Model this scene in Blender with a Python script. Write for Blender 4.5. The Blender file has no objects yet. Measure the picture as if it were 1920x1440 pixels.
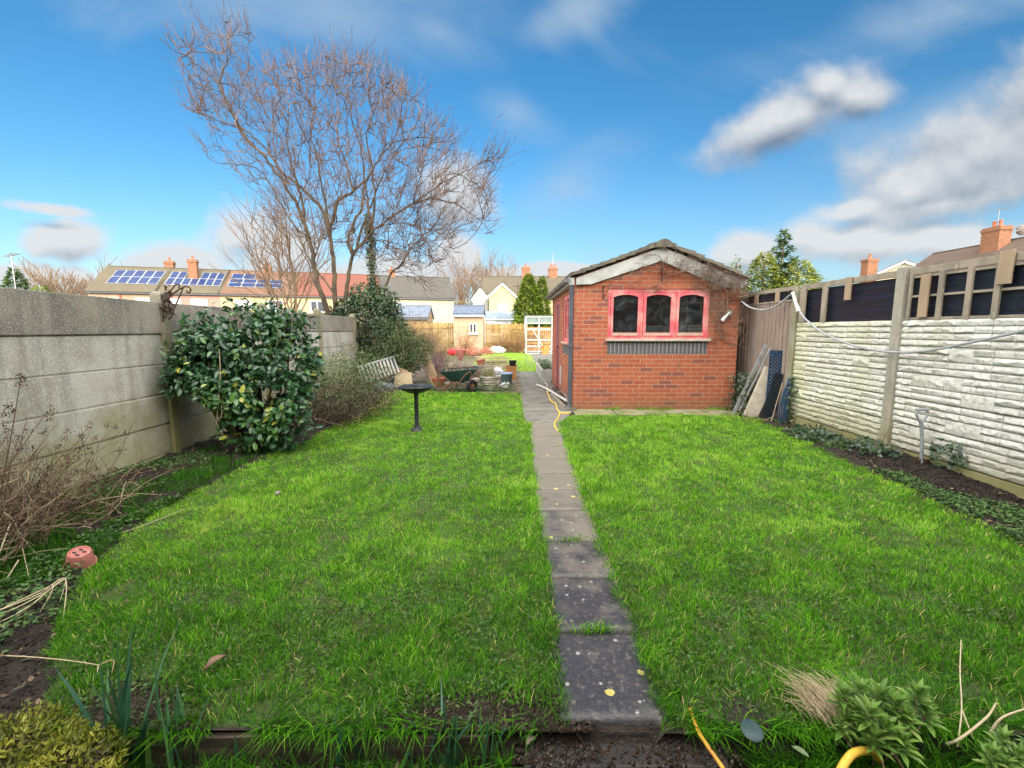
import bpy, math, random
import numpy as np
from mathutils import Vector, Matrix
random.seed(7)
RNG = np.random.default_rng(11)
R = math.radians
C = bpy.context.scene.collection

# ---------------------------------------------------------------- camera
FPX, EYE, PITCH = 820.0, 1.42, math.atan(103 / 820)
cam_d = bpy.data.cameras.new("camera")
cam_d.sensor_width = 36.0
cam_d.lens = FPX / 1920 * 36
cam_d.clip_start = 0.05
cam_d.clip_end = 2000
cam = bpy.data.objects.new("camera", cam_d)
C.objects.link(cam)
cam.location = (0, 0, EYE)
cam.rotation_euler = (math.pi / 2 - PITCH, 0, 0)
bpy.context.scene.camera = cam
sc = bpy.context.scene
sc.view_settings.view_transform = 'Standard'
sc.view_settings.look = 'None'
sc.view_settings.gamma = 1
EXPO = 1.0
sc.view_settings.exposure = EXPO
sc.cycles.use_denoising = True
sc.cycles.max_bounces = 6
sc.cycles.diffuse_bounces = 3
sc.cycles.transparent_max_bounces = 12
sc.cycles.sample_clamp_indirect = 4

def ray(px, py):
    a = (px - 960) / FPX; b = (720 - py) / FPX
    c, s = math.cos(PITCH), math.sin(PITCH)
    return Vector((a, c + b * s, -s + b * c))
def H(px, py, z=0.0):          # point at height z seen at a spot of the survey photograph
    d = ray(px, py); k = (z - EYE) / d.z
    return Vector((d.x * k, d.y * k, z))
def P(px, py, Y):              # point at distance Y
    d = ray(px, py); k = Y / d.y
    return Vector((d.x * k, Y, EYE + d.z * k))

# ---------------------------------------------------------------- sun and sky
SUN_EL, SUN_AZ = 19.0, 162.0      # azimuth clockwise from +Y (the view direction)
saz, sel = R(SUN_AZ), R(SUN_EL)
sdir = Vector((math.sin(saz) * math.cos(sel), math.cos(saz) * math.cos(sel), math.sin(sel)))
sl = bpy.data.lights.new("sun", 'SUN')
sl.energy = 2.1; sl.angle = R(0.5); sl.color = (1.0, 0.90, 0.76)
so = bpy.data.objects.new("sun", sl); C.objects.link(so)
so.location = (0, -20, 30)
so.rotation_euler = (-sdir).to_track_quat('-Z', 'Y').to_euler()

world = bpy.data.worlds.new("World"); sc.world = world
world.use_nodes = True
W = world.node_tree; W.nodes.clear()
def wn(t, **k):
    n = W.nodes.new(t)
    for a, b in k.items(): setattr(n, a, b)
    return n
def wm(op, a, b=None, c=None, clamp=False):
    n = W.nodes.new('ShaderNodeMath'); n.operation = op; n.use_clamp = clamp
    for i, x in enumerate((a, b, c)):
        if x is None: continue
        if isinstance(x, (int, float)): n.inputs[i].default_value = x
        else: W.links.new(x, n.inputs[i])
    return n.outputs[0]
def wmix(f, a, b):
    n = W.nodes.new('ShaderNodeMix'); n.data_type = 'RGBA'; n.clamp_result = False
    for i, x in ((0, f), (6, a), (7, b)):
        if isinstance(x, (int, float)): n.inputs[i].default_value = x
        elif isinstance(x, tuple): n.inputs[i].default_value = (*x, 1)
        else: W.links.new(x, n.inputs[i])
    return n.outputs[2]
def wramp(f, lo, hi, a=0.0, b=1.0, smooth=True):
    n = W.nodes.new('ShaderNodeMapRange')
    n.interpolation_type = 'SMOOTHSTEP' if smooth else 'LINEAR'
    W.links.new(f, n.inputs[0])
    for i, x in zip((1, 2, 3, 4), (lo, hi, a, b)): n.inputs[i].default_value = x
    return n.outputs[0]
def build_sky():
    sky = wn('ShaderNodeTexSky', sky_type='NISHITA', sun_disc=False)
    sky.sun_elevation = sel; sky.sun_rotation = saz
    sky.air_density = 1.0; sky.dust_density = 0.4; sky.ozone_density = 2.5
    hsv = wn('ShaderNodeHueSaturation'); W.links.new(sky.outputs[0], hsv.inputs['Color'])
    hsv.inputs['Saturation'].default_value = 1.30; hsv.inputs['Value'].default_value = 0.93; hsv.inputs['Hue'].default_value = 0.494
    tc = wn('ShaderNodeTexCoord')
    sp = wn('ShaderNodeSeparateXYZ'); W.links.new(tc.outputs['Generated'], sp.inputs[0])
    x, y, z = sp.outputs
    yy = wm('MAXIMUM', y, 0.02)
    u = wm('DIVIDE', x, yy); v = wm('DIVIDE', z, yy)
    def uv(px, py):
        d = ray(px, py); return d.x / d.y, d.z / d.y
    # cumulus: centre x, y, half width, half height (photo units), tilt
    blobs = [(1810, 305, 260, 115, 24), (1950, 230, 190, 130, 30), (1730, 350, 180, 62, 16), (1620, 388, 110, 26, 12), (1760, 385, 190, 26, 10),
             (1470, 225, 190, 52, 24), (1548, 165, 60, 42, 10), (1620, 180, 85, 42, 0),
             (1590, 455, 165, 46, 0), (1400, 470, 90, 40, 0), (1800, 450, 220, 42, 0),
             (130, 450, 85, 42, 0), (95, 392, 85, 13, -8), (310, 490, 130, 36, 0), (450, 440, 90, 55, 20),
             (860, 370, 70, 75, 60), (850, 475, 62, 60, 0), (700, 520, 190, 46, 0), (520, 480, 90, 60, 0), (980, 520, 150, 22, 0),
             (30, 520, 170, 28, 0), (1050, 505, 90, 16, 0)]
    def field(dv):
        vv = wm('ADD', v, dv) if dv else v
        best = None
        for cx, cy, a, b, ang in blobs:
            u0, v0 = uv(cx, cy); A = a / FPX; B = b / FPX
            c, s = math.cos(R(ang)), math.sin(R(ang))
            du = wm('SUBTRACT', u, u0); dw = wm('SUBTRACT', vv, v0)
            p = wm('MULTIPLY', wm('ADD', wm('MULTIPLY', du, c), wm('MULTIPLY', dw, s)), 1 / A)
            q = wm('MULTIPLY', wm('SUBTRACT', wm('MULTIPLY', dw, c), wm('MULTIPLY', du, s)), 1 / B)
            r = wm('SQRT', wm('ADD', wm('MULTIPLY', p, p), wm('MULTIPLY', q, q)))
            m = wm('SUBTRACT', 1.0, r)
            best = m if best is None else wm('SMOOTH_MAX', best, m, 0.25)
        cb = wn('ShaderNodeCombineXYZ'); W.links.new(u, cb.inputs[0]); W.links.new(wm('MULTIPLY', vv, 1.15), cb.inputs[1])
        nz = wn('ShaderNodeTexNoise'); W.links.new(cb.outputs[0], nz.inputs['Vector'])
        nz.inputs['Scale'].default_value = 6.5; nz.inputs['Detail'].default_value = 8; nz.inputs['Roughness'].default_value = 0.52
        nz.inputs['Distortion'].default_value = 0.0
        n2 = wm('MULTIPLY', wm('SUBTRACT', nz.outputs[0], 0.5), 2.2)
        return wm('ADD', wm('MULTIPLY', best, 1.25), n2), nz.outputs[0]
    D, nz = field(0); D2, _ = field(0.035)
    front = wramp(y, 0.05, 0.2)
    tt = wm('DIVIDE', wm('ADD', D, wramp(v, 0.05, 0.30, 0.12, 0.30)), wramp(v, 0.05, 0.30, 0.55, 1.05), clamp=True)
    dens = wm('MULTIPLY', wm('MULTIPLY', wm('MULTIPLY', tt, tt), wm('SUBTRACT', 3.0, wm('MULTIPLY', tt, 2.0))), front)
    lit = wm('ADD', wm('MULTIPLY', wm('SUBTRACT', D, D2), 0.62), wramp(v, 0.10, 0.42, 1.0, 0.50), clamp=True)
    # bank of thin high cloud at the top, and wisps
    cw = wn('ShaderNodeCombineXYZ'); W.links.new(wm('ADD', wm('MULTIPLY', u, 1.0), wm('MULTIPLY', v, 0.8)), cw.inputs[0])
    W.links.new(wm('SUBTRACT', wm('MULTIPLY', v, 1.6), wm('MULTIPLY', u, 0.2)), cw.inputs[1]); cw.inputs[2].default_value = 3.3
    nw = wn('ShaderNodeTexNoise'); W.links.new(cw.outputs[0], nw.inputs['Vector'])
    nw.inputs['Scale'].default_value = 2.1; nw.inputs['Detail'].default_value = 9; nw.inputs['Roughness'].default_value = 0.5
    nw.inputs['Distortion'].default_value = 0.6
    def soft(cx, cy, a, b, ang):
        u0, v0 = uv(cx, cy); c, s = math.cos(R(ang)), math.sin(R(ang))
        du = wm('SUBTRACT', u, u0); dw = wm('SUBTRACT', v, v0)
        p = wm('MULTIPLY', wm('ADD', wm('MULTIPLY', du, c), wm('MULTIPLY', dw, s)), FPX / a)
        q = wm('MULTIPLY', wm('SUBTRACT', wm('MULTIPLY', dw, c), wm('MULTIPLY', du, s)), FPX / b)
        return wm('SUBTRACT', 1.0, wm('SQRT', wm('ADD', wm('MULTIPLY', p, p), wm('MULTIPLY', q, q))))
    tops = None
    for t in ((600, -10, 460, 130, -4), (820, 60, 190, 80, -30), (1720, 40, 300, 70, 14), (1080, 20, 160, 55, 25), (1060, 345, 130, 75, 25), (1750, 250, 280, 130, 20), (960, 210, 130, 60, -30), (1150, 560, 900, 120, 0)):
        m = soft(*t); tops = m if tops is None else wm('SMOOTH_MAX', tops, m, 0.3)
    wisp = wm('MULTIPLY', wm('MULTIPLY', wramp(wm('ADD', tops, wm('MULTIPLY', wm('SUBTRACT', nw.outputs[0], 0.5), 2.4)), -0.05, 1.2), 0.62), front)
    E = 1 / (2 ** EXPO * 0.1)
    bright = (0.78 * E, 0.80 * E, 0.82 * E); dark = (0.20 * E, 0.27 * E, 0.38 * E)
    # pale air low over the horizon
    lowf = wramp(v, 0.0, 0.42, 0.42, 0.0)
    base = wmix(wm('MULTIPLY', lowf, front), hsv.outputs[0], (0.44 * E, 0.66 * E, 0.84 * E))
    col = wmix(wisp, base, (0.50 * E, 0.62 * E, 0.74 * E))
    ccol = wmix(lit, dark, bright)
    col = wmix(wm('MULTIPLY', dens, 0.96), col, ccol)
    # unseen bright cloud overhead and behind the camera, added as soft fill light
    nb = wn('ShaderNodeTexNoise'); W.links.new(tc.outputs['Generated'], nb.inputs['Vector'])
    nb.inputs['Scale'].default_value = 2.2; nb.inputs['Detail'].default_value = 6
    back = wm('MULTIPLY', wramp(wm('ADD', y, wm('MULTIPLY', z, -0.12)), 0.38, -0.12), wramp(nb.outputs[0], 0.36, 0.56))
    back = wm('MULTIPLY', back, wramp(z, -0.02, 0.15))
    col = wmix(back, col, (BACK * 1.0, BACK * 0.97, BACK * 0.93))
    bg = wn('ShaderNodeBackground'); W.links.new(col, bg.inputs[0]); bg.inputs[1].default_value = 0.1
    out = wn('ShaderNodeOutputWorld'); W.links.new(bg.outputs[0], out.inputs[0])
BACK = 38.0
build_sky()
world.cycles.sampling_method = 'MANUAL'
world.cycles.sample_map_resolution = 1024

# ---------------------------------------------------------------- noise in numpy
def _h(ix, iy, s):
    n = np.sin(ix * 127.1 + iy * 311.7 + s * 74.7) * 43758.5453
    return n - np.floor(n)
def vnoise(x, y, s=0):
    ix = np.floor(x); iy = np.floor(y); fx = x - ix; fy = y - iy
    fx = fx * fx * (3 - 2 * fx); fy = fy * fy * (3 - 2 * fy)
    a = _h(ix, iy, s); b = _h(ix + 1, iy, s); c = _h(ix, iy + 1, s); d = _h(ix + 1, iy + 1, s)
    return a + (b - a) * fx + (c - a) * fy + (a - b - c + d) * fx * fy
def fbm(x, y, s=0, o=4):
    x = np.asarray(x, float); y = np.asarray(y, float)
    t = 0; a = .5; n = 0
    for k in range(o):
        t = t + a * vnoise(x * 2 ** k, y * 2 ** k, s + k * 3.1); n += a; a *= .5
    return t / n

# ---------------------------------------------------------------- materials
MATS = {}
def _base(name):
    m = bpy.data.materials.new(name); m.use_nodes = True
    nt = m.node_tree; nt.nodes.clear()
    o = nt.nodes.new('ShaderNodeOutputMaterial'); b = nt.nodes.new('ShaderNodeBsdfPrincipled')
    nt.links.new(b.outputs[0], o.inputs[0])
    return m, nt, b, o
class NT:
    def __init__(s, nt): s.nt = nt
    def n(s, t, **k):
        n = s.nt.nodes.new(t)
        for a, b in k.items(): setattr(n, a, b)
        return n
    def l(s, a, b): s.nt.links.new(a, b)
    def m(s, op, a, b=None, c=None, clamp=False):
        n = s.nt.nodes.new('ShaderNodeMath'); n.operation = op; n.use_clamp = clamp
        for i, x in enumerate((a, b, c)):
            if x is None: continue
            if isinstance(x, (int, float)): n.inputs[i].default_value = x
            else: s.l(x, n.inputs[i])
        return n.outputs[0]
    def mix(s, f, a, b, mode='MIX'):
        n = s.nt.nodes.new('ShaderNodeMix'); n.data_type = 'RGBA'; n.blend_type = mode
        for i, x in ((0, f), (6, a), (7, b)):
            if isinstance(x, (int, float)): n.inputs[i].default_value = x
            elif isinstance(x, tuple): n.inputs[i].default_value = (*x, 1)
            else: s.l(x, n.inputs[i])
        return n.outputs[2]
    def rng(s, f, lo, hi, a=0.0, b=1.0):
        n = s.nt.nodes.new('ShaderNodeMapRange'); n.interpolation_type = 'SMOOTHSTEP'
        s.l(f, n.inputs[0])
        for i, x in zip((1, 2, 3, 4), (lo, hi, a, b)): n.inputs[i].default_value = x
        return n.outputs[0]
    def noise(s, vec, scale, detail=5, rough=.55, dist=0.0, stretch=None):
        if stretch:
            mp = s.n('ShaderNodeMapping'); mp.inputs['Scale'].default_value = stretch
            s.l(vec, mp.inputs[0]); vec = mp.outputs[0]
        n = s.n('ShaderNodeTexNoise'); s.l(vec, n.inputs['Vector'])
        n.inputs['Scale'].default_value = scale; n.inputs['Detail'].default_value = detail
        n.inputs['Roughness'].default_value = rough; n.inputs['Distortion'].default_value = dist
        return n.outputs[0]
    def bump(s, h, b, strength=.3, dist=.01):
        n = s.n('ShaderNodeBump'); n.inputs['Strength'].default_value = strength; n.inputs['Distance'].default_value = dist
        s.l(h, n.inputs['Height']); s.l(n.outputs[0], b.inputs['Normal'])
def dk(c, k): return tuple(x * k for x in c)
def M(name, c, c2=None, scale=6, rough=.75, bump=.25, bd=.006, metal=0, lo=.35, hi=.65, stretch=None, c3=None, s3=40, spec=.4, lo3=.58, hi3=.7):
    if name in MATS: return MATS[name]
    m, nt, b, o = _base(name); t = NT(nt)
    pos = t.n('ShaderNodeNewGeometry').outputs['Position']
    if c2 is None: c2 = dk(c, .65)
    f = t.noise(pos, scale, 6, .6, 0, stretch)
    col = t.mix(t.rng(f, lo, hi), c, c2)
    g = t.noise(pos, s3, 4, .6, 0, stretch)
    if c3: col = t.mix(t.rng(g, lo3, hi3), col, c3)
    else: col = t.mix(t.rng(g, .3, .7, 0, .25), col, dk(c, .7))
    t.l(col, b.inputs['Base Color'])
    b.inputs['Roughness'].default_value = rough; b.inputs['Metallic'].default_value = metal
    b.inputs['Specular IOR Level'].default_value = spec
    if bump: t.bump(t.m('ADD', f, t.m('MULTIPLY', g, .5)), b, bump, bd)
    MATS[name] = m
    return m
def leafmat(name, cols, rough=.45, trans=.25, spec=.5, attr='rnd'):
    if name in MATS: return MATS[name]
    m, nt, b, o = _base(name); t = NT(nt)
    a = t.n('ShaderNodeAttribute', attribute_name=attr)
    r = t.n('ShaderNodeValToRGB'); el = r.color_ramp.elements
    while len(el) < len(cols): el.new(.5)
    for i, c in enumerate(cols):
        el[i].position = i / (len(cols) - 1); el[i].color = (*c, 1)
    t.l(a.outputs['Fac'], r.inputs[0]); t.l(r.outputs[0], b.inputs['Base Color'])
    b.inputs['Roughness'].default_value = rough; b.inputs['Specular IOR Level'].default_value = spec
    if trans:
        tr = t.n('ShaderNodeBsdfTranslucent'); t.l(r.outputs[0], tr.inputs[0])
        mx = t.n('ShaderNodeMixShader'); mx.inputs[0].default_value = trans
        t.l(b.outputs[0], mx.inputs[1]); t.l(tr.outputs[0], mx.inputs[2]); t.l(mx.outputs[0], o.inputs[0])
    MATS[name] = m
    return m

# ---------------------------------------------------------------- objects
def tag(o, label=None, cat=None, group=None, kind=None):
    if label: o['label'] = label
    if cat: o['category'] = cat
    if group: o['group'] = group
    if kind: o['kind'] = kind
    return o
def thing(name, label, cat, loc=(0, 0, 0), group=None, rotz=0):
    o = bpy.data.objects.new(name, None); C.objects.link(o)
    o.empty_display_size = .2
    o.location = loc; o.rotation_euler = (0, 0, rotz)
    return tag(o, label, cat, group)
def _link(name, me, mat, parent, origin):
    o = bpy.data.objects.new(name, me); C.objects.link(o)
    if mat: me.materials.append(mat)
    if parent is not None: o.parent = parent
    elif origin is not None: o.location = origin
    return o
def _off(parent, origin):
    """world offset removed from the vertices: they are written in world space unless the parent says local"""
    if parent is not None:
        if parent.get('_loc'): return Vector((0, 0, 0))
        p = parent; t = Vector((0, 0, 0))
        while p is not None: t += p.location; p = p.parent
        return t
    return Vector(origin) if origin is not None else Vector((0, 0, 0))
class MB:
    def __init__(s): s.v = []; s.f = []
    def add(s, vs, fs):
        n = len(s.v); s.v += [tuple(p) for p in vs]; s.f += [tuple(i + n for i in f) for f in fs]; return s
    def box(s, c, size, rot=None):
        x, y, z = (k / 2 for k in size); c = Vector(c)
        vs = [Vector((a * x, b * y, d * z)) for a in (-1, 1) for b in (-1, 1) for d in (-1, 1)]
        if rot is not None: vs = [rot @ p for p in vs]
        return s.add([p + c for p in vs], [(0, 1, 3, 2), (4, 6, 7, 5), (0, 4, 5, 1), (2, 3, 7, 6), (0, 2, 6, 4), (1, 5, 7, 3)])
    def bx(s, x0, x1, y0, y1, z0, z1):
        return s.box(((x0 + x1) / 2, (y0 + y1) / 2, (z0 + z1) / 2), (abs(x1 - x0), abs(y1 - y0), abs(z1 - z0)))
    def beam(s, p, q, w, h, up=(0, 0, 1)):
        p = Vector(p); q = Vector(q); d = (q - p); L = d.length; d.normalize()
        up = Vector(up); sd = d.cross(up)
        if sd.length < 1e-4: sd = d.cross(Vector((0, 1, 0)))
        sd.normalize(); u = sd.cross(d).normalized()
        rot = Matrix((sd, d, u)).transposed()
        return s.box((p + q) / 2, (w, L, h), rot)
    def prism(s, poly, dvec):
        n = len(poly); dv = Vector(dvec)
        a = [Vector(p) for p in poly]; b = [p + dv for p in a]
        return s.add(a + b, [tuple(range(n))[::-1], tuple(range(n, 2 * n))] + [(i, (i + 1) % n, n + (i + 1) % n, n + i) for i in range(n)])
    def lathe(s, prof, c=(0, 0, 0), n=24, rot=None, sx=1, sy=1, cap=True):
        c = Vector(c); vs = []; fs = []
        for r, z in prof:
            for k in range(n):
                a = 2 * math.pi * k / n; p = Vector((r * math.cos(a) * sx, r * math.sin(a) * sy, z))
                if rot is not None: p = rot @ p
                vs.append(p + c)
        m = len(prof)
        for i in range(m - 1):
            for k in range(n):
                fs.append((i * n + k, i * n + (k + 1) % n, (i + 1) * n + (k + 1) % n, (i + 1) * n + k))
        if cap: fs.append(tuple(range(n))[::-1]); fs.append(tuple((m - 1) * n + k for k in range(n)))
        return s.add(vs, fs)
    def tube(s, pts, rad, n=8, cap=True):
        pts = [Vector(p) for p in pts]; m = len(pts)
        if isinstance(rad, (int, float)): rad = [rad] * m
        t0 = (pts[1] - pts[0]).normalized()
        ref = Vector((0, 0, 1)) if abs(t0.z) < .9 else Vector((1, 0, 0))
        a = t0.cross(ref).normalized(); vs = []; fs = []
        for i in range(m):
            t = (pts[min(i + 1, m - 1)] - pts[max(i - 1, 0)])
            t = t.normalized() if t.length > 1e-9 else t0
            a = a - t * a.dot(t)
            a = a.normalized() if a.length > 1e-6 else t.orthogonal().normalized()
            b = t.cross(a)
            for k in range(n):
                g = 2 * math.pi * k / n; vs.append(pts[i] + (a * math.cos(g) + b * math.sin(g)) * rad[i])
        for i in range(m - 1):
            for k in range(n): fs.append((i * n + k, i * n + (k + 1) % n, (i + 1) * n + (k + 1) % n, (i + 1) * n + k))
        if cap: fs.append(tuple(range(n))[::-1]); fs.append(tuple((m - 1) * n + k for k in range(n)))
        return s.add(vs, fs)
    def build(s, name, mat, parent=None, smooth=False, bevel=0, origin=None, seg=2):
        off = _off(parent, origin)
        me = bpy.data.meshes.new(name)
        me.from_pydata([(p[0] - off.x, p[1] - off.y, p[2] - off.z) for p in s.v], [], s.f)
        me.update()
        o = _link(name, me, mat, parent, origin)
        if smooth:
            me.polygons.foreach_set('use_smooth', [True] * len(me.polygons))
            try: me.set_sharp_from_angle(angle=R(40))
            except Exception: pass
        if bevel:
            b = o.modifiers.new('bevel', 'BEVEL'); b.width = bevel; b.segments = seg; b.limit_method = 'ANGLE'; b.angle_limit = R(35)
        return o
def spline(pts, per=8):
    pts = [Vector(p) for p in pts]; out = []
    q = [pts[0] * 2 - pts[1]] + pts + [pts[-1] * 2 - pts[-2]]
    for i in range(1, len(q) - 2):
        for k in range(per):
            t = k / per
            out.append(.5 * ((2 * q[i]) + (q[i + 1] - q[i - 1]) * t + (2 * q[i - 1] - 5 * q[i] + 4 * q[i + 1] - q[i + 2]) * t * t + (3 * q[i] - q[i - 1] - 3 * q[i + 1] + q[i + 2]) * t ** 3))
    out.append(pts[-1]); return out
def mesh_np(name, V, faces, mat, parent=None, origin=None, attr=None, smooth=False):
    """faces: list of int arrays (n,k) of equal k each"""
    off = _off(parent, origin)
    V = np.asarray(V, np.float32) - np.array([off.x, off.y, off.z], np.float32)
    me = bpy.data.meshes.new(name)
    me.vertices.add(len(V)); me.vertices.foreach_set('co', V.ravel())
    idx = np.concatenate([f.ravel() for f in faces]).astype(np.int32)
    tot = np.concatenate([np.full(len(f), f.shape[1]) for f in faces]).astype(np.int32)
    st = np.concatenate([[0], np.cumsum(tot)[:-1]]).astype(np.int32)
    me.loops.add(len(idx)); me.loops.foreach_set('vertex_index', idx)
    me.polygons.add(len(tot)); me.polygons.foreach_set('loop_start', st)
    me.update(calc_edges=True)
    if smooth: me.polygons.foreach_set('use_smooth', np.ones(len(tot), bool))
    if attr is not None:
        for k, a in (attr.items() if isinstance(attr, dict) else (('rnd', attr),)):
            at = me.attributes.new(k, 'FLOAT', 'POINT'); at.data.foreach_set('value', np.asarray(a, np.float32))
    return _link(name, me, mat, parent, origin)
LEAF = {
 'oval': (np.array([(0, 0, 0), (.28, .36, .07), (.28, -.36, .07), (.68, .36, .05), (.68, -.36, .05), (1, 0, -.10), (.3, 0, -.01), (.68, 0, -.03)]),
          [np.array([(0, 6, 1), (0, 2, 6), (3, 7, 5), (7, 4, 5)]), np.array([(1, 6, 7, 3), (6, 2, 4, 7)])]),
 'lance': (np.array([(0, 0, 0), (.45, .5, .04), (.45, -.5, .04), (1, 0, -.06)]), [np.array([(0, 2, 3, 1)])]),
 'ivy': (np.array([(0, 0, 0), (-.1, .45, .0), (.35, .5, .03), (.5, .22, .02), (1, 0, -.05), (.5, -.22, .02), (.35, -.5, .03), (-.1, -.45, 0)]), [np.array([(0, 7, 6, 5), (0, 5, 4, 3), (0, 3, 2, 1)])]),
}
def nrmz(a): return a / np.maximum(np.linalg.norm(a, axis=1, keepdims=True), 1e-9)
def leaves(name, pos, ax, nr, L, Wd, rnd, mat, kind='oval', parent=None, origin=None, smooth=False):
    T, F = LEAF[kind]; N = len(pos)
    ax = nrmz(ax); nr = nrmz(nr - ax * (nr * ax).sum(1, keepdims=True)); sd = np.cross(nr, ax)
    L = np.broadcast_to(L, (N,)); Wd = np.broadcast_to(Wd, (N,))
    V = pos[:, None, :] + ax[:, None, :] * (T[None, :, 0:1] * L[:, None, None]) + sd[:, None, :] * (T[None, :, 1:2] * Wd[:, None, None]) + nr[:, None, :] * (T[None, :, 2:3] * L[:, None, None])
    k = len(T); faces = [(f[None] + (np.arange(N) * k)[:, None, None]).reshape(-1, f.shape[1]) for f in F]
    return mesh_np(name, V.reshape(-1, 3), faces, mat, parent, origin, np.repeat(rnd, k), smooth)
def rdir(n): return nrmz(RNG.normal(size=(n, 3)))
def tubes(name, lines, mat, parent=None, sides=4, origin=None, rnd=None):
    """lines: list of (pts (k,3) array, radii (k,))"""
    VV = []; FF = []; AA = []; base = 0; ang = np.arange(sides) * 2 * np.pi / sides
    ca, sa = np.cos(ang), np.sin(ang); cache = {}
    for i, (p, r) in enumerate(lines):
        p = np.asarray(p, float); k = len(p); r = np.broadcast_to(r, (k,))
        t = np.gradient(p, axis=0); t = nrmz(t)
        ref = np.array([0, 0, 1.]) if abs(t[0][2]) < .8 else np.array([1., 0, 0])
        a = nrmz(np.cross(t, ref)); b = np.cross(t, a)
        VV.append((p[:, None] + (a[:, None] * ca[None, :, None] + b[:, None] * sa[None, :, None]) * r[:, None, None]).reshape(-1, 3))
        if k not in cache:
            f = []
            for j in range(k - 1):
                for q in range(sides): f.append((j * sides + q, j * sides + (q + 1) % sides, (j + 1) * sides + (q + 1) % sides, (j + 1) * sides + q))
            cache[k] = np.array(f)
        FF.append(cache[k] + base); base += k * sides
        AA.append(np.full(k * sides, RNG.random() if rnd is None else rnd[i]))
    return mesh_np(name, np.concatenate(VV), [np.concatenate(FF)], mat, parent, origin, np.concatenate(AA), True)
def blades(pos, ht, wd, lean, az, rnd, droop=.5):
    """grass-like strips: 7 vertices each"""
    N = len(pos)
    d = np.stack([np.cos(az), np.sin(az), np.zeros(N)], 1); s = np.stack([-np.sin(az + RNG.normal(0, .6, N)), np.cos(az), np.zeros(N)], 1)
    rows = []
    for t, w in ((0, 1.), (.4, .9), (.75, .6)):
        q = pos + d * (ht * lean * t ** 1.7)[:, None]; q[:, 2] += ht * (t - droop * lean * t * t * .7)
        rows += [q - s * (wd * w / 2)[:, None], q + s * (wd * w / 2)[:, None]]
    q = pos + d * (ht * lean)[:, None]; q[:, 2] += ht * (1 - droop * lean * .7); rows.append(q)
    V = np.stack(rows, 1).reshape(-1, 3)
    F4 = np.array([(0, 1, 3, 2), (2, 3, 5, 4)]); F3 = np.array([(4, 5, 6)]); o = (np.arange(N) * 7)[:, None, None]
    return V, [(F4[None] + o).reshape(-1, 4), (F3[None] + o).reshape(-1, 3)], np.repeat(rnd, 7)
# ================================================================ THE GROUND
XL = np.array([(1.41, -1.69), (1.69, -1.97), (2.04, -2.28), (2.38, -2.5), (2.91, -2.73), (3.6, -2.79), (4.5, -2.84), (5.8, -2.70), (6.66, -2.55), (8.2, -2.6), (9.85, -3.05)])
XR = np.array([(1.41, 3.3), (2.69, 3.40), (3.27, 3.5), (3.86, 3.61), (4.9, 3.75), (6.47, 4.0), (7.2, 4.1)])
PL = np.array([(1.38, .20), (6.5, .285), (6.54, .22), (8, .2), (11.9, .19), (14.6, .15)])
PR = np.array([(1.38, .56), (3.3, .58), (4.6, .63), (6.5, .70), (6.54, .75), (7.1, 1.0), (14.6, 1.0)])
ip = lambda T, y: np.interp(y, T[:, 0], T[:, 1])
def hgt(x, y): return .03 * (fbm(x * .7, y * .7, 5, 3) - .5)
def ground_patch(name, xs, ys, zf, mat, kind='structure'):
    X, Y = np.meshgrid(xs, ys); Z = zf(X, Y)
    V = np.stack([X, Y, Z], 2).reshape(-1, 3); n, m = len(ys), len(xs)
    i = np.arange(n - 1)[:, None] * m + np.arange(m - 1)[None]
    F = np.stack([i, i + 1, i + m + 1, i + m], 2).reshape(-1, 4)
    o = mesh_np(name, V, [F], mat, smooth=True, attr=bare_mask(X, Y).ravel() if name == 'lawn' else None); o['kind'] = kind; return o
m_far = M('field', (.10, .11, .03), (.07, .06, .035), .3, .95, 0)
mb = MB(); g0, g1 = -.16, -.035
xs = [-500, -60, -16, 16, 60, 500]
mb.add([(-500, -500, g0), (500, -500, g0), (500, 1.45, g0), (-500, 1.45, g0), (-500, 1.47, g1), (500, 1.47, g1), (500, 600, g1), (-500, 600, g1)],
       [(0, 1, 2, 3), (3, 2, 5, 4), (4, 5, 6, 7)])
tag(mb.build('ground', m_far), kind='structure')
m_soil = M('soil', (.016, .011, .009), (.034, .024, .018), 9, .95, 1.0, .04, s3=70, c3=(.075, .055, .036), lo3=.60, hi3=.70)
def lawnbase():
    m, nt, b, o = _base('lawn_base'); t = NT(nt); pos = t.n('ShaderNodeNewGeometry').outputs['Position']
    a = t.n('ShaderNodeAttribute', attribute_name='rnd').outputs['Fac']; f = t.noise(pos, 9, 6, .65); f2 = t.noise(pos, 70, 4)
    c = t.mix(t.rng(f, .4, .62), (.045, .095, .014), (.065, .065, .02)); c = t.mix(t.rng(f2, .5, .7), c, (.025, .04, .01))
    s = t.mix(t.rng(f2, .4, .65), (.018, .013, .010), (.05, .035, .025))
    t.l(t.mix(t.rng(t.m('ADD', a, t.m('MULTIPLY', t.m('SUBTRACT', f, .5), .9)), .25, .45), c, s), b.inputs['Base Color']); b.inputs['Roughness'].default_value = .95
    t.bump(t.m('ADD', f, f2), b, .8, .02); return m
m_lawnbase = lawnbase()
def bare_mask(x, y):
    return np.exp(-(((x + .10) / .27) ** 2 + ((y - 1.44) / .10) ** 2)) + .8 * np.exp(-(((x - .86) / .10) ** 2 + ((y - 1.46) / .08) ** 2)) + np.exp(-(((x + 1.42) / .16) ** 2 + ((y - 1.46) / .10) ** 2)) + .55 * np.exp(-((y - 1.38) / .035) ** 2)
soilz = lambda a: (lambda X, Y: -.012 + a * fbm(X * 11, Y * 11, 2, 5) + .05 * np.clip(fbm(X * 1.3, Y * 1.3, 9, 2) - .45, 0, 1))
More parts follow.
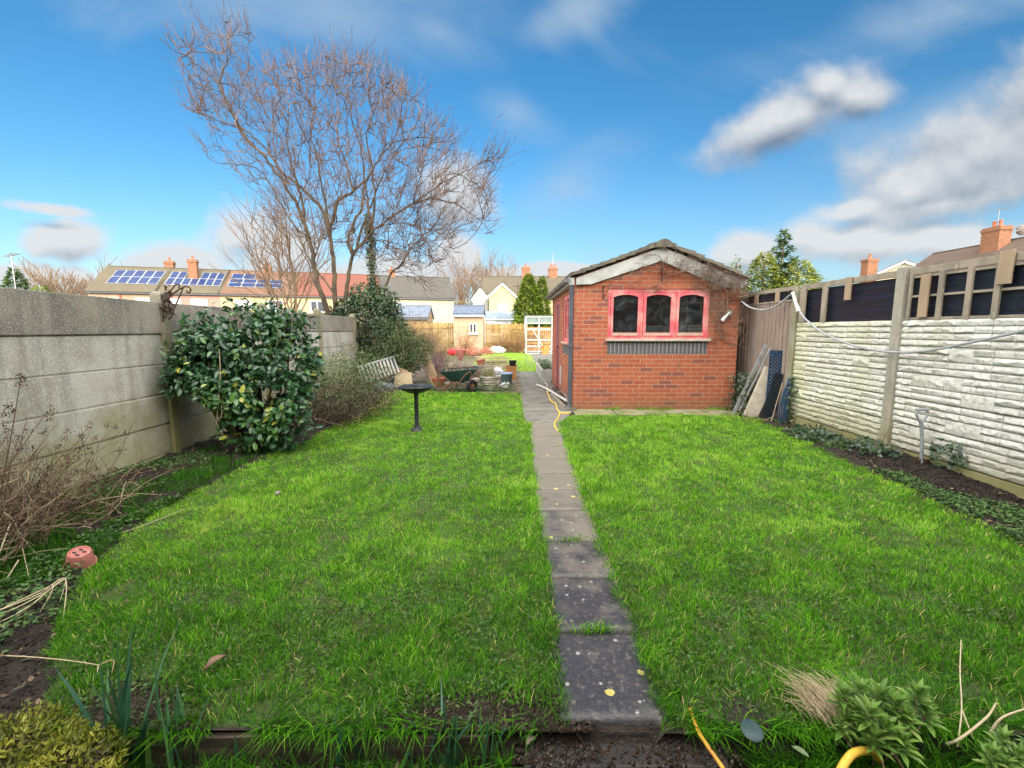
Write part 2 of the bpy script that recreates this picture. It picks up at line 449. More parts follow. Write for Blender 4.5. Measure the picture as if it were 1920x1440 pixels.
# beds either side and the rough ground round the rubbish heap
ground_patch('soil_bed', np.linspace(-4.1, -1.2, 150), np.linspace(1.36, 15, 330), lambda X, Y: soilz(.05)(X, Y) - .06 * np.clip((X - ip(XL, Y)) / .3, 0, 1), m_soil)
ground_patch('soil_bed', np.linspace(3.0, 4.4, 90), np.linspace(1.36, 12, 300), lambda X, Y: soilz(.06)(X, Y) - .06 * np.clip((ip(XR, Y) - X) / .3, 0, 1) + .07 * np.exp(-((Y - 4.4) / .8) ** 2) * np.clip((X - 3.7) * 2, 0, 1), m_soil)
ground_patch('soil_bed', np.linspace(-4.1, 4.4, 420), np.linspace(.2, 1.405, 110), lambda X, Y: -.15 + .05 * fbm(X * 14, Y * 14, 7, 5) + np.clip((Y - 1.355) / .05, 0, 1) * (.115 + .03 * fbm(X * 8, Y * 3, 2, 4)) * (X > -.07), m_soil)
m_rough = M('rough_ground', (.16, .13, .085), (.07, .055, .035), 3, .95, .8, .03, s3=30, c3=(.26, .22, .16))
ground_patch('rough_ground', np.linspace(-4.1, .24, 120), np.linspace(9.55, 20, 120), lambda X, Y: -.012 + .05 * fbm(X * 5, Y * 5, 3, 4), m_rough)
def lawnz(X, Y):
    z = hgt(X, Y) + .004
    d = np.minimum(X - ip(XL, Y), ip(XR, Y) - X)
    return z - .06 * np.clip(.05 - d, 0, .4) / .4
ground_patch('lawn', np.linspace(-3.1, .3, 90), np.linspace(1.38, 9.85, 160), lambda X, Y: lawnz(X, Y) - .1 * (X < ip(XL, Y) - .05) - .06 * (X > ip(PL, Y) + .03), m_lawnbase)
ground_patch('lawn', np.linspace(.5, 4.1, 90), np.linspace(1.38, 7.08, 120), lambda X, Y: lawnz(X, Y) - .1 * (X > ip(XR, Y) + .05) - .06 * (X < ip(PR, Y) - .03), m_lawnbase)
# far lawn beyond the path, catching the sun at its far end
ground_patch('far_lawn', np.linspace(-1.6, 1.5, 40), np.linspace(14.62, 26, 100), lambda X, Y: -.003 + .02 * fbm(X, Y, 3, 2), M('far_grass', (.13, .20, .03), (.10, .14, .03), 3, .9, .7, .03, s3=60, c3=(.2, .2, .06)))
m_conc = M('path_concrete', (.17, .16, .135), (.10, .095, .078), 3.2, .85, .35, .006, s3=34, c3=(.30, .29, .25))

# ---- paving slabs of the path (one strip of ground)
def slabmat():
    m, nt, b, o = _base('paving_slab'); t = NT(nt)
    g = t.n('ShaderNodeNewGeometry'); pos = g.outputs['Position']
    a = t.n('ShaderNodeAttribute', attribute_name='rnd').outputs['Fac']
    f = t.noise(pos, 5, 7, .65); f2 = t.noise(pos, 45, 5, .7)
    wet = (.034, .032, .035); dry = (.155, .135, .105)
    fx = t.m('ADD', t.m('MULTIPLY', f, .9), t.m('MULTIPLY', a, .75))
    c = t.mix(t.rng(fx, .46, .80), wet, dry)
    f4 = t.noise(pos, 150, 3, .7); c = t.mix(t.rng(f2, .52, .72, 0, .6), c, dk(dry, 1.4)); c = t.mix(t.rng(f2, .42, .3, 0, .7), c, (.018, .018, .018)); c = t.mix(t.rng(f4, .62, .72, 0, .7), c, (.33, .30, .25)); c = t.mix(t.rng(f4, .38, .30, 0, .7), c, (.015, .015, .015))
    v = t.n('ShaderNodeTexVoronoi'); t.l(pos, v.inputs['Vector']); v.inputs['Scale'].default_value = 7.5
    sel = t.m('MULTIPLY', t.m('LESS_THAN', t.m('ADD', v.outputs['Distance'], t.m('MULTIPLY', t.noise(pos, 60, 3), .12)), .215), t.m('GREATER_THAN', t.n('ShaderNodeSeparateColor').outputs[0], 2))
    sc_ = t.n('ShaderNodeSeparateColor'); t.l(v.outputs['Color'], sc_.inputs[0])
    sel = t.m('MULTIPLY', t.m('LESS_THAN', t.m('ADD', v.outputs['Distance'], t.m('MULTIPLY', t.noise(pos, 60, 3), .12)), .20), t.m('GREATER_THAN', sc_.outputs[0], .72))
    c = t.mix(sel, c, (.42, .36, .10))
    v2 = t.n('ShaderNodeTexVoronoi'); t.l(pos, v2.inputs['Vector']); v2.inputs['Scale'].default_value = 24
    s2 = t.n('ShaderNodeSeparateColor'); t.l(v2.outputs['Color'], s2.inputs[0])
    sel2 = t.m('MULTIPLY', t.m('LESS_THAN', v2.outputs['Distance'], .22), t.m('GREATER_THAN', t.m('ADD', s2.outputs[1], t.m('MULTIPLY', f, .5)), 1.12))
    c = t.mix(t.m('MULTIPLY', sel2, .7), c, (.38, .37, .30))
    t.l(c, b.inputs['Base Color'])
    r = t.m('ADD', t.m('MULTIPLY', fx, .6), .16, clamp=True); t.l(r, b.inputs['Roughness'])
    t.bump(t.m('ADD', f, f2), b, .5, .008)
    return m
m_slab = slabmat(); ys = [1.415, 1.89, 2.34, 2.77, 3.27, 3.72, 4.15, 4.65, 5.13, 5.65, 6.1, 6.54]
V = []; F = []; A = []
for i in range(len(ys) - 1):
    y0, y1 = ys[i] + .007, ys[i + 1] - .007
    xa, xb = ip(PL, (y0 + y1) / 2) - .02, ip(PR, (y0 + y1) / 2) + .02
    n0 = len(V); dz = random.uniform(-.004, .004); tx = random.uniform(-.012, .012); nx, ny = 12, 14
    for top in (1, 0):
        for a in range(ny + 1):
            for b_ in range(nx + 1):
                ex = .004 * math.sin(b_ * 2.1 + i) + (.004 if a in (0, ny) else 0) * math.sin(b_ * 3.3 + i * 2)
                e = -.006 if (a in (0, ny) or b_ in (0, nx)) else .0015 * random.random()
                V.append((xa + (xb - xa) * b_ / nx + tx, y0 + (y1 - y0) * a / ny + ex, (.018 + dz + e) if top else -.045)); A.append(i / 10)
    k = (nx + 1) * (ny + 1); q = lambda a, b_, t=0: n0 + a * (nx + 1) + b_ + t * k
    for a in range(ny):
        for b_ in range(nx): F.append((q(a, b_), q(a, b_ + 1), q(a + 1, b_ + 1), q(a + 1, b_)))
    for b_ in range(nx): F += [(q(0, b_ + 1), q(0, b_), q(0, b_, 1), q(0, b_ + 1, 1)), (q(ny, b_), q(ny, b_ + 1), q(ny, b_ + 1, 1), q(ny, b_, 1))]
    for a in range(ny): F += [(q(a, 0), q(a + 1, 0), q(a + 1, 0, 1), q(a, 0, 1)), (q(a + 1, nx), q(a, nx), q(a, nx, 1), q(a + 1, nx, 1))]
o = mesh_np('path', V, [np.array(F)], m_slab, attr=A); tag(o, kind='structure')
# concrete path beside the shed, in cast bays
mb = MB(); yb = [6.56, 7.5, 8.45, 9.4, 10.35, 11.3, 12.3, 13.3, 14.55]
for a, b_ in zip(yb[:-1], yb[1:]):
    x0, x1 = ip(PL, a) - .02, ip(PL, b_) - .02; r0 = max(1.0, 0); r0 = .78 if a < 6.6 else 1.055
    mb.prism([(x0, a, .012), (r0, a, .012), (1.055, b_ - .02, .012), (x1, b_ - .02, .012)], (0, 0, -.05))
tag(mb.build('path', m_conc, bevel=.006), kind='structure')
m_conc2 = M('mossy_concrete', (.24, .22, .14), (.13, .14, .05), 4, .9, .4, .006, s3=30, c3=(.07, .09, .03))
mb = MB()
for x0, x1 in ((1.06, 1.75), (1.77, 2.6), (2.62, 3.3), (3.32, 4.05)): mb.bx(x0, x1, 7.13 + random.uniform(-.02, .02), 7.72, -.05, .008)
tag(mb.build('paving', m_conc2, bevel=.006), kind='structure')
# step down at the near end of the path, and the timber edging board of the lawn
m_wet = M('wet_stone', (.035, .035, .045), (.02, .02, .024), 9, .25, .4, .006, s3=50, c3=(.06, .06, .07))
m_step = M('step_stone', (.028, .021, .017), (.014, .012, .010), 8, .6, .9, .012, s3=40, c3=(.06, .048, .036))
mb = MB(); mb.bx(.04, .74, 1.30, 1.42, -.10, -.045); mb.bx(.0, .80, 1.262, 1.335, -.15, -.088)
tag(mb.build('step', m_step, bevel=.008), kind='structure')
tag(MB().bx(.03, .74, 1.395, 1.47, -.14, -.008).build('soil_bed', m_soil, bevel=.01), kind='structure')
tag(MB().bx(-.06, .86, .3, 1.256, -.2, -.125).build('step', m_wet, bevel=.008), kind='structure')
m_oldwood = M('old_timber', (.085, .06, .04), (.035, .028, .022), 5, .85, .5, .004, stretch=(1, 12, 12), s3=20)
eb = MB()
for i in range(8):
    x0, x1 = -1.68 + i * .2, -1.68 + (i + 1) * .2; z0 = -.006 + .004 * math.sin(i * 1.7); z1 = -.006 + .004 * math.sin((i + 1) * 1.7)
    eb.add([(x0, 1.372, -.13), (x1, 1.372, -.13), (x1, 1.372, z1), (x0, 1.372, z0), (x0, 1.397, -.13), (x1, 1.397, -.13), (x1, 1.397, z1), (x0, 1.397, z0)],
           [(0, 1, 2, 3), (7, 6, 5, 4), (3, 2, 6, 7)] + ([(0, 3, 7, 4)] if i == 0 else []) + ([(1, 5, 6, 2)] if i == 7 else []))
tag(eb.build('edging_board', m_oldwood, origin=(-.9, 1.385, -.1)), 'low brown timber edging board along the near end of the lawn', 'edging')

# ---------------------------------------------------------------- grass
def grass(name, x, y, z, ht, wd, rnd, mat, lean=None, az=None, droop=.6):
    n = len(x)
    if az is None: az = fbm(x * 5.1, y * 5.1, 4, 2) * 14 + RNG.normal(0, 1.3, n)
    if lean is None: lean = np.clip(.35 + .9 * fbm(x * 4, y * 4, 8, 2) * RNG.random(n) + RNG.normal(0, .15, n), .05, 1.5)
    V, F, A = blades(np.stack([x, y, z], 1), ht, wd, lean, az, rnd, droop)
    o = mesh_np(name, V, F, mat, attr=A); o['kind'] = 'stuff'; return o
m_grass = leafmat('grass_blade', [(.019, .070, .005), (.042, .165, .006), (.082, .27, .008), (.145, .39, .012), (.27, .50, .040), (.50, .46, .15)], .55, .36, .08)
def scatter(x0, x1, y0, y1, n): return RNG.uniform(x0, x1, n), RNG.uniform(y0, y1, n)
xs, ys_, hs, ws, rs = [], [], [], [], []
for (ya, yb_, dens, w) in ((1.385, 2.0, 24000, .0026), (2.0, 2.8, 17000, .0031), (2.8, 3.8, 11500, .0039), (3.8, 5.2, 7800, .005), (5.2, 7.1, 5600, .0062), (7.1, 9.85, 4000, .008)):
    lx, rx = (-3.15, 4.2) if yb_ < 7.2 else (-3.15, .35)
    n = int((rx - lx) * (yb_ - ya) * dens); x, y = scatter(lx, rx, ya, yb_, n)
    e = .05 * (fbm(x * 3, y * 3, 1, 3) - .5)
    over = .035 * fbm(x * 2, y * 6, 6, 3)
    ok = (x > ip(XL, y) + e) & (x < ip(XR, y) + e) & ((x < ip(PL, y) + over - .005) | ((x > ip(PR, y) - over - .01) & (y < 7.12 + e)))
    # bare patches of soil by the step and thin spots
    ok &= RNG.random(n) > np.minimum(bare_mask(x, y) * 1.1, .93)
    thin = fbm(x * 4.2, y * 4.2, 21, 4); ok &= (thin > .36) | (RNG.random(n) < .55)
    x, y = x[ok], y[ok]; n = len(x)
    patch = fbm(x * 1.1, y * 1.1, 3, 3); tuft = fbm(x * 7, y * 7, 12, 2); fine = fbm(x * 22, y * 22, 15, 2)
    h = (.018 + .028 * tuft ** 1.3 + .022 * np.clip(patch - .45, 0, 1) * 2) * RNG.uniform(.5, 1.45, n)
    edge = np.minimum(np.abs(x - ip(PL, y)), np.abs(x - ip(PR, y))); h *= 1 + .35 * np.exp(-edge / .08) * (y < 6.6)
    near = np.clip((2.8 - y) / 1.4, 0, 1); h *= 1 + .35 * near
    r = .46 + .14 * (patch - .5) + .30 * (fine - .5) + .22 * (tuft - .5) + RNG.normal(0, .19, n) + .10 * np.clip((y - 2) / 3, 0, 1) - .26 * near
    yel = fbm(x * 2.3, y * 2.3, 33, 3); r += .5 * np.clip(yel - .58, 0, 1) * 2
    r = np.clip(r, 0, .84); r[RNG.random(n) < .05] = 1.0
    xs.append(x); ys_.append(y); hs.append(h); rs.append(r); ws.append(np.full(n, w) * RNG.uniform(.7, 1.3, n))
x, y, h, w, r = map(np.concatenate, (xs, ys_, hs, ws, rs))
print('blades', len(x))
g = grass('grass', x, y, lawnz(x, y) - .004, h, w, r, m_grass)
# clover and moss patches in the turf
n = 26000; x, y = scatter(-2.9, 3.8, 1.42, 5.5, n); k = (fbm(x * 2.4, y * 2.4, 51, 4) > .60 - .09 * (y < 2.3)) & (x > ip(XL, y) + .05) & (x < ip(XR, y)) & ((x < ip(PL, y) - .03) | (x > ip(PR, y) + .03)); x, y = x[k], y[k]; n = len(x)
tag(leaves('clover', np.stack([x, y, lawnz(x, y) + RNG.uniform(.006, .028, n)], 1), rdir(n) * [1, 1, .3], np.array([0, 0, 1.]) + .45 * rdir(n), RNG.uniform(.010, .020, n), RNG.uniform(.008, .015, n), RNG.random(n), leafmat('clover_leaf', [(.02, .06, .015), (.05, .12, .025), (.09, .18, .04), (.12, .10, .04)], .7, .2)), kind='stuff')
# far grass
n = 16000; x, y = scatter(-1.6, 1.0, 14.6, 26, n)
grass('grass', x, y, np.zeros(n), RNG.uniform(.02, .06, n), np.full(n, .02), np.clip(RNG.normal(.80, .12, n), 0, 1), m_grass)
# tufts growing in the joints of the path and along the shed plinth
x = np.concatenate([RNG.normal(cx, .05, 90) for cx in (.38, .40)] + [RNG.uniform(1.1, 3.9, 1500), RNG.uniform(.22, .7, 260), RNG.uniform(1.0, 3.9, 900)])
y = np.concatenate([RNG.normal(1.885, .012, 90), RNG.normal(2.77, .02, 90), RNG.normal(7.60, .025, 1500), RNG.choice(ys[3:11], 260) + RNG.normal(0, .008, 260), RNG.normal(7.15, .03, 900)])
keep = (np.arange(len(x)) < 180) | (fbm(x * 3, y * 0, 2, 2) > .52); x, y = x[keep], y[keep]; n = len(x)
grass('joint_grass', x, y, np.full(n, .012), RNG.uniform(.02, .07, n), np.full(n, .004), np.clip(RNG.normal(.5, .25, n), 0, 1), m_grass)
# weeds and creeping growth on the beds: ragged grass plus small leaves
m_weed = leafmat('weed_leaf', [(.02, .05, .012), (.04, .10, .02), (.07, .16, .03), (.14, .20, .05)], .55, .25)
def bedweeds(fn, n, dens_s, thr, hmul, y0, y1, x0, x1):
    x, y = scatter(x0, x1, y0, y1, n); ok = fn(x, y) & (fbm(x * dens_s, y * dens_s, 41, 3) > thr); return x[ok], y[ok]
x1_, y1_ = bedweeds(lambda x, y: (x < ip(XL, y) + .03) & (x > -3.8), 60000, 1.7, .50, 1, 1.4, 5.2, -3.8, -1.6)
n = len(x1_); grass('bed_grass', x1_, y1_, np.full(n, .01), RNG.uniform(.03, .11, n), np.full(n, .0045), np.clip(RNG.normal(.10, .12, n), 0, 1), m_grass)
x2_, y2_ = bedweeds(lambda x, y: (x > ip(XR, y) - .05) & (x < 4.18 - .25 * RNG.random(len(x))), 60000, 2.0, .47, 1, 1.5, 6.6, 3.1, 4.2)
n = len(x2_); p = np.stack([x2_, y2_, RNG.uniform(.01, .06, n)], 1)
tag(leaves('ground_cover', p, rdir(n) * [1, 1, .3], np.array([0, 0, 1.]) + .5 * rdir(n), RNG.uniform(.018, .035, n), RNG.uniform(.012, .022, n), RNG.random(n), m_weed), kind='stuff')
x3_, y3_ = bedweeds(lambda x, y: (x < ip(XL, y) + .02), 30000, 2.0, .50, 1, 1.5, 5.4, -3.8, -1.6)
n = len(x3_); p = np.stack([x3_, y3_, RNG.uniform(.01, .08, n)], 1)
tag(leaves('ground_cover', p, rdir(n) * [1, 1, .3], np.array([0, 0, 1.]) + .5 * rdir(n), RNG.uniform(.018, .04, n), RNG.uniform(.012, .022, n), RNG.random(n), m_weed), kind='stuff')
# ivy-leaved litter and dead leaves on the soil
m_litter = leafmat('leaf_litter', [(.03, .02, .012), (.07, .045, .025), (.14, .09, .05), (.22, .16, .09), (.05, .07, .03)], .8, .1)
def litter(n, fn, x0, x1, y0, y1, s=.03):
    x, y = scatter(x0, x1, y0, y1, n); ok = fn(x, y); x, y = x[ok], y[ok]; n = len(x)
    return np.stack([x, y, RNG.uniform(.01, .05, n)], 1)
p = np.concatenate([litter(3500, lambda x, y: x < ip(XL, y), -3.8, -1.7, 1.4, 9.5), litter(3800, lambda x, y: x > ip(XR, y) - .03, 3.1, 4.2, 1.4, 7.5), litter(1800, lambda x, y: y > 9.7, -4, .2, 9.7, 14), litter(1500, lambda x, y: x < 9, -3, 2.4, .9, 1.36) - [0, 0, .14]])
n = len(p); tag(leaves('leaf_litter', p, rdir(n) * [1, 1, .35], np.array([0, 0, 1.]) + .6 * rdir(n), RNG.uniform(.015, .05, n), RNG.uniform(.012, .03, n), RNG.random(n), m_litter), kind='stuff')
# crumbs of earth and grit
def crumbs(parts):
    p = np.concatenate(parts); n = len(p); s = RNG.uniform(.002, .008, n) ** 1.0; T = np.array([(1, 1, 1), (1, -1, -1), (-1, 1, -1), (-1, -1, 1)]) * .9
    V = p[:, None] + T[None] * s[:, None, None] * RNG.uniform(.5, 1.3, (n, 4, 1)); F = np.array([(0, 1, 2), (0, 3, 1), (0, 2, 3), (1, 3, 2)])
    o = mesh_np('soil_crumbs', V.reshape(-1, 3), [(F[None] + (np.arange(n) * 4)[:, None, None]).reshape(-1, 3)], leafmat('crumb', [(.02, .014, .010), (.05, .036, .026), (.10, .08, .06)], .95, 0, .2), attr=np.repeat(RNG.random(n) ** 2, 4)); o['kind'] = 'stuff'
def cr(n, x0, x1, y0, y1, zf, fn):
    x, y = scatter(x0, x1, y0, y1, n); k = fn(x, y); x, y = x[k], y[k]; return np.stack([x, y, zf(x, y)], 1)
crumbs([cr(2600, .0, .8, 1.262, 1.41, lambda x, y: np.where(y > 1.30, -.043, -.086), lambda x, y: RNG.random(len(x)) < .15 + fbm(x * 9, y * 9, 3, 3) - .2), cr(14000, -2, 2.4, 1.0, 1.36, lambda x, y: -.15 + .05 * fbm(x * 14, y * 14, 7, 5) + .002, lambda x, y: x == x), cr(9000, -.5, .3, 1.38, 1.62, lambda x, y: lawnz(x, y) + .002, lambda x, y: RNG.random(len(x)) < bare_mask(x, y)), cr(5000, -1.7, -1.1, 1.38, 1.62, lambda x, y: lawnz(x, y) + .002, lambda x, y: RNG.random(len(x)) < bare_mask(x, y)),
        cr(16000, -3.8, -1.6, 1.4, 4.5, lambda x, y: soilz(.05)(x, y) + .003, lambda x, y: x < ip(XL, y)), cr(16000, 3.2, 4.2, 1.5, 6.8, lambda x, y: soilz(.06)(x, y) + .07 * np.exp(-((y - 4.4) / .8) ** 2) * np.clip((x - 3.7) * 2, 0, 1) + .003, lambda x, y: x > ip(XR, y))])
# ragged long grass falling over the timber edging
n = 6000; x, y = scatter(-1.7, 3.3, 1.37, 1.43, n); ok = ((x < .1) | (x > .62)) & (RNG.random(n) > bare_mask(x, y + .03) * .75) & (fbm(x * 5, y, 9, 3) > .33); x, y = x[ok], y[ok]; n = len(x)
grass('edge_grass', x, y, np.full(n, -.004), RNG.uniform(.04, .11, n), np.full(n, .0034), np.clip(RNG.normal(.25, .2, n), 0, 1), m_grass, lean=RNG.uniform(.4, 1.4, n), az=RNG.normal(-1.57, .8, n), droop=1.0)
x, y = scatter(-.1, 3.3, 1.30, 1.39, 3200); ok = ((x < .0) | (x > .84)) & (fbm(x * 5, y * 5, 19, 3) > .4); x, y = x[ok], y[ok]; n = len(x)
grass('edge_grass', x, y, np.full(n, -.10), RNG.uniform(.05, .13, n), np.full(n, .0034), np.clip(RNG.normal(.2, .18, n), 0, 1), m_grass, lean=RNG.uniform(.3, 1.4, n))
# lower bed at the bottom: long rough grass
n = 11000; x, y = scatter(-2.0, 2.4, 1.0, 1.37, n); ok = ((x < -.12) | (x > .80)) & (fbm(x * 4, y * 4, 6, 3) > .42); x, y = x[ok], y[ok]; n = len(x)
grass('bed_grass', x, y, np.full(n, -.14), RNG.uniform(.06, .17, n), np.full(n, .0035), np.clip(RNG.normal(.18, .14, n), 0, 1), m_grass, lean=RNG.uniform(.3, 1.3, n))
# ================================================================ BRICK SHED
def brickmat(name, c1, c2, c3, mortar, scale=1.0, moss=True, bw=.225, rh=.075, ms=.006):
    if name in MATS: return MATS[name]
    m, nt, b, o = _base(name); t = NT(nt)
    g = t.n('ShaderNodeNewGeometry'); p = t.n('ShaderNodeSeparateXYZ'); t.l(g.outputs['Position'], p.inputs[0])
    q = t.n('ShaderNodeSeparateXYZ'); t.l(g.outputs['True Normal'], q.inputs[0])
    side = t.m('GREATER_THAN', t.m('ABSOLUTE', q.outputs[0]), .7)
    u = t.m('ADD', t.m('MULTIPLY', p.outputs[1], side), t.m('MULTIPLY', p.outputs[0], t.m('SUBTRACT', 1.0, side)))
    cb = t.n('ShaderNodeCombineXYZ'); t.l(u, cb.inputs[0]); t.l(p.outputs[2], cb.inputs[1])
    wob = t.noise(cb.outputs[0], 14, 3)
    va = t.n('ShaderNodeVectorMath', operation='ADD'); t.l(cb.outputs[0], va.inputs[0])
    cw = t.n('ShaderNodeCombineXYZ'); t.l(t.m('MULTIPLY', t.m('SUBTRACT', wob, .5), .008), cw.inputs[1]); t.l(t.m('MULTIPLY', t.m('SUBTRACT', wob, .5), .008), cw.inputs[0]); t.l(cw.outputs[0], va.inputs[1])
    def bt(a, b_, bias):
        n = t.n('ShaderNodeTexBrick'); t.l(va.outputs[0], n.inputs['Vector']); n.offset = .5
        n.inputs['Scale'].default_value = scale; n.inputs['Brick Width'].default_value = bw; n.inputs['Row Height'].default_value = rh
        n.inputs['Mortar Size'].default_value = ms; n.inputs['Mortar Smooth'].default_value = .25; n.inputs['Bias'].default_value = bias
        for k, v in (('Color1', a), ('Color2', b_), ('Mortar', mortar)): n.inputs[k].default_value = (*v, 1)
        return n
    n1 = bt(c1, c2, 0.0); n2 = bt((0, 0, 0), (1, 1, 1), 0)
    s = t.n('ShaderNodeSeparateColor'); t.l(n2.outputs['Color'], s.inputs[0])
    dark = t.m('MULTIPLY', t.m('GREATER_THAN', s.outputs[0], .88), t.m('SUBTRACT', 1.0, n1.outputs['Fac']))
    col = t.mix(t.m('MULTIPLY', dark, .75), n1.outputs['Color'], c3)
    f = t.noise(g.outputs['Position'], 26, 6, .7); col = t.mix(t.rng(f, .35, .7, 0, .45), col, dk(c1, .55))
    f3 = t.noise(g.outputs['Position'], 1.6, 5, .6); col = t.mix(t.rng(f3, .5, .72, 0, .22), col, (.26, .13, .09))
    mort_hide = t.rng(t.noise(g.outputs['Position'], 1.1, 3), .4, .62)
    if moss:
        low = t.rng(t.m('ADD', p.outputs[2], t.m('MULTIPLY', f3, .35)), .50, .12); col = t.mix(t.m('MULTIPLY', low, .6), col, (.13, .10, .05))
        fs = t.noise(g.outputs['Position'], 3.0, 5, .6, 0, (1, 1, .25)); col = t.mix(t.rng(fs, .56, .70, 0, .40), col, (.12, .07, .05))
    t.l(col, b.inputs['Base Color']); b.inputs['Roughness'].default_value = .88; b.inputs['Specular IOR Level'].default_value = .3
    t.bump(t.m('SUBTRACT', t.m('MULTIPLY', f, .35), n1.outputs['Fac']), b, .75, .006)
    MATS[name] = m; return m
m_brick = brickmat('shed_brick', (.35, .085, .042), (.44, .130, .062), (.17, .065, .055), (.42, .30, .215))
m_redwood = M('red_paint', (.58, .10, .12), (.62, .28, .24), 5, .6, .35, .003, lo=.42, hi=.66, s3=26, c3=(.56, .38, .29), lo3=.60, hi3=.72)
m_barewood = M('bare_timber', (.46, .34, .26), (.52, .24, .20), 6, .8, .4, .003, s3=26, c3=(.30, .20, .14), lo3=.57, hi3=.68)
m_fascia = M('fascia_paint', (.46, .46, .44), (.33, .33, .30), 4, .6, .15, .002, s3=30, c3=(.3, .3, .25))
m_tile = M('roof_tile', (.085, .075, .062), (.15, .135, .10), 8, .9, .8, .01, s3=50, c3=(.20, .19, .12))
m_dgrey = M('grey_plastic', (.085, .095, .115), (.06, .066, .08), 5, .42, .1, .002)
m_gutter = M('gutter_plastic', (.10, .11, .125), (.20, .20, .20), 5, .45, .1, .002)
m_black = M('black_plastic', (.012, .012, .014), (.02, .02, .022), 8, .4, .1, .002)
m_iron = M('rusty_iron', (.05, .03, .022), (.10, .045, .025), 20, .8, .4, .002)
def glassmat():
    m, nt, b, o = _base('window_glass'); t = NT(nt)
    g = t.n('ShaderNodeBsdfGlossy'); g.inputs['Roughness'].default_value = .03
    tr = t.n('ShaderNodeBsdfTransparent'); tr.inputs[0].default_value = (.75, .8, .8, 1)
    fr = t.n('ShaderNodeFresnel'); fr.inputs[0].default_value = 1.5
    mx = t.n('ShaderNodeMixShader'); t.l(t.m('MULTIPLY', fr.outputs[0], 1.6), mx.inputs[0]); t.l(tr.outputs[0], mx.inputs[1]); t.l(g.outputs[0], mx.inputs[2])
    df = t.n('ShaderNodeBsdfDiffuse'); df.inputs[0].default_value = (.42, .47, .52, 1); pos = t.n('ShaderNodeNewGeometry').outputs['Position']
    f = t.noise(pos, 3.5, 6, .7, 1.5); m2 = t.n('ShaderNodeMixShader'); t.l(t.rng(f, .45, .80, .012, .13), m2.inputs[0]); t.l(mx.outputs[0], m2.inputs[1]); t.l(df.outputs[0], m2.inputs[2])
    t.l(m2.outputs[0], o.inputs[0]); return m
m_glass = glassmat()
SX0, SX1, SY0, SY1, EV = 1.07, 3.93, 7.66, 11.68, 2.30
AX, AZ = 2.50, 2.80                     # apex of the brickwork
shed = thing('brick_shed', 'small red brick garden shed with pink-red window frames at the end of the lawn', 'shed', (2.5, 9.67, 0))
wx0, wx1, wz0, wz1 = 1.66, 3.41, 1.255, 2.105
T = .11; m = MB()
gz = lambda x: EV + (AZ - EV) * (1 - abs(x - AX) / (AX - SX0 if x < AX else SX1 - AX))
def fp(poly, y): m.prism([(x, y, z) for x, z in poly], (0, T, 0))
for y in (SY0, SY1 - T):
    if y == SY0:
        fp([(SX0, -.05), (SX0, EV), (wx0, gz(wx0)), (wx0, -.05)], y); fp([(wx1, -.05), (wx1, gz(wx1)), (SX1, EV), (SX1, -.05)], y)
        fp([(wx0, -.05), (wx0, .985), (wx1, .985), (wx1, -.05)], y); fp([(wx0, wz1), (wx0, gz(wx0)), (AX, AZ), (wx1, gz(wx1)), (wx1, wz1)], y)
    else: fp([(SX0, -.05), (SX0, EV), (AX, AZ), (SX1, EV), (SX1, -.05)], y)
ya, yb_ = SY0 + T, SY1 - T
def sp(y0, y1, z0, z1, x): m.bx(x, x + T, y0, y1, z0, z1)
sp(ya, 8.28, -.05, EV, SX0); sp(9.22, 9.98, -.05, EV, SX0); sp(10.85, yb_, -.05, EV, SX0)
sp(8.28, 9.22, -.05, 1.12, SX0); sp(8.28, 9.22, 2.08, EV, SX0); sp(9.98, 10.85, 2.05, EV, SX0)
sp(ya, yb_, -.05, EV, SX1 - T)
m.build('wall', m_brick, shed)
MB().bx(SX0 + T, SX1 - T, ya, yb_, -.02, .01).build('floor', m_conc, shed)
# blue brick soldier course under the window, sill, window of three arched lights
def soldier():
    m, nt, b, o = _base('blue_brick'); t = NT(nt); pos = t.n('ShaderNodeNewGeometry').outputs['Position']
    f = t.noise(pos, 18, 5); t.l(t.mix(f, (.055, .055, .065), (.11, .11, .12)), b.inputs['Base Color']); b.inputs['Roughness'].default_value = .6; t.bump(f, b, .3, .003); return m
m_blue = soldier(); m_mort = M('mortar', (.62, .58, .50), (.5, .46, .4), 20, .95, .3, .003)
m = MB(); nb = 25
for i in range(nb):
    a = wx0 + .004 + (wx1 - wx0) * i / nb; m.bx(a, a + (wx1 - wx0) / nb - .014, SY0 - .004, SY0 + T, .99, 1.205)
sc1 = m.build('sill_course', m_blue, shed, bevel=.002)
MB().bx(wx0, wx1, SY0 + .005, SY0 + T, .986, 1.209).build('mortar_bed', m_mort, sc1)
MB().bx(wx0 - .03, wx1 + .03, SY0 - .06, SY0 + T, 1.211, 1.254).build('window_sill', M('sill_paint', (.52, .42, .36), (.40, .30, .25), 10, .8, .3, .003), shed, bevel=.006)
win = MB(); fy0, fy1 = SY0 + .012, SY0 + .075
fw = .055
win.bx(wx0, wx1, fy0, fy1, wz1 - fw, wz1); win.bx(wx0, wx1, fy0, fy1, wz0, wz0 + .045)
lw = (wx1 - wx0 - 4 * .045) / 3; mull = [wx0 + i * (lw + .045) for i in range(4)]
for a in mull: win.bx(a, a + .045, fy0 - .002, fy1 - .003, wz0 + .045, wz1 - fw)
wobj = win.build('window', m_redwood, shed, bevel=.004)
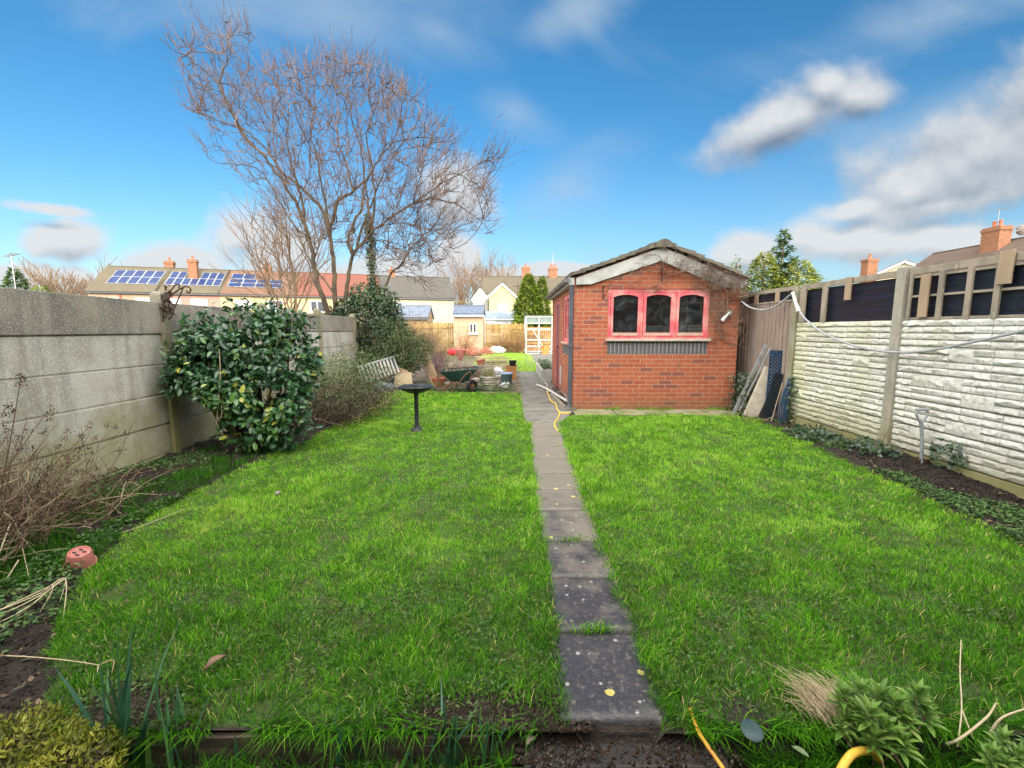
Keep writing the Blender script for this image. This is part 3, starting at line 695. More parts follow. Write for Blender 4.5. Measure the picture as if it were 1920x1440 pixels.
for i in range(3):
    a = mull[i] + .045 + .003; b_ = mull[i + 1] - .003; z0, z1 = wz0 + .048, wz1 - fw - .003; sw = .045
    s = MB(); y0, y1 = fy0 - .012, fy0 + .03
    s.bx(a, a + sw, y0, y1, z0, z1); s.bx(b_ - sw, b_, y0, y1, z0, z1)
    # arched head
    n = 12; top = [(a + sw, z1), (b_ - sw, z1)]; arc = []
    for k in range(n + 1):
        t_ = k / n; x = b_ - sw - (b_ - a - 2 * sw) * t_; arc.append((x, z1 - .085 + .045 * math.sin(math.pi * t_) ** .7))
    for k in range(n):
        (xa, za), (xb, zb) = arc[k], arc[k + 1]; s.prism([(xa, y0, z1), (xa, y0, za), (xb, y0, zb), (xb, y0, z1)], (0, y1 - y0, 0))
    s.build('casement', m_redwood, wobj)
    MB().bx(a + sw, b_ - sw, y0, y1, z0, z0 + .055).build('bottom_rail', m_barewood, wobj)
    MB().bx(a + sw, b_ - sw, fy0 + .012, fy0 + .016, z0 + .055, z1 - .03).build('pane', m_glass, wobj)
# side window and door, both in the shaded long wall
sw_ = MB(); X0 = SX0 + .015
for a, b_ in ((8.28, 8.34), (8.73, 8.77), (9.16, 9.22)): sw_.bx(X0, X0 + .06, a, b_, 1.17, 2.08)
sw_.bx(X0, X0 + .06, 8.34, 8.73, 2.0, 2.08); sw_.bx(X0, X0 + .06, 8.77, 9.16, 2.0, 2.08); sw_.bx(X0, X0 + .06, 8.34, 8.73, 1.17, 1.24); sw_.bx(X0, X0 + .06, 8.77, 9.16, 1.17, 1.24)
s2 = sw_.build('window', m_redwood, shed, bevel=.004)
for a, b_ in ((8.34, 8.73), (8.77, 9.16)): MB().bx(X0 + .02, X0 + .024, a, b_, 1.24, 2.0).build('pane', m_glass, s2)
MB().bx(SX0 - .05, SX0 + T, 8.25, 9.25, 1.125, 1.168).build('window_sill', m_barewood, shed, bevel=.005)
MB().bx(SX0 - .004, SX0 + .02, 8.28, 9.22, .93, 1.118).build('sill_course', m_blue, shed)
m_door = M('door_paint', (.16, .028, .05), (.22, .06, .07), 4, .55, .2, .002)
dr = MB(); dr.bx(SX0 + .02, SX0 + .065, 10.03, 10.80, .02, 2.0)
for a in (10.12, 10.45): dr.bx(SX0 + .012, SX0 + .02, a, a + .26, 1.2, 1.9); dr.bx(SX0 + .012, SX0 + .02, a, a + .26, .15, 1.0)
dr = dr.build('door', m_door, shed, bevel=.004)
MB().lathe([(.02, 0), (.024, .03), (.0, .05)], (SX0 - .0, 10.1, 1.02), 10, Matrix.Rotation(-math.pi / 2, 3, 'Y')).build('door_handle', m_iron, dr, True)
df = MB()
for a in (9.98, 10.80): df.bx(SX0 + .01, SX0 + .08, a, a + .05, 0, 2.05)
df.bx(SX0 + .01, SX0 + .08, 10.03, 10.80, 2.0, 2.05); df.build('door_frame', m_redwood, shed)
MB().bx(SX0 - .012, SX0, 9.42, 9.68, .22, .62).build('meter_cover', M('pale_panel', (.42, .40, .38)), shed, bevel=.004)
# bargeboard
Yb = SY0 - .055
def q(px, py): v = P(px, py, Yb); return (v.x, v.y, v.z)
bb = MB()
bb.prism([q(1081, 521), q(1243, 463), q(1240, 489), q(1108, 533), q(1081, 534)], (0, .035, 0))
bb.prism([q(1243, 463), q(1395, 526), q(1395, 540), q(1361, 539), q(1240, 489)], (0, .035, 0))
bb.build('bargeboard', m_fascia, shed, bevel=.003)
for xa, xb in ((SX0 - .10, SX0), (SX1, SX1 + .10)): MB().bx(xa, xb, SY0 - .02, SY1 + .02, EV - .13, EV - .01).build('fascia', m_fascia, shed)
# tiled roof: courses of tiles stepping up each slope
AR = P(1243, 460, Yb); rz = AR.z; rx = AR.x
EL = P(1076, 519, Yb); ER = P(1400, 525, Yb)
for e in (EL, ER):
    n = 9; tl = MB(); d = Vector((rx - e.x, 0, rz - e.z)); Ls = d.length; d.normalize(); nn = Vector((-d.z, 0, d.x)) if d.x > 0 else Vector((d.z, 0, -d.x))
    if nn.z < 0: nn = -nn
    for k in range(n):
        a0 = -.03 + (Ls) * k / n; a1 = a0 + Ls / n + .07
        lo_ = Vector((e.x, 0, e.z)) + d * a0 + nn * .030; hi_ = Vector((e.x, 0, e.z)) + d * a1 + nn * .002
        ny = 14
        for j in range(ny):
            y0 = Yb - .045 + (SY1 - Yb + .12) * j / ny; y1 = Yb - .045 + (SY1 - Yb + .12) * (j + 1) / ny - .006
            w1 = random.uniform(0, .008) if j else random.uniform(0, .012)
            A_ = [lo_ + Vector((0, y0 - (random.uniform(0, .015) if j == 0 else 0), 0)), hi_ + Vector((0, y0, 0)), hi_ + Vector((0, y1, 0)), lo_ + Vector((0, y1, 0))]
            tl.prism([p + nn * w1 for p in A_], nn * (.048 + w1))
    tl.build('roof', m_tile, shed)
rt = MB()
for j in range(10):
    y0 = Yb - .07 + j * .42
    prof = [(.14 * math.sin(a), .11 * math.cos(a)) for a in np.linspace(-1.75, 1.75, 13)]
    rt.prism([(rx + .004 + x, y0, rz - .015 + z + (.004 * (j % 2))) for x, z in prof], (0, .425, 0))
rt.build('ridge_tile', m_tile, shed)
# gutter and downpipe
gt = MB(); gx, gzv = SX0 - .14, EV - .035
prof = [(gx + .058 * math.cos(a), gzv + .058 * math.sin(a)) for a in np.linspace(math.pi, 2 * math.pi, 9)] + [(gx + .050 * math.cos(a), gzv + .050 * math.sin(a)) for a in np.linspace(2 * math.pi, math.pi, 9)]
gt.prism([(x, Yb - .03, z) for x, z in prof], (0, SY1 - Yb + .1, 0))
gt.prism([(gx + .062 * math.cos(a), Yb - .035, gzv + .062 * math.sin(a)) for a in np.linspace(math.pi, 2 * math.pi, 11)], (0, .012, 0))
for y in (8.4, 9.2, 10.0, 10.8, 11.5):
    gt.prism([(gx + .066 * math.cos(a), y, gzv + .066 * math.sin(a)) for a in np.linspace(math.pi, 2 * math.pi, 11)], (0, .05, 0))
gt.build('gutter', m_gutter, shed)
dp = MB(); dx, dy = SX0 - .045, SY0 + .02
dp.bx(dx - .036, dx + .030, dy - .034, dy + .034, .04, 2.17); dp.bx(dx - .042, dx + .036, dy - .04, dy + .04, 1.10, 1.16)
dp.tube([(dx - .003, dy, 2.15), (dx - .003, dy, 2.2), (gx, dy, 2.24)], .035, 10)
dp.tube([(dx, dy, .07), (dx - .03, dy - .02, .03), (dx - .09, dy - .04, .02)], .042, 10)
dp.build('downpipe', m_dgrey, shed, bevel=.006)
# hanging basket brackets on the front
def bracket(px, py, sgn):
    p = P(px, py, SY0 - .01); b = MB()
    b.bx(p.x - .012, p.x + .012, SY0 - .008, SY0, p.z - .14, p.z + .10)
    b.tube([(p.x, SY0 - .01, p.z + .08), (p.x + .10 * sgn, SY0 - .13, p.z + .09), (p.x + .12 * sgn, SY0 - .15, p.z + .12)], .007, 6)
    b.tube([(p.x, SY0 - .01, p.z - .12), (p.x + .09 * sgn, SY0 - .12, p.z + .08)], .006, 6)
    b.build('basket_bracket', m_iron, shed)
bracket(1131, 546, 1); bracket(1241, 512, .7)
p = P(1362, 592, SY0 - .05)
lamp = MB(); lamp.tube([p + Vector((-.07, 0, -.09)), p + Vector((-.02, 0, -.02))], [.035, .028], 10); lamp.tube([p + Vector((-.02, 0, -.02)), p + Vector((.06, .03, .05))], [.022, .03], 10); lamp.bx(p.x + .01, p.x + .1, p.y + .02, p.y + .052, p.z + .0, p.z + .1)
lamp.build('lamp', M('old_white', (.55, .54, .50), (.35, .35, .33), 12, .5), shed, True)
# things on the inside sill
mc = M('cup_white', (.75, .75, .72), (.6, .6, .58), 8, .4)
for i, (px, lab) in enumerate(((1213, 'white mug standing inside the shed behind the middle window light'), (1300, 'white mug standing inside the shed behind the right window light'))):
    p = P(px, 626, SY0 + .16); z = 1.26
    tag(MB().lathe([(.0, z), (.032, z), (.038, z + .10), (.033, z + .10), (.028, z + .01), (0, z + .01)], (p.x, p.y, 0), 14).build('mug', mc, origin=(p.x, p.y, z), smooth=True), lab, 'mug', 'mugs on the shed windowsill')
MB().bx(SX0 + T, SX1 - T, SY0 + T + .003, SY0 + T + .16, 1.22, 1.258).build('inner_sill', m_barewood, shed)

# ================================================================ LEFT CONCRETE FENCE
def concmat(name, c, c2, agg, green=.6):
    m, nt, b, o = _base(name); t = NT(nt); g = t.n('ShaderNodeNewGeometry'); pos = g.outputs['Position']
    p = t.n('ShaderNodeSeparateXYZ'); t.l(pos, p.inputs[0])
    f = t.noise(pos, 2.4, 8, .65); st = t.noise(pos, 2.2, 5, .6, 0, (1, 3, .35)); f2 = t.noise(pos, 75, 4, .7); f3 = t.noise(pos, 16, 5, .65)
    col = t.mix(t.rng(f, .35, .68), c, c2); col = t.mix(t.rng(st, .5, .7, 0, .5), col, dk(c2, .55))
    col = t.mix(t.rng(f2, .50, .70, 0, .75), col, agg); col = t.mix(t.rng(f2, .45, .28, 0, .6), col, dk(c2, .5)); col = t.mix(t.rng(f3, .55, .72, 0, .5), col, dk(c, 1.35))
    low = t.m('MULTIPLY', t.rng(t.m('SUBTRACT', p.outputs[2], t.m('MULTIPLY', f, 1.3)), .25, -.50), green)
    col = t.mix(low, col, (.22, .21, .065))
    f5 = t.noise(pos, .9, 4, .6); col = t.mix(t.rng(f5, .52, .70, 0, .45), col, (.30, .25, .17))
    t.l(col, b.inputs['Base Color']); b.inputs['Roughness'].default_value = .93; b.inputs['Specular IOR Level'].default_value = .2
    t.bump(t.m('ADD', t.m('ADD', f2, t.m('MULTIPLY', f3, .7)), f), b, .55, .008)
    MATS[name] = m; return m
m_cboard = concmat('grey_concrete', (.42, .41, .365), (.30, .285, .235), (.62, .60, .54))
m_cdark = concmat('dark_aggregate', (.24, .22, .185), (.13, .12, .10), (.52, .49, .43), 0)
m_cpost = concmat('post_concrete', (.26, .24, .18), (.18, .175, .10), (.36, .34, .27), .7)
FX = -3.89
cf = thing('concrete_fence', 'tall grey concrete board fence with dark top board along the left of the lawn', 'fence', (FX, 5, 0))
for y in (2.93, 4.91, 6.88, 8.86, 10.80):
    pm = MB(); tp = 1.80 if y < 9 else 1.76
    pm.bx(FX - .075, FX + .055, y - .055, y + .055, -.1, tp); pm.prism([(FX - .075, y - .055, tp), (FX + .055, y - .055, tp), (FX + .03, y - .03, tp + .03), (FX - .05, y - .03, tp + .03)], (0, .11 if False else .055, 0))
    pm.build('post', m_cpost, cf, bevel=.012)
for k, (a, b_) in enumerate(((1.0, 2.875), (2.985, 4.855), (4.965, 6.825), (6.935, 8.805), (8.915, 10.745))):
    for j in range(6):
        z0 = .03 + j * .335 - (.335 - .27 if j == 0 else 0); z0 = -.06 if j == 0 else .03 + (j - 1) * .332 + .013; z1 = .03 if j == 0 else z0 + .319
        dx_ = random.uniform(-.007, .007) + (.012 if j == 5 else 0)
        z0b, z1b = z0, z1 + (.02 if j == 5 else 0)
        # sagging top edge of the top board
        bd = MB(); sag = (.03 * (k == 1)) if j == 5 else 0
        bd.prism([(FX + .02 + dx_, a, z0b), (FX + .02 + dx_, b_, z0b + random.uniform(-.004, .004)), (FX + .02 + dx_, b_, z1b), (FX + .02 + dx_, a, z1b + sag)], (-.045, 0, 0))
        if j: bd.prism([(FX + .004, a, z0b + .012), (FX + .004, b_, z0b + .012), (FX + .004, b_, z0b - .016), (FX + .004, a, z0b - .016)], (-.015, 0, 0))
        bd.build('board', m_cdark if j == 5 else m_cboard, cf, bevel=.007)
# a low sloping return of the fence at its far end
MB().prism([(FX + .05, 10.86, -.05), (FX + .05, 11.5, -.05), (FX + .05, 11.5, .9), (FX + .05, 11.3, 1.0), (FX + .05, 10.86, 1.66)], (-.06, 0, 0)).build('board', m_cpost, cf, bevel=.01)

# ================================================================ RIGHT CONCRETE FENCE, ROCK-FACED
RX = 4.24
def rockmat():
    m, nt, b, o = _base('rock_face_paint'); t = NT(nt); g = t.n('ShaderNodeNewGeometry'); pos = g.outputs['Position']
    p = t.n('ShaderNodeSeparateXYZ'); t.l(pos, p.inputs[0])
    h = t.n('ShaderNodeAttribute', attribute_name='rnd').outputs['Fac']
    f = t.noise(pos, 3, 7, .65); f2 = t.noise(pos, 28, 6, .7); f3 = t.noise(pos, 1.1, 4, .6)
    col = t.mix(t.rng(f, .4, .7), (.60, .595, .55), (.50, .49, .44)); col = t.mix(t.rng(f2, .48, .66, 0, .7), col, (.30, .29, .25))
    alg = t.rng(t.m('ADD', t.m('MULTIPLY', p.outputs[1], .16), t.m('SUBTRACT', t.m('MULTIPLY', f3, .9), t.m('MULTIPLY', p.outputs[2], .10))), 1.02, 1.50, 0, .66)
    col = t.mix(alg, col, (.36, .38, .14))
    col = t.mix(t.rng(t.m('ADD', h, t.m('MULTIPLY', t.m('SUBTRACT', f2, .5), 1.1)), .80, .25, 0, .9), col, (.12, .12, .11))  # painted shade and dirt below and between the stones
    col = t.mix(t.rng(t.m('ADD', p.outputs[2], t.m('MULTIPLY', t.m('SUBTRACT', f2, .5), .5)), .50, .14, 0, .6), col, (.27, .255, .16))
    t.l(col, b.inputs['Base Color']); b.inputs['Roughness'].default_value = .9; b.inputs['Specular IOR Level'].default_value = .25
    t.bump(t.m('ADD', f2, f), b, .6, .008); return m
m_rock = rockmat()
def rockboard(ya, yb2, z0, z1, k, parent):
    """one precast board: three rows of rock-faced stones in real relief"""
    rng = np.random.default_rng(k * 17 + 3); L = yb2 - ya; Hh = z1 - z0
    nu, nv = int(L / .007), int(Hh / .0055); U, Vv = np.meshgrid(np.linspace(0, L, nu), np.linspace(0, Hh, nv))
    Y = ya + U; Z = z0 + Vv; best = np.zeros_like(U); tone = np.zeros_like(U); rows = 4; rh = Hh / rows; ph = np.zeros_like(U)
    tall = []
    x = rng.uniform(-.2, .0)
    blocks = []
    while x < L:
        w = rng.uniform(.15, .34); q_ = rng.random()
        if q_ < .10: blocks.extend([(x, x + w, 0, 2 * rh), (x, x + w, 2 * rh, 3 * rh), (x, x + w, 3 * rh, Hh)])
        elif q_ < .2: blocks.extend([(x, x + w, 0, rh), (x, x + w, rh, 2 * rh), (x, x + w, 2 * rh, Hh)])
        else:
            for r_ in range(4): blocks.append((x, x + w, r_ * rh, (r_ + 1) * rh))
        x = blocks[-1][1]
    # stagger rows by splitting wide blocks
    out = []
    for (a, b_, c, d) in blocks:
        if b_ - a > .2 and d - c < 1.2 * rh and rng.random() < .45:
            s_ = a + (b_ - a) * rng.uniform(.35, .65); out += [(a, s_, c, d), (s_, b_, c, d)]
        else: out.append((a, b_, c, d))
    n1 = fbm(U * 9 + k * 7.3, Vv * 16, k, 4); n2 = fbm(U * 30, Vv * 34 + k, k + 5, 3)
    for (a, b_, c, d) in out:
        inside = (U >= a) & (U < b_) & (Vv >= c) & (Vv < d)
        e = np.minimum(np.minimum(U - a, b_ - U) / .010, np.minimum(Vv - c, d - Vv) / .008)
        wv = (Vv - c) / (d - c); skew = rng.uniform(.25, .75); amp = rng.uniform(.008, .020)
        slope = rng.uniform(-.25, .35)
        sk = np.clip(skew + 1.1 * (fbm(U * 13 + a * 9, Vv * 5, k + 2, 3) - .5), .12, .88)
        prof = np.where(wv < sk, wv / sk, (1 - wv) / (1 - sk)) ** .9
        hh = np.clip(e, 0, 1) ** .7 * (.006 + amp * prof * (.35 + 1.15 * n1) * (1 + slope * (U - a) / (b_ - a)) + .007 * n2)
        best = np.where(inside, hh, best)
    V = np.stack([np.full_like(U, RX - .02) - best, Y, Z], 2).reshape(-1, 3)
    i = np.arange(nv - 1)[:, None] * nu + np.arange(nu - 1)[None]
    F = np.stack([i, i + nu, i + nu + 1, i + 1], 2).reshape(-1, 4)
    # back and edges
    n0 = len(V); V = np.concatenate([V, [(RX + .03, ya, z0), (RX + .03, yb2, z0), (RX + .03, yb2, z1), (RX + .03, ya, z1)]])
    c0, c1, c2, c3 = 0, nu - 1, nv * nu - 1, (nv - 1) * nu
    F2 = np.array([(n0, n0 + 1, n0 + 2, n0 + 3), (c0, c1, n0 + 1, n0), (c3, n0 + 3, n0 + 2, c2), (c0, n0, n0 + 3, c3), (c1, c2, n0 + 2, n0 + 1)])
    # shade and dirt painted into the colour: darker on undersides and in recesses
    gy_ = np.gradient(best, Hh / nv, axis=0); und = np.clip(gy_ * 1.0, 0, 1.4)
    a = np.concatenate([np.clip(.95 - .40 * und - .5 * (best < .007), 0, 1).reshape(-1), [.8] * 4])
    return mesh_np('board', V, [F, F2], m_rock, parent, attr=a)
rf = thing('concrete_fence', 'white rock-faced concrete fence on concrete posts along the right of the lawn', 'fence', (RX, 5, 0))
PY = (3.04, 4.80, 6.56)
for y, dzp in zip(PY, (2.06, 2.08, 2.0)):
    MB().bx(RX - .075, RX + .05, y - .055, y + .055, -.1, dzp).build('post', m_cpost if y > 6 else concmat('post_concrete_grey', (.33, .31, .26), (.26, .245, .20), (.42, .40, .33), .5) if 'post_concrete_grey' not in MATS else MATS['post_concrete_grey'], rf, bevel=.010)
kk = 0
for a, b_ in ((1.34, 2.985), (3.095, 4.745), (4.855, 6.505)):
    for j in range(5):
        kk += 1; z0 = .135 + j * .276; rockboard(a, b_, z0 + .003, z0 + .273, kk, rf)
    MB().bx(RX - .03, RX + .02, a, b_, -.1, .130).build('gravel_board', m_cpost, rf, bevel=.006)
# timber topping: rails, uprights, black sheeting, odd boards
m_twood = M('weathered_timber', (.30, .25, .19), (.20, .175, .135), 5, .9, .5, .004, stretch=(1, 1, .5), s3=30, c3=(.36, .31, .24))
m_newwood = M('newer_timber', (.36, .27, .18), (.29, .215, .14), 4, .85, .3, .003, s3=30, stretch=(6, 6, .6))
def sheet():
    m, nt, b, o = _base('black_sheeting'); t = NT(nt); pos = t.n('ShaderNodeNewGeometry').outputs['Position']
    f = t.noise(pos, 5, 4, .5, .5, (1, .5, 7)); b.inputs['Base Color'].default_value = (.010, .013, .022, 1); b.inputs['Roughness'].default_value = .32
    t.bump(f, b, .6, .03); return m
m_sheet = sheet()
def topping(ya, yb2, label, ups, mids, boards, z0=1.515, z1=2.02, sheet=True, name='trellis'):
    t_ = thing(name, label, 'fence topping', (RX, (ya + yb2) / 2, z0), 'timber toppings on the right fence')
    m = MB(); m.beam((RX - .01, ya, z1), (RX - .01, yb2, z1), .035, .07); m.build('top_rail', m_twood, t_, bevel=.003)
    if mids:
        m = MB()
        for z in mids: m.beam((RX - .012, ya, z), (RX - .012, yb2, z), .022, .022)
        m.build('rail', m_twood, t_)
    for y, w in ups: MB().bx(RX - .045, RX - .023, y - w / 2, y + w / 2, z0, z1 - .036).build('upright', m_twood, t_, bevel=.002)
    for y, w, za, zb, mt in boards: MB().bx(RX - .062, RX - .046, y - w / 2, y + w / 2, za, zb).build('board', mt, t_, bevel=.002)
    if sheet:
        ny, nz = 60, 14; Yg, Zg = np.meshgrid(np.linspace(ya, yb2, ny), np.linspace(z0, z1 - .04, nz))
        Xg = RX + .012 + .012 * np.sin(Zg * 45 + 2 * fbm(Yg * 2, Zg * 2, 3, 2)) * .5 + .012 * fbm(Yg * 6, Zg * 14, 8, 3)
        V = np.stack([Xg, Yg, Zg], 2).reshape(-1, 3); V = np.concatenate([V, V + [.004, 0, 0]])
        i = np.arange(nz - 1)[:, None] * ny + np.arange(ny - 1)[None]; F = np.stack([i, i + ny, i + ny + 1, i + 1], 2).reshape(-1, 4)
        mesh_np('plastic_sheet', V, [F, F[:, ::-1] + ny * nz], m_sheet, t_, smooth=True)
    return t_
topping(4.86, 6.50, 'black plastic sheeting under a timber rail, above the green-stained fence panel', [(6.42, .12), (5.98, .09)], [], [(5.55, .10, 1.78, 2.06, m_newwood)], name='fence_topping')
topping(2.95, 4.74, 'square timber trellis backed with black sheeting above the nearest white fence panel', [(4.70, .03), (4.37, .05), (4.10, .05), (3.86, .05), (3.60, .05), (3.30, .05)], [1.53, 1.76, 1.96], [(3.80, .11, 1.80, 2.08, m_newwood), (4.52, .10, 1.54, 1.97, m_newwood)])
# taller close-boarded timber fence beyond, beside the shed
tf = thing('timber_fence', 'tall weathered close-boarded timber fence between the shed and the white fence', 'fence', (RX, 7.6, 0))
m_pale = M('grey_pale', (.29, .225, .18), (.19, .15, .125), 7, .9, .5, .004, stretch=(1, 9, .7), s3=14, c3=(.36, .30, .25))
y = 6.62; m = MB()
while y < 10.2:
    w = .105 + random.uniform(-.006, .006); x = RX - .03 + random.uniform(-.004, .004)
    m.add([(x - .016, y, .05), (x - .002, y + w + .02, .05), (x - .002, y + w + .02, 1.83), (x - .016, y, 1.83), (x + .006, y, .05), (x + .006, y + w + .02, .05), (x + .006, y + w + .02, 1.83), (x + .006, y, 1.83)],
          [(0, 3, 2, 1), (4, 5, 6, 7), (0, 4, 7, 3), (1, 2, 6, 5), (3, 7, 6, 2), (0, 1, 5, 4)]); y += w
m.build('pale_boards', m_pale, tf)
MB().bx(RX - .05, RX + .02, 6.62, 10.2, 1.835, 1.86).build('capping', m_twood, tf)
MB().beam((RX - .01, 6.62, 2.03), (RX - .01, 10.2, 2.05), .04, .06).build('top_rail', m_twood, tf)
for y in (7.0, 7.6, 8.4): MB().bx(RX - .04, RX - .02, y, y + .1, 1.862, 2.0).build('upright', m_newwood, tf)
MB().bx(RX + .0, RX + .008, 6.62, 10.2, 1.862, 1.995).build('plastic_sheet', m_sheet, tf)
for y in (8.5, 10.25): MB().bx(RX + .03, RX + .13, y, y + .1, 0, 2.05).build('post', m_twood, tf)
# ================================================================ PLANTS: HELPERS
def crown_pts(lumps, n, shell=.55):
    """points spread through a set of ellipsoids (c, r), denser towards the outside; returns pos, outward"""
    vol = np.array([l[1][0] * l[1][1] * l[1][2] for l in lumps]) ** .67; k = RNG.choice(len(lumps), n, p=vol / vol.sum())
    d = rdir(n); r = RNG.uniform(shell ** 3, 1, n) ** (1 / 3)
    wob = 1 + .22 * (fbm(d[:, 0] * 3 + k * 5.1, d[:, 1] * 3 + d[:, 2] * 3, 3, 3) - .5) * 2
    c = np.array([l[0] for l in lumps])[k]; rr = np.array([l[1] for l in lumps])[k]
    return c + d * rr * (r * wob)[:, None], d
def foliage(name, lumps, n, L, Wf, mat, kind, parent=None, shell=.55, up=.5, hang=.2, clip=None, rnd=None, origin=None, rj=.5):
    p, d = crown_pts(lumps, n, shell)
    if clip is not None: ok = clip(p); p, d = p[ok], d[ok]
    n = len(p); nr = d + up * np.array([0, 0, 1.]) + rj * rdir(n); ax = rdir(n) + .5 * d - hang * np.array([0, 0, 1.])
    Ls = L * RNG.uniform(.6, 1.25, n)
    r = RNG.random(n) if rnd is None else rnd(p, n)
    return leaves(name, p, ax, nr, Ls, Ls * Wf, r, mat, kind, parent, origin)
def twiggy(base, n, L, r0, spread, steps=6, curl=.25, up=.6, tips=None):
    out = []
    for i in range(n):
        b = np.array(base(i) if callable(base) else base, float); d = nrmz((rdir(1) * [spread, spread, spread * .4] + [0, 0, up]))[0]
        l = L * random.uniform(.5, 1.2); p = [b]
        for k in range(steps):
            d = nrmz((d + RNG.normal(0, curl, 3))[None])[0]; p.append(p[-1] + d * l / steps)
        out.append((np.array(p), np.linspace(r0, r0 * .35, steps + 1)))
    return out
m_bark = M('bark', (.20, .15, .085), (.10, .075, .05), 14, .9, .8, .01, stretch=(1, 1, .3), s3=40, c3=(.26, .25, .14))
m_twig = leafmat('twig', [(.065, .042, .035), (.12, .075, .055), (.20, .135, .095)], .85, 0, .2)
m_straw = leafmat('straw', [(.50, .40, .24), (.62, .52, .34), (.34, .25, .15)], .8, .1, .2)
m_deadstem = leafmat('dead_stem', [(.085, .05, .033), (.19, .125, .08), (.40, .31, .20)], .85, 0, .2)

# ---- camellia
m_cam = leafmat('camellia_leaf', [(.012, .042, .018), (.024, .078, .030), (.045, .125, .038), (.10, .21, .035), (.34, .34, .05)], .30, .12, .6)
cm = thing('camellia_bush', 'large glossy dark green evergreen bush in front of the grey concrete fence', 'bush', (-3.1, 5.05, 0))
lumps = [((-3.12 + .60 * math.cos(i * 2.4) * (.6 + .4 * math.sin(i * 1.7)), 5.0 + .38 * math.sin(i * 2.4), .45 + 1.15 * ((i * .618) % 1)), (.17 + .05 * (i % 3), .16, .13 + .04 * (i % 2))) for i in range(26)] + [((-3.16, 5.05, 1.25), (.60, .5, .38)), ((-3.42, 5.0, 1.28), (.28, .3, .22)), ((-3.6, 4.85, 1.0), (.28, .25, .28)), ((-2.62, 4.95, .50), (.32, .3, .38)), ((-2.5, 5.1, 1.1), (.24, .3, .34)), ((-3.42, 5.0, 1.10), (.42, .42, .42)), ((-2.78, 5.1, 1.05), (.48, .45, .48)), ((-2.78, 5.0, .62), (.45, .42, .46)), ((-3.1, 4.95, .75), (.50, .42, .5)),
         ((-2.62, 5.15, .85), (.30, .4, .5)), ((-2.95, 4.9, .36), (.42, .35, .34)), ((-3.55, 4.75, .90), (.32, .25, .22)), ((-2.65, 5.0, .32), (.32, .3, .3)), ((-3.3, 5.1, 1.45), (.3, .3, .26)), ((-2.9, 5.1, 1.5), (.3, .3, .24))]
camr = lambda p, n: np.clip(RNG.normal(.32, .17, n) + .18 * (p[:, 1] < 4.75) * (p[:, 2] < .8) + (RNG.random(n) < .022) * .8, 0, 1)
foliage('foliage', lumps, 10000, .084, .60, m_cam, 'oval', cm, .45, .55, .35, clip=lambda p: (p[:, 0] > -3.99) & ~((p[:, 2] < .66) & (p[:, 0] < -3.25)) & (fbm(p[:, 0] * 5.5 + p[:, 1] * 3, p[:, 2] * 5.5, 17, 2) > .33), rnd=camr)
br = []
for i in range(46):
    a = RNG.uniform(0, 6.28); l = lumps[RNG.integers(len(lumps))]; e = np.array(l[0]) + rdir(1)[0] * np.array(l[1]) * .95
    b = np.array([-3.05 + .12 * math.cos(a), 5.05 + .12 * math.sin(a), -.02]); mid = (b + e) / 2 + RNG.normal(0, .08, 3)
    br.append((np.array(spline([b, mid, e], 6)), np.linspace(.018, .003, 13)))
for i in range(26):   # shoots standing clear of the top
    x = RNG.uniform(-3.6, -2.5); b = np.array([x, 5.05 + RNG.uniform(-.3, .3), 1.45 - .5 * abs(x + 3.1)]); e = b + [RNG.normal(0, .08), 0, RNG.uniform(.18, .34)]
    br.append((np.array(spline([b, (b + e) / 2 + RNG.normal(0, .02, 3), e], 4)), np.linspace(.005, .002, 9)))
tubes('branches', br, m_bark, cm, 5)
tops = np.concatenate([b[0][[-1, -3, -5]] for b in br[-26:]]); n = len(tops) * 3; tp = np.repeat(tops, 3, 0)
leaves('shoot_leaves', tp, rdir(n) + [0, 0, .5], rdir(n) + [0, 0, 1.], RNG.uniform(.06, .09, n), .04, RNG.uniform(.1, .5, n), m_cam, 'oval', cm)
hang = [(np.array(spline([P(411, 655, 4.6), P(413, 700, 4.55), P(410, 745, 4.53), P(406, 795, 4.55)], 6)), np.linspace(.004, .006, 19)), (np.array(spline([P(413, 745, 4.55), P(416, 770, 4.5), P(414, 785, 4.5)], 4)), np.full(9, .003))]
o = tubes('dead_vine', hang, m_straw, origin=(-3, 4.6, .9)); tag(o, 'pale dried vine strand hanging down the front of the glossy evergreen bush', 'vine')

# ---- low brown and olive shrub behind it
m_shr = leafmat('shrub_leaf', [(.030, .016, .012), (.070, .034, .022), (.050, .058, .020), (.07, .115, .028), (.13, .18, .05), (.28, .27, .13)], .6, .2)
sh = thing('cotoneaster_shrub', 'low sprawling shrub of small olive and brown leaves beside the glossy evergreen bush', 'shrub', (-2.7, 6.8, 0))
lumps = [((-2.75, 6.8, .55), (.62, .55, .50)), ((-2.35, 7.0, .35), (.55, .55, .36)), ((-3.15, 6.9, .65), (.5, .5, .5)), ((-2.45, 6.4, .28), (.42, .5, .28)), ((-2.75, 6.2, .3), (.4, .4, .3)), ((-2.6, 7.8, .45), (.6, .6, .4)), ((-3.1, 8.4, .6), (.5, .6, .55))]
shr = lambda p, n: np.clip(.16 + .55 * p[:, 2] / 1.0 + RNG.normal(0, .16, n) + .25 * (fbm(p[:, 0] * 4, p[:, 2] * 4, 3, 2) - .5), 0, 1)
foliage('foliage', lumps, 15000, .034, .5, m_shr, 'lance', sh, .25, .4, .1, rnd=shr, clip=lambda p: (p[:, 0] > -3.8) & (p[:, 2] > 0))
tubes('twigs', twiggy(lambda i: (random.uniform(-3.2, -2.2), random.uniform(6.1, 8.4), 0), 200, .90, .0045, 1.0, 6, .22, .7), m_deadstem, sh, 3)

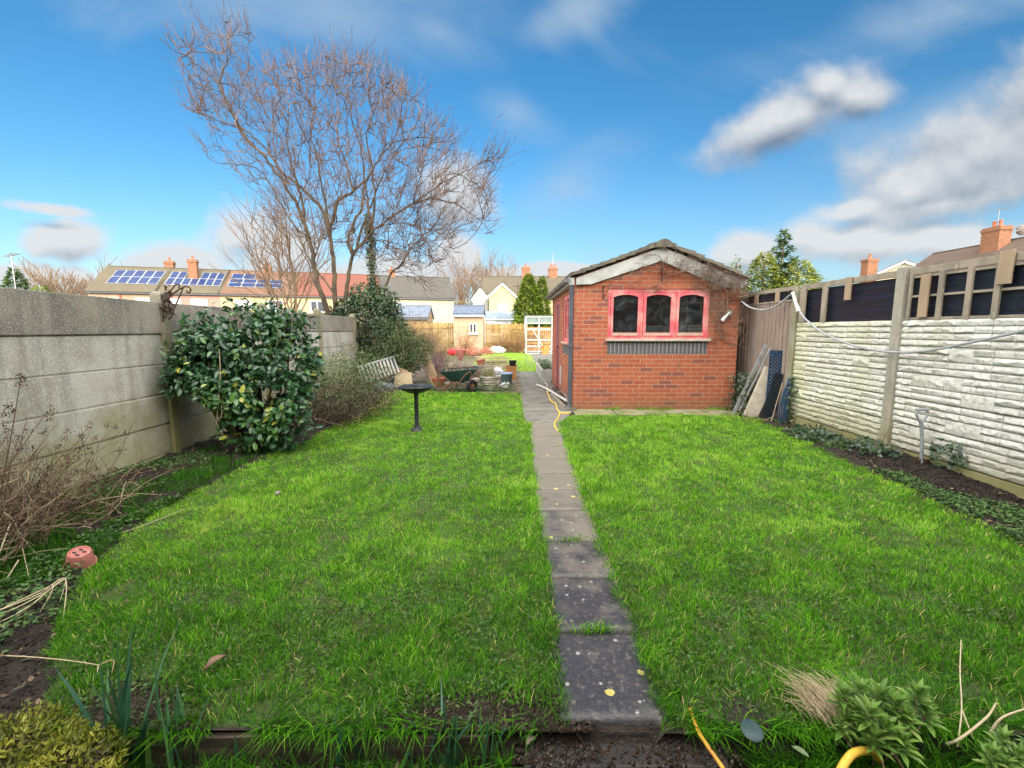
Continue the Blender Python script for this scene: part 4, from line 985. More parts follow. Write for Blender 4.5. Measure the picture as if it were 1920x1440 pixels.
# ---- ivy mass over the end of the fence
m_ivy = leafmat('ivy_leaf', [(.010, .030, .016), (.020, .050, .022), (.035, .075, .03), (.09, .13, .05), (.16, .17, .10)], .38, .12, .5)
iv = thing('ivy_mass', 'tall dark mound of ivy smothering the far end of the grey concrete fence', 'ivy', (-3.7, 11.3, 0))
lumps = [((-3.75, 11.35, 1.0), (.75, .6, .85)), ((-3.55, 11.3, 1.75), (.62, .5, .55)), ((-3.75, 11.4, 2.2), (.5, .45, .42)), ((-3.35, 11.2, 1.2), (.5, .5, .6)), ((-3.3, 11.3, 2.1), (.42, .4, .42)), ((-4.15, 11.3, 1.95), (.35, .35, .35)), ((-3.0, 11.4, 1.1), (.5, .4, .6)), ((-3.15, 11.4, 1.75), (.42, .4, .42)), ((-2.75, 11.5, .7), (.4, .4, .5))]
foliage('foliage', lumps, 12500, .062, .9, m_ivy, 'ivy', iv, .4, .4, .3, rnd=lambda p, n: np.clip(RNG.normal(.3, .17, n) + .30 * (p[:, 2] > 1.9) * RNG.random(n), 0, 1))
tubes('stems', twiggy(lambda i: (-3.6 + random.uniform(-.5, .5), 11.2 + random.uniform(-.3, .3), random.uniform(.3, 1.9)), 170, .75, .006, 1.0, 6, .3, .35), m_deadstem, iv, 3)
# willow-leaved shrub in front of it
m_wil = leafmat('willow_leaf', [(.018, .042, .016), (.035, .075, .024), (.06, .12, .032), (.12, .18, .055), (.22, .24, .11)], .5, .25)
wsr = thing('willow_shrub', 'loose mid-green shrub with narrow leaves leaning from the ivy over the rubbish heap', 'shrub', (-2.8, 10.7, 0))
lumps = [((-2.95, 10.9, 1.35), (.5, .45, .42)), ((-2.6, 10.8, 1.05), (.55, .45, .42)), ((-3.1, 10.6, .85), (.45, .4, .35)), ((-2.25, 10.8, .9), (.35, .4, .4)), ((-2.55, 10.7, .65), (.4, .4, .3)), ((-3.35, 10.5, .65), (.4, .35, .25))]
foliage('foliage', lumps, 8500, .062, .28, m_wil, 'lance', wsr, .15, .3, .4, rj=.8)
tubes('branches', twiggy(lambda i: (-2.72 + random.uniform(-.12, .12), 10.8 + random.uniform(-.1, .1), 0), 26, 1.75, .010, .45, 9, .14, 1.2) + twiggy(lambda i: (-2.7 + random.uniform(-.5, .6), 10.8, random.uniform(.7, 1.2)), 50, .7, .004, 1.2, 6, .25, .2), m_deadstem, wsr, 4)

# ---- dead flowering shrub at the left front
ds = thing('dead_perennial', 'tangle of brown dead flower stems with dried seed heads against the grey fence', 'dead plant', (-3.1, 2.6, 0))
ln = []; heads = []
for i in range(340):
    b = np.array([random.uniform(-3.75, -3.0), random.uniform(1.75, 3.2), 0.0]); L = random.uniform(.35, .90) * (1.05 if b[0] < -3.2 else .7)
    d = nrmz(np.array([[random.gauss(.22, .4), random.gauss(.1, .35), 1.0]]))[0]; p = [b]
    for k in range(8):
        d = nrmz((d + RNG.normal(0, .10, 3) + [.02, 0, -.05])[None])[0]; p.append(p[-1] + d * L / 8)
    p = np.array(p); p[:, 0] = np.maximum(p[:, 0], -3.82); ln.append((p, np.linspace(.0035, .0016, 9)))
    for s in range(3):
        k = random.randint(3, 7); q_ = p[k]; dd = nrmz((p[k] - p[k - 1] + RNG.normal(0, .08, 3))[None])[0]; sl_ = random.uniform(.06, .2)
        pp = np.array([q_ + dd * sl_ * t + np.array([0, 0, .03]) * t * t for t in np.linspace(0, 1, 4)]); pp[:, 0] = np.maximum(pp[:, 0], -3.82)
        ln.append((pp, np.linspace(.002, .001, 4)))
        if random.random() < .35: heads.append(pp[-1])
for i in range(3):       # tall stalks in front of the wall
    b = np.array([-3.25 + i * .05, 2.55 - i * .25, 0]); e = [P(40, 705, 2.75), P(90, 770, 3.0), P(15, 760, 2.6)][i]; e = np.array(e)
    p = np.array(spline([b, (b + e) / 2 + [.04, 0, .1], e], 6)); ln.append((p, np.linspace(.005, .002, len(p)))); heads += [e, e - [.02, 0, .05], e + [.02, 0, -.03]]
tubes('stems', ln, m_deadstem, ds, 3)
hp = np.repeat(np.array(heads), 16, 0) + RNG.normal(0, .012, (len(heads) * 16, 3)); n = len(hp)
m_seed = leafmat('seed_head', [(.05, .03, .022), (.10, .06, .045)], .9, 0, .2)
leaves('seed_heads', hp, rdir(n), rdir(n), .014, .010, RNG.random(n), m_seed, 'lance', ds)
# flattened straw-coloured stems
def stems(name, label, px, r=.0035, cat='stem', group=None):
    L = []
    for poly in px:
        pts = [H(a, b, z) for a, b, z in poly]; s_ = spline(pts, 6); L.append((np.array(s_), np.linspace(r, r * .55, len(s_))))
    c = L[0][0][0]; o = tubes(name, L, m_straw, origin=(c[0], c[1], 0), sides=5); return tag(o, label, cat, group)
stems('dried_stem', 'bundle of long straw-coloured dead stems lying by the upturned pink pot', [[(-60, 1180, .03), (60, 1125, .08), (125, 1083, .10)], [(-60, 1195, .03), (50, 1140, .07), (120, 1085, .09), (112, 1130, .02)], [(-50, 1168, .04), (70, 1110, .10), (100, 1100, .12), (75, 1148, .02)], [(-60, 1210, .02), (40, 1150, .05), (110, 1090, .08)], [(-40, 1160, .05), (70, 1115, .09), (122, 1085, .10), (118, 1170, .01)]])
stems('dried_stem', 'pale dead stems splayed over the weeds below the grey fence', [[(165, 935, .12), (205, 945, .08), (260, 952, .03), (330, 955, .02)], [(205, 945, .08), (232, 965, .03), (262, 968, .01)], [(205, 945, .08), (222, 960, .04), (215, 975, .01)], [(225, 945, .06), (236, 905, .14), (262, 910, .12)], [(140, 1015, .02), (240, 995, .03), (345, 955, .03)]])
stems('dried_stem', 'long bent straw stem lying on the lawn edge at the left', [[(-30, 1228, .03), (60, 1232, .04), (140, 1240, .05), (185, 1247, .05)], [(185, 1247, .05), (212, 1238, .05), (210, 1262, .02)], [(185, 1247, .05), (178, 1282, .01)]], .003)
stems('dried_stem', 'tall pale dead stalks leaning out of the brown stem tangle at the left edge', [[(-40, 900, .5), (45, 880, .5), (50, 905, .45), (35, 925, .35)], [(0, 955, .2), (30, 985, .15), (55, 1085, .05)], [(30, 990, .12), (60, 1030, .05), (102, 1068, .03)], [(-20, 920, .4), (40, 895, .45)], [(20, 980, .2), (-10, 1060, .1), (-40, 1140, .02)], [(35, 1050, .1), (5, 1095, .04), (-30, 1130, .02)]], .004)
stems('dried_stem', 'upright pale dead stalk at the right of the bottom corner plant', [[(1795, 1400, .0), (1803, 1330, .08), (1800, 1260, .16), (1802, 1200, .22)], [(1803, 1330, .08), (1825, 1385, .02)]], .0028)
stems('dried_stem', 'pale forked twig poking in at the right edge of the bottom corner', [[(1775, 1395, .0), (1800, 1385, .03), (1850, 1345, .08), (1868, 1318, .12)], [(1855, 1375, .02), (1880, 1345, .08), (1935, 1325, .12)]], .005)

# ---- daffodil clumps in the lower bed
m_daf = leafmat('daffodil_leaf', [(.020, .075, .045), (.035, .115, .065), (.06, .16, .07), (.12, .22, .05)], .40, .2, .45)
def daffodil(px, py, n, h, label, spread=.03, ylw=0):
    c = H(px, py, -.13); x = c.x + RNG.normal(0, spread, n); y = c.y + RNG.normal(0, spread * .5, n)
    p = np.stack([x, y, np.full(n, -.14)], 1); hh = h * RNG.uniform(.6, 1.1, n)
    V, F, A = blades(p, hh, np.full(n, .013), np.clip(RNG.normal(.22, .16, n), .02, .9), RNG.uniform(0, 6.28, n), np.clip(RNG.normal(.35 + ylw, .2, n), 0, 1), .4)
    o = mesh_np('daffodil_clump', V, F, m_daf, origin=(c.x, c.y, -.13), attr=A); tag(o, label, 'daffodil leaves', 'daffodil clumps in the near bed')
daffodil(235, 1440, 22, 0.493, 'tallest clump of blue-green daffodil leaves, beside the golden bush', .035)
daffodil(335, 1440, 11, 0.319, 'spreading daffodil clump just right of the tallest one', .04, .2)
daffodil(440, 1445, 7, 0.174, 'small sparse daffodil shoots in front of the timber edging, left part', .03)
daffodil(650, 1440, 18, 0.232, 'dense short daffodil clump at the middle of the timber edging', .03)
daffodil(545, 1450, 7, 0.145, 'low daffodil shoots left of the middle clump', .03)
daffodil(840, 1440, 28, 0.290, 'thick upright daffodil clump left of the steps', .032)
daffodil(915, 1445, 11, 0.246, 'thin greener daffodil clump nearest the steps', .02, .3)
daffodil(755, 1445, 9, 0.189, 'few daffodil leaves between the middle clump and the thick one', .03)

# ---- golden conifer ball, bottom left
m_gold = leafmat('golden_needles', [(.08, .10, .010), (.17, .20, .015), (.32, .33, .03), (.48, .46, .07)], .55, .3)
gb = thing('golden_bush', 'dense rounded golden-green conifer bush in the bottom left corner', 'bush', (-1.56, 1.22, -.13))
lumps = [((-1.60, 1.22, .02), (.22, .17, .17)), ((-1.44, 1.22, -.01), (.17, .15, .13)), ((-1.76, 1.18, .02), (.2, .15, .16)), ((-1.52, 1.10, -.03), (.24, .12, .15))]
foliage('foliage', lumps, 16000, .022, .30, m_gold, 'lance', gb, .75, .1, -.7, rnd=lambda p, n: np.clip(.5 + 1.5 * (fbm(p[:, 0] * 28, p[:, 2] * 28 + p[:, 1] * 20, 3, 2) - .5) + RNG.normal(0, .12, n), 0, 1))
foliage('inner_leaves', [(l[0], tuple(k * .75 for k in l[1])) for l in lumps], 4000, .03, .3, leafmat('dead_needles', [(.05, .035, .015), (.10, .07, .03)], .8, 0), 'lance', gb, .5)

# ---- leafy perennial, bottom right
m_eup = leafmat('perennial_leaf', [(.06, .13, .025), (.12, .24, .04), (.20, .34, .06), (.32, .40, .12)], .45, .3)
def whorls(name, label, cs, L, base):
    t_ = thing(name, label, 'plant', base); P_, A_, N_, S = [], [], [], []
    for (x, y, z) in cs:
        for ring in range(4):
            m_ = 7
            for k in range(m_):
                a = 6.28 * k / m_ + ring * .5 + RNG.normal(0, .15); el = .15 + .33 * ring
                P_.append((x, y, z - .030 + ring * .012)); A_.append((math.cos(a) * math.cos(el), math.sin(a) * math.cos(el), math.sin(el))); N_.append((-math.cos(a) * math.sin(el), -math.sin(a) * math.sin(el), math.cos(el)))
        S.append((np.array(spline([(base[0] + RNG.normal(0, .03), base[1] + RNG.normal(0, .03), base[2]), ((x + base[0]) / 2 + .02, (y + base[1]) / 2, (z + base[2]) / 2 + .02), (x, y, z)], 4)), np.full(9, .0028)))
    n = len(P_); Ls = L * RNG.uniform(.6, 1.2, n)
    leaves('foliage', np.array(P_), np.array(A_), np.array(N_), Ls, Ls * .34, np.clip(RNG.normal(.5, .2, n), 0, 1), m_eup, 'oval', t_)
    tubes('stems', S, m_deadstem, t_, 4)
cs = []
for px, py, z in ((1580, 1300, .14), (1612, 1290, .15), (1650, 1300, .16), (1630, 1335, .13), (1680, 1320, .14), (1600, 1330, .10), (1660, 1360, .10), (1700, 1340, .12), (1720, 1300, .15), (1640, 1380, .07), (1690, 1385, .07), (1735, 1330, .10), (1585, 1350, .06)):
    p = H(px, py + 8, z); cs.append((p.x, p.y, p.z))
whorls('leafy_perennial', 'leafy green perennial with whorled leaves at the right end of the near bed', cs, .062, (H(1660, 1400, 0).x, H(1660, 1410, 0).y, -.05))
cs = [tuple(H(px, py, z)) for px, py, z in ((1880, 1390, .10), (1910, 1420, .08), (1860, 1420, .07), (1940, 1385, .10), (1885, 1440, .05))]
whorls('leafy_perennial', 'smaller bluish leafy perennial cut by the bottom right corner', cs, .045, (H(1890, 1430, 0).x, H(1890, 1440, 0).y, -.06))
n = 260; c = H(1585, 1370, .0); e = H(1500, 1285, .06); u_ = np.array([e.x - c.x, e.y - c.y, .05])
L_ = []
for i in range(n):
    b = np.array([c.x + RNG.normal(.02, .045), c.y + RNG.normal(0, .02), -.02]); d = u_ * RNG.uniform(.6, 1.15) + RNG.normal(0, .03, 3); d[2] = abs(d[2]) * .8
    p = np.array([b + d * t + np.array([0, 0, .10]) * math.sin(t * 2.4) * .6 for t in np.linspace(0, 1, 6)]); L_.append((p, np.linspace(.0016, .0008, 6)))
tag(tubes('dead_grass_tuft', L_, m_straw, origin=(c.x, c.y, 0), sides=3), 'tuft of straw-coloured dead grass bent over beside the leafy perennial', 'dead grass')
# ---- ivy at the foot of the right fence
def ivy_patch(label, c, r, n):
    p, d = crown_pts([(c, r)], n, .1); ok = (p[:, 2] > .01) & (p[:, 0] < RX - .07); p = p[ok]; n = len(p)
    o = leaves('ivy_plant', p, rdir(n), np.array([-.6, -.3, 1.]) + .5 * rdir(n), RNG.uniform(.03, .06, n), RNG.uniform(.03, .055, n), RNG.random(n) * .7, m_ivy, 'ivy', origin=(c[0], c[1], 0)); tag(o, label, 'ivy', 'ivy along the right fence')
ivy_patch('ivy creeping up the far post where the white fence starts', (4.18, 6.45, .35), (.10, .14, .45), 260)
ivy_patch('low dark ivy at the foot of the middle of the white fence', (3.95, 5.55, .03), (.28, .5, .12), 480)
ivy_patch('ivy around the base of the near grey fence post', (4.02, 4.75, .05), (.2, .4, .16), 380)
ivy_patch('ivy sprig beside the spade at the fence foot', (4.16, 4.05, .22), (.05, .2, .16), 90)
bl = []
for pts in ([(1655, 830, .2), (1662, 812, .35), (1680, 795, .4), (1710, 798, .35), (1722, 810, .2)], [(1640, 838, .05), (1650, 815, .2), (1690, 830, .1)], [(1560, 800, .05), (1570, 785, .2), (1600, 800, .1)]):
    s_ = spline([P(a, b, 4.6 if a > 1600 else 5.4) for a, b, z in pts], 5); bl.append((np.array(s_), np.linspace(.004, .002, len(s_))))
tag(tubes('bramble', bl, m_deadstem, origin=(3.9, 4.7, 0), sides=4), 'thin bare bramble stems arching at the base of the near grey fence post', 'bramble')

# ---- climber on the shed gable
vs = []
def vine(px, py, dx, dy, L, r, depth=0):
    p = [P(px, py, SY0 - .03 - random.uniform(0, .04))]; x, y = px, py; n = max(4, int(L / 9)); pts = [(x, y)]
    for k in range(n):
        a = random.gauss(0, .35); c, s = math.cos(a), math.sin(a); dx, dy = dx * c - dy * s, dx * s + dy * c; dy -= .03; m_ = math.hypot(dx, dy); dx /= m_; dy /= m_
        x += dx * L / n; y += dy * L / n; x = min(max(x, 1180), 1402); roof = 463 + (abs(x - 1243)) * .405 - 8; y = max(y, roof)
        if 1142 < x < 1326 and 548 < y < 640: break
        yy = SY0 - .03 if y > roof + 48 else SY0 - .115
        p.append(P(x, y, yy - random.uniform(0, .03))); pts.append((x, y))
    if len(p) < 2: return
    vs.append((np.array([tuple(q_) for q_ in p]), np.linspace(r, max(.0018, r * .4), len(p))))
    if depth < 3:
        for q_ in range((4, 4, 3)[depth]):
            k = random.randrange(0, len(pts)); vine(pts[k][0], pts[k][1], dx + random.gauss(0, .8), dy + random.gauss(-.1, .7), L * random.uniform(.3, .6), r * .55, depth + 1)
random.seed(5)
for a in ((1345, 600, -.15, -1, 130), (1350, 590, -.7, -1, 190), (1362, 590, .1, -1, 120), (1372, 600, .1, -1, 130), (1340, 610, -.3, -1, 110), (1330, 575, -1, -.45, 150), (1385, 590, 0, -1, 90), (1335, 520, -1, -.6, 120), (1345, 560, -.8, -.9, 170), (1290, 520, -.9, -.2, 110), (1242, 500, .2, -1, 45), (1320, 610, .3, 1, 60), (1345, 600, .1, 1, 70), (1365, 560, .2, .8, 80), (1350, 560, -.3, -1, 100), (1300, 500, -1, -.5, 90), (1370, 540, .2, -1, 60), (1380, 560, .1, -1, 50), (1330, 530, .3, -1, 60), (1345, 620, .3, .8, 90), (1300, 510, 1, -.3, 80), (1355, 520, -.8, -.5, 120)):
    vine(*a, .0075)
for i in range(22): vine(random.uniform(1325, 1392), random.uniform(500, 620), random.gauss(-.1, .6), -1 if random.random() < .75 else .8, random.uniform(40, 110), .0045, 1)
vine(1140, 525, .4, -1, 45, .003, 1); vine(1150, 520, .8, -.6, 50, .003, 1)
tag(tubes('climbing_vine', vs, leafmat('vine_stem', [(.11, .07, .05), (.19, .13, .095), (.28, .20, .15)], .85, 0, .2), origin=(3.6, 7.6, 1.5), sides=4), 'bare leafless climber spreading over the right half of the shed gable', 'climber')
random.seed(9)
# ================================================================ THINGS IN THE GARDEN
m_cast = M('dark_metal', (.022, .026, .032), (.04, .045, .05), 12, .45, .2, .002, metal=.3)
m_terra = M('terracotta', (.42, .13, .065), (.32, .11, .06), 12, .8, .25, .003, c3=(.48, .28, .20))
m_pinkpot = M('faded_plastic', (.44, .14, .115), (.34, .13, .10), 14, .7, .2, .002, c3=(.42, .28, .20))
def rootmesh(mb, name, mat, label, cat, org, group=None, **k): return tag(mb.build(name, mat, origin=org, **k), label, cat, group)
# bird bath
bx_, by_ = -1.33, 6.0
bb_ = thing('bird_bath', 'dark grey pedestal bird bath standing on the lawn', 'bird bath', (bx_, by_, 0))
MB().lathe([(.0, -.02), (.085, -.02), (.085, .012), (.07, .03), (.045, .045), (.036, .07), (.030, .10), (.028, .5), (.034, .53), (.06, .545), (.0, .55)], (bx_, by_, 0), 24).build('pedestal', m_cast, bb_, True)
MB().lathe([(.0, .535), (.05, .537), (.12, .555), (.19, .590), (.232, .622), (.245, .634), (.238, .640), (.222, .630), (.17, .606), (.08, .590), (.0, .585)], (bx_, by_, 0), 40, cap=False).build('bowl', m_cast, bb_, True)
wmat, nt_, b_, o_ = _base('water'); b_.inputs['Base Color'].default_value = (.02, .025, .03, 1); b_.inputs['Roughness'].default_value = .03
MB().lathe([(0, .618), (.20, .618)], (bx_, by_, 0), 32, cap=False).build('water', wmat, bb_)
MB().lathe([(.0, .585), (.016, .59), (.016, .655), (.010, .665), (0, .668)], (bx_, by_, 0), 12).build('finial', m_cast, bb_, True)
# upturned pot on the lawn edge
px_, py_ = -2.58, 2.46; rot = Matrix.Rotation(R(14), 3, 'Y') @ Matrix.Rotation(R(12), 3, 'X')
up = thing('plant_pot', 'small pink plastic pot upside down at the left edge of the lawn', 'plant pot', (px_, py_, .01))
MB().lathe([(.070, 0), (.072, .0), (.074, .024), (.066, .026), (.054, .100), (.050, .107), (.044, .107), (.040, .101), (0, .101)], (px_, py_, .015), 32, rot, cap=False).build('body', m_pinkpot, up, True)
hm = MB()
for a, r_ in ((.5, .022), (2.0, .022), (3.6, .022), (5.1, .022)): hm.lathe([(0, .1016), (.008, .1016)], Vector((px_, py_, .015)) + rot @ Vector((r_ * math.cos(a), r_ * math.sin(a), .001)), 10, rot, sx=1.5, cap=False)
hm.build('drainage_holes', m_black, up)
# garden spade / fork stuck in the bed
sx, sy = 4.10, 4.25; sp_ = thing('garden_spade', 'garden spade with pale D-shaped handle standing in soil against the white fence', 'spade', (sx, sy, 0))
m_sil = M('galvanised', (.42, .44, .46), (.30, .32, .34), 10, .45, .15, .002, metal=.4)
MB().tube([(sx, sy, .06), (sx - .015, sy, .3), (sx - .045, sy, .50)], [.016, .015, .016], 10).build('shaft', m_sil, sp_, True)
hd = MB(); c0 = Vector((sx - .045, sy, .50)); hd.tube(spline([c0, c0 + Vector((-.035, .0, .03)), c0 + Vector((-.060, .0, .09)), c0 + Vector((-.055, 0, .125))], 5), .011, 8); hd.tube(spline([c0, c0 + Vector((.028, .0, .03)), c0 + Vector((.050, .0, .09)), c0 + Vector((.045, 0, .125))], 5), .011, 8)
hd.tube([c0 + Vector((-.068, 0, .128)), c0 + Vector((.058, 0, .136))], .014, 10); hd.build('handle', m_sil, sp_, True)
MB().prism([(sx - .08, sy - .01, .13), (sx + .08, sy - .01, .13), (sx + .085, sy - .01, -.04), (sx, sy - .01, -.08), (sx - .085, sy - .01, -.04)], (0, .008, 0)).build('blade', m_iron, sp_, bevel=.002)
# small litter on the lawn and step
def deadleaf(px, py, z, L, label, mat, az=0.5, curl=1):
    c = H(px, py, z); pts = []; n = 8; mb = MB(); vs_ = []; fs = []
    for i in range(n + 1):
        t = i / n; w = L * .22 * math.sin(math.pi * min(1, t * .95 + .03)) ** .8; zz = .012 * math.sin(t * 3.1) * curl
        cx, cy = c.x + math.cos(az) * (t - .5) * L, c.y + math.sin(az) * (t - .5) * L
        for s_ in (-1, 0, 1): vs_.append((cx - math.sin(az) * w * s_, cy + math.cos(az) * w * s_, c.z + zz + abs(s_) * .006 * curl))
    for i in range(n):
        for j in range(2): fs.append((i * 3 + j, i * 3 + j + 1, i * 3 + 4 + j, i * 3 + 3 + j))
    k = len(vs_); vs_ += [(a, b, d - .0015) for a, b, d in vs_]; fs += [tuple(i + k for i in f[::-1]) for f in fs]
    mb.add(vs_, fs); rootmesh(mb, 'fallen_leaf', mat, label, 'leaf', tuple(c), smooth=True)
m_leafb = M('brown_leaf', (.20, .12, .07), (.12, .065, .04), 30, .7, .1); m_leafp = M('pale_leaf', (.32, .27, .22), (.24, .19, .15), 30, .7, .1)
deadleaf(405, 1245, .055, .085, 'curled orange-brown dead leaf on the near left lawn', m_leafb, 1.1, 1.5)
deadleaf(996, 1388, -.03, .055, 'pale brown fallen leaf on the stone step', m_leafp, .9)
deadleaf(1085 + 600, 1400, .0, .05, 'broad green fallen leaf below the leafy perennial', M('green_leaf', (.12, .17, .08), (.16, .2, .1), 30, .5, .1), 1.4, .5)
deadleaf(1500, 1410, .0, .05, 'long dull green leaf in the grass near the yellow pipe', M('green_leaf2', (.12, .17, .08), (.16, .2, .1), 30, .5, .1), 2.3, .5)
def stone(label, c, s, mat, group=None, seed=0, name='stone', cat='stone'):
    v = MB(); n, m_ = 10, 14; vs_ = []; fs = []
    for i in range(n + 1):
        for j in range(m_):
            th = math.pi * i / n; ph = 2 * math.pi * j / m_; d = Vector((math.sin(th) * math.cos(ph), math.sin(th) * math.sin(ph), math.cos(th)))
            k = 1 + .35 * (float(fbm(d.x * 2 + seed, d.y * 2 + d.z * 2, seed, 2)) - .5); k = k / max(abs(d.x), abs(d.y), abs(d.z)) ** .35
            vs_.append((c[0] + d.x * s[0] * k, c[1] + d.y * s[1] * k, c[2] + d.z * s[2] * k))
    for i in range(n):
        for j in range(m_): fs.append((i * m_ + j, (i + 1) * m_ + j, (i + 1) * m_ + (j + 1) % m_, i * m_ + (j + 1) % m_))
    v.add(vs_, fs); return rootmesh(v, name, mat, label, cat, tuple(c), group, smooth=True)
m_stone = M('stone', (.30, .27, .22), (.20, .18, .15), 8, .9, .5, .01, c3=(.42, .39, .33))
c = H(521, 927, .03); stone('little round stone lying in the grass of the left lawn', (c.x, c.y, .04), (.022, .02, .018), m_stone)
c = H(1408, 1388, .0); rootmesh(MB().lathe([(0, .0), (.034, .0), (.036, .006), (.030, .010), (0, .009)], (c.x, c.y, .035), 24, Matrix.Rotation(R(18), 3, 'X')), 'plastic_disc', M('teal_plastic', (.03, .065, .060), (.025, .05, .048), 20, .5, .1), 'small round teal plastic lid lying in grass by the yellow pipe', 'lid', (c.x, c.y, .03), smooth=True)
m_yel = M('yellow_pipe', (.62, .34, .03), (.50, .22, .03), 20, .45, .15, .002, c3=(.12, .06, .03), lo3=.60, hi3=.70)
m_yel2 = M('yellow_hose', (.80, .52, .06), (.66, .40, .05), 20, .45, .1, .002)
def hose(name, pts, r, mat, label, cat='hose', n=10):
    s_ = spline(pts, 8); return rootmesh(MB().tube(s_, r, n), name, mat, label, cat, tuple(s_[0]), smooth=True)
hose('hose', [H(1294, 1330, .0), H(1305, 1362, .02), H(1322, 1392, .015), H(1345, 1425, .01), H(1375, 1470, .0)], .0065, m_yel, 'thin muddy yellow hose coming up out of the lawn right of the steps')
hose('pipe', [H(1565, 1470, -.02), H(1583, 1432, .01), H(1602, 1412, .02), H(1632, 1408, .0), H(1650, 1425, -.05)], .0125, m_yel2, 'thick bright yellow pipe arching over the bottom edge of the picture', 'pipe')
# yellow hose, white pipe and cables at the shed corner
hose('hose', [H(1026, 733, .04), H(1030, 745, .03), H(1034, 752, .03), H(1042, 757, .03), H(1045, 768, .025), H(1050, 773, .02), H(1058, 775, .02), H(1069, 774, .03)], .013, m_yel2, 'yellow garden hose snaking on the path beside the shed corner')
hose('hose', [H(1049, 774, .02), H(1047, 783, .02), H(1040, 793, .02), H(1041, 801, .02), H(1047, 808, .02)], .011, m_yel2, 'short yellow hose end curling into the lawn corner by the path')
m_wpipe = M('white_pipe', (.62, .60, .55), (.50, .47, .42), 10, .5, .1)
hose('pipe', [H(1006, 721, .03), H(1025, 729, .06), H(1045, 741, .08), H(1063, 752, .12)], .022, m_wpipe, 'straight off-white plastic pipe lying across the path beside the shed', 'pipe')
hose('cable', [H(1020, 716, .02), H(1026, 722, .12), H(1024, 728, .05), H(1030, 735, .03)], .010, m_wpipe, 'looped pale cable by the shed door step', 'cable')
hose('cable', [H(1040, 738, .05), H(1052, 734, .12), H(1060, 741, .15), H(1064, 752, .08)], .009, M('grey_cable', (.25, .25, .27)), 'thin grey cable looping at the foot of the downpipe', 'cable')
p0 = Vector((.93, 10.3, .02)); b1 = MB(); b1.beam((.98, 10.2, .05), (1.0, 7.75, .05), .06, .05); rootmesh(b1, 'timber_batten', m_oldwood, 'dark timber batten lying along the foot of the shed side wall', 'timber', (.98, 9, .05))
b1 = MB(); b1.beam((.86, 9.4, .03), (.95, 7.72, .03), .05, .03); rootmesh(b1, 'timber_batten', m_twood, 'pale thin batten lying beside the downpipe foot', 'timber', (.9, 8.5, .03))
rootmesh(MB().box((1.0, 7.60, .025), (.26, .12, .03)), 'paving_block', m_conc, 'small pale block under the foot of the downpipe', 'block', (1.0, 7.6, .02), bevel=.004)

# grey flexible pipe slung from the shed to the fence post and away along the fence
def onf(px, py, X=4.10): Y = X * FPX / (px - 960); return P(px, py, Y * 1.0)
m_cond = M('grey_conduit', (.36, .37, .38), (.26, .27, .28), 12, .5, .1)
hp_ = thing('sagging_pipe', 'grey flexible pipe slung in loops from the shed over the white fence', 'pipe', (4.1, 6.4, 1.9))
s1 = spline([P(1390, 565, 7.58), P(1408, 577, 7.4), P(1432, 581, 7.1), P(1458, 572, 6.8), P(1478, 556, 6.6), P(1487, 548, 6.5)], 8)
MB().tube(s1, .013, 8).build('flexible_pipe', m_cond, hp_, True)
MB().tube([onf(1486, 548), onf(1492, 568), onf(1498, 584)], [.022, .02, .03], 12).build('elbow', m_wpipe, hp_, True)
s2_ = spline([onf(a, b) for a, b in ((1498, 582), (1512, 600), (1540, 622), (1580, 641), (1630, 655), (1690, 661), (1750, 656), (1830, 640), (1920, 620), (2040, 588))], 8)
MB().tube(s2_, .013, 8).build('flexible_pipe', m_cond, hp_, True)

# things leaning between the shed and the fence
a_, b_2 = Vector((3.70, 7.22, .0)), P(1435, 647, 6.98)
ml = thing('metal_channel', 'pair of long grey metal channels leaning on the timber fence beside the shed', 'metal rail', tuple(a_))
for k in (0, 1):
    off = Vector((.045 * k + .01, -.03 * k, -.03 * k)); m = MB(); m.beam(a_ + off, Vector(b_2) + off * 1.3, .045 if k == 0 else .025, .03, (0, -1, .3)); m.build('channel', m_sil, ml, bevel=.002)
m = MB(); m.beam((3.86, 7.30, .0), (4.12, 7.28, .72), .13, .03, (0, -1, .2)); rootmesh(m, 'timber_board', M('mossy_board', (.24, .19, .06), (.14, .11, .04), 6, .9, .4, .004), 'short yellow-brown mossy board leaning behind the metal channels', 'board', (3.86, 7.3, 0), bevel=.004)
m = MB(); m.beam((3.86, 6.98, .0), (4.13, 6.93, .80), .21, .05, (-.2, -1, .2)); rootmesh(m, 'concrete_slab', M('stone_effect', (.50, .45, .36), (.38, .34, .27), 7, .9, .9, .012, c3=(.30, .26, .2)), 'pale stone-effect concrete slab leaning beside the timber fence', 'concrete slab', (3.86, 6.98, 0), bevel=.006)
m_blue1 = M('blue_plastic', (.015, .05, .11), (.012, .04, .085), 9, .4, .15, .003); m_bluedk = M('dark_blue_plastic', (.012, .018, .024), (.01, .014, .018), 9, .45, .15, .003)
m = MB(); lx0, lx1, ly, lz0, lz1 = 4.02, 4.19, 6.86, .0, 1.05
def lat(u, v): return Vector((4.02 + (.02 + .0) * v + .16 * u, 6.84 - .03 * u, 1.08 * v))
m.beam(lat(0, 0), lat(0, 1), .014, .014); m.beam(lat(1, 0), lat(1, 1), .014, .014); m.beam(lat(0, 1), lat(1, 1), .014, .014)
for i in range(-3, 20):
    v0 = i / 19
    for sgn in (1, -1):
        p_ = []
        for u in (0, 1):
            v = v0 + (.16 * u if sgn > 0 else .16 * (1 - u)); p_.append(lat(u, min(max(v, 0), 1)))
        if (p_[0] - p_[1]).length > .05: m.beam(p_[0], p_[1], .020, .008, (0, -1, 0))
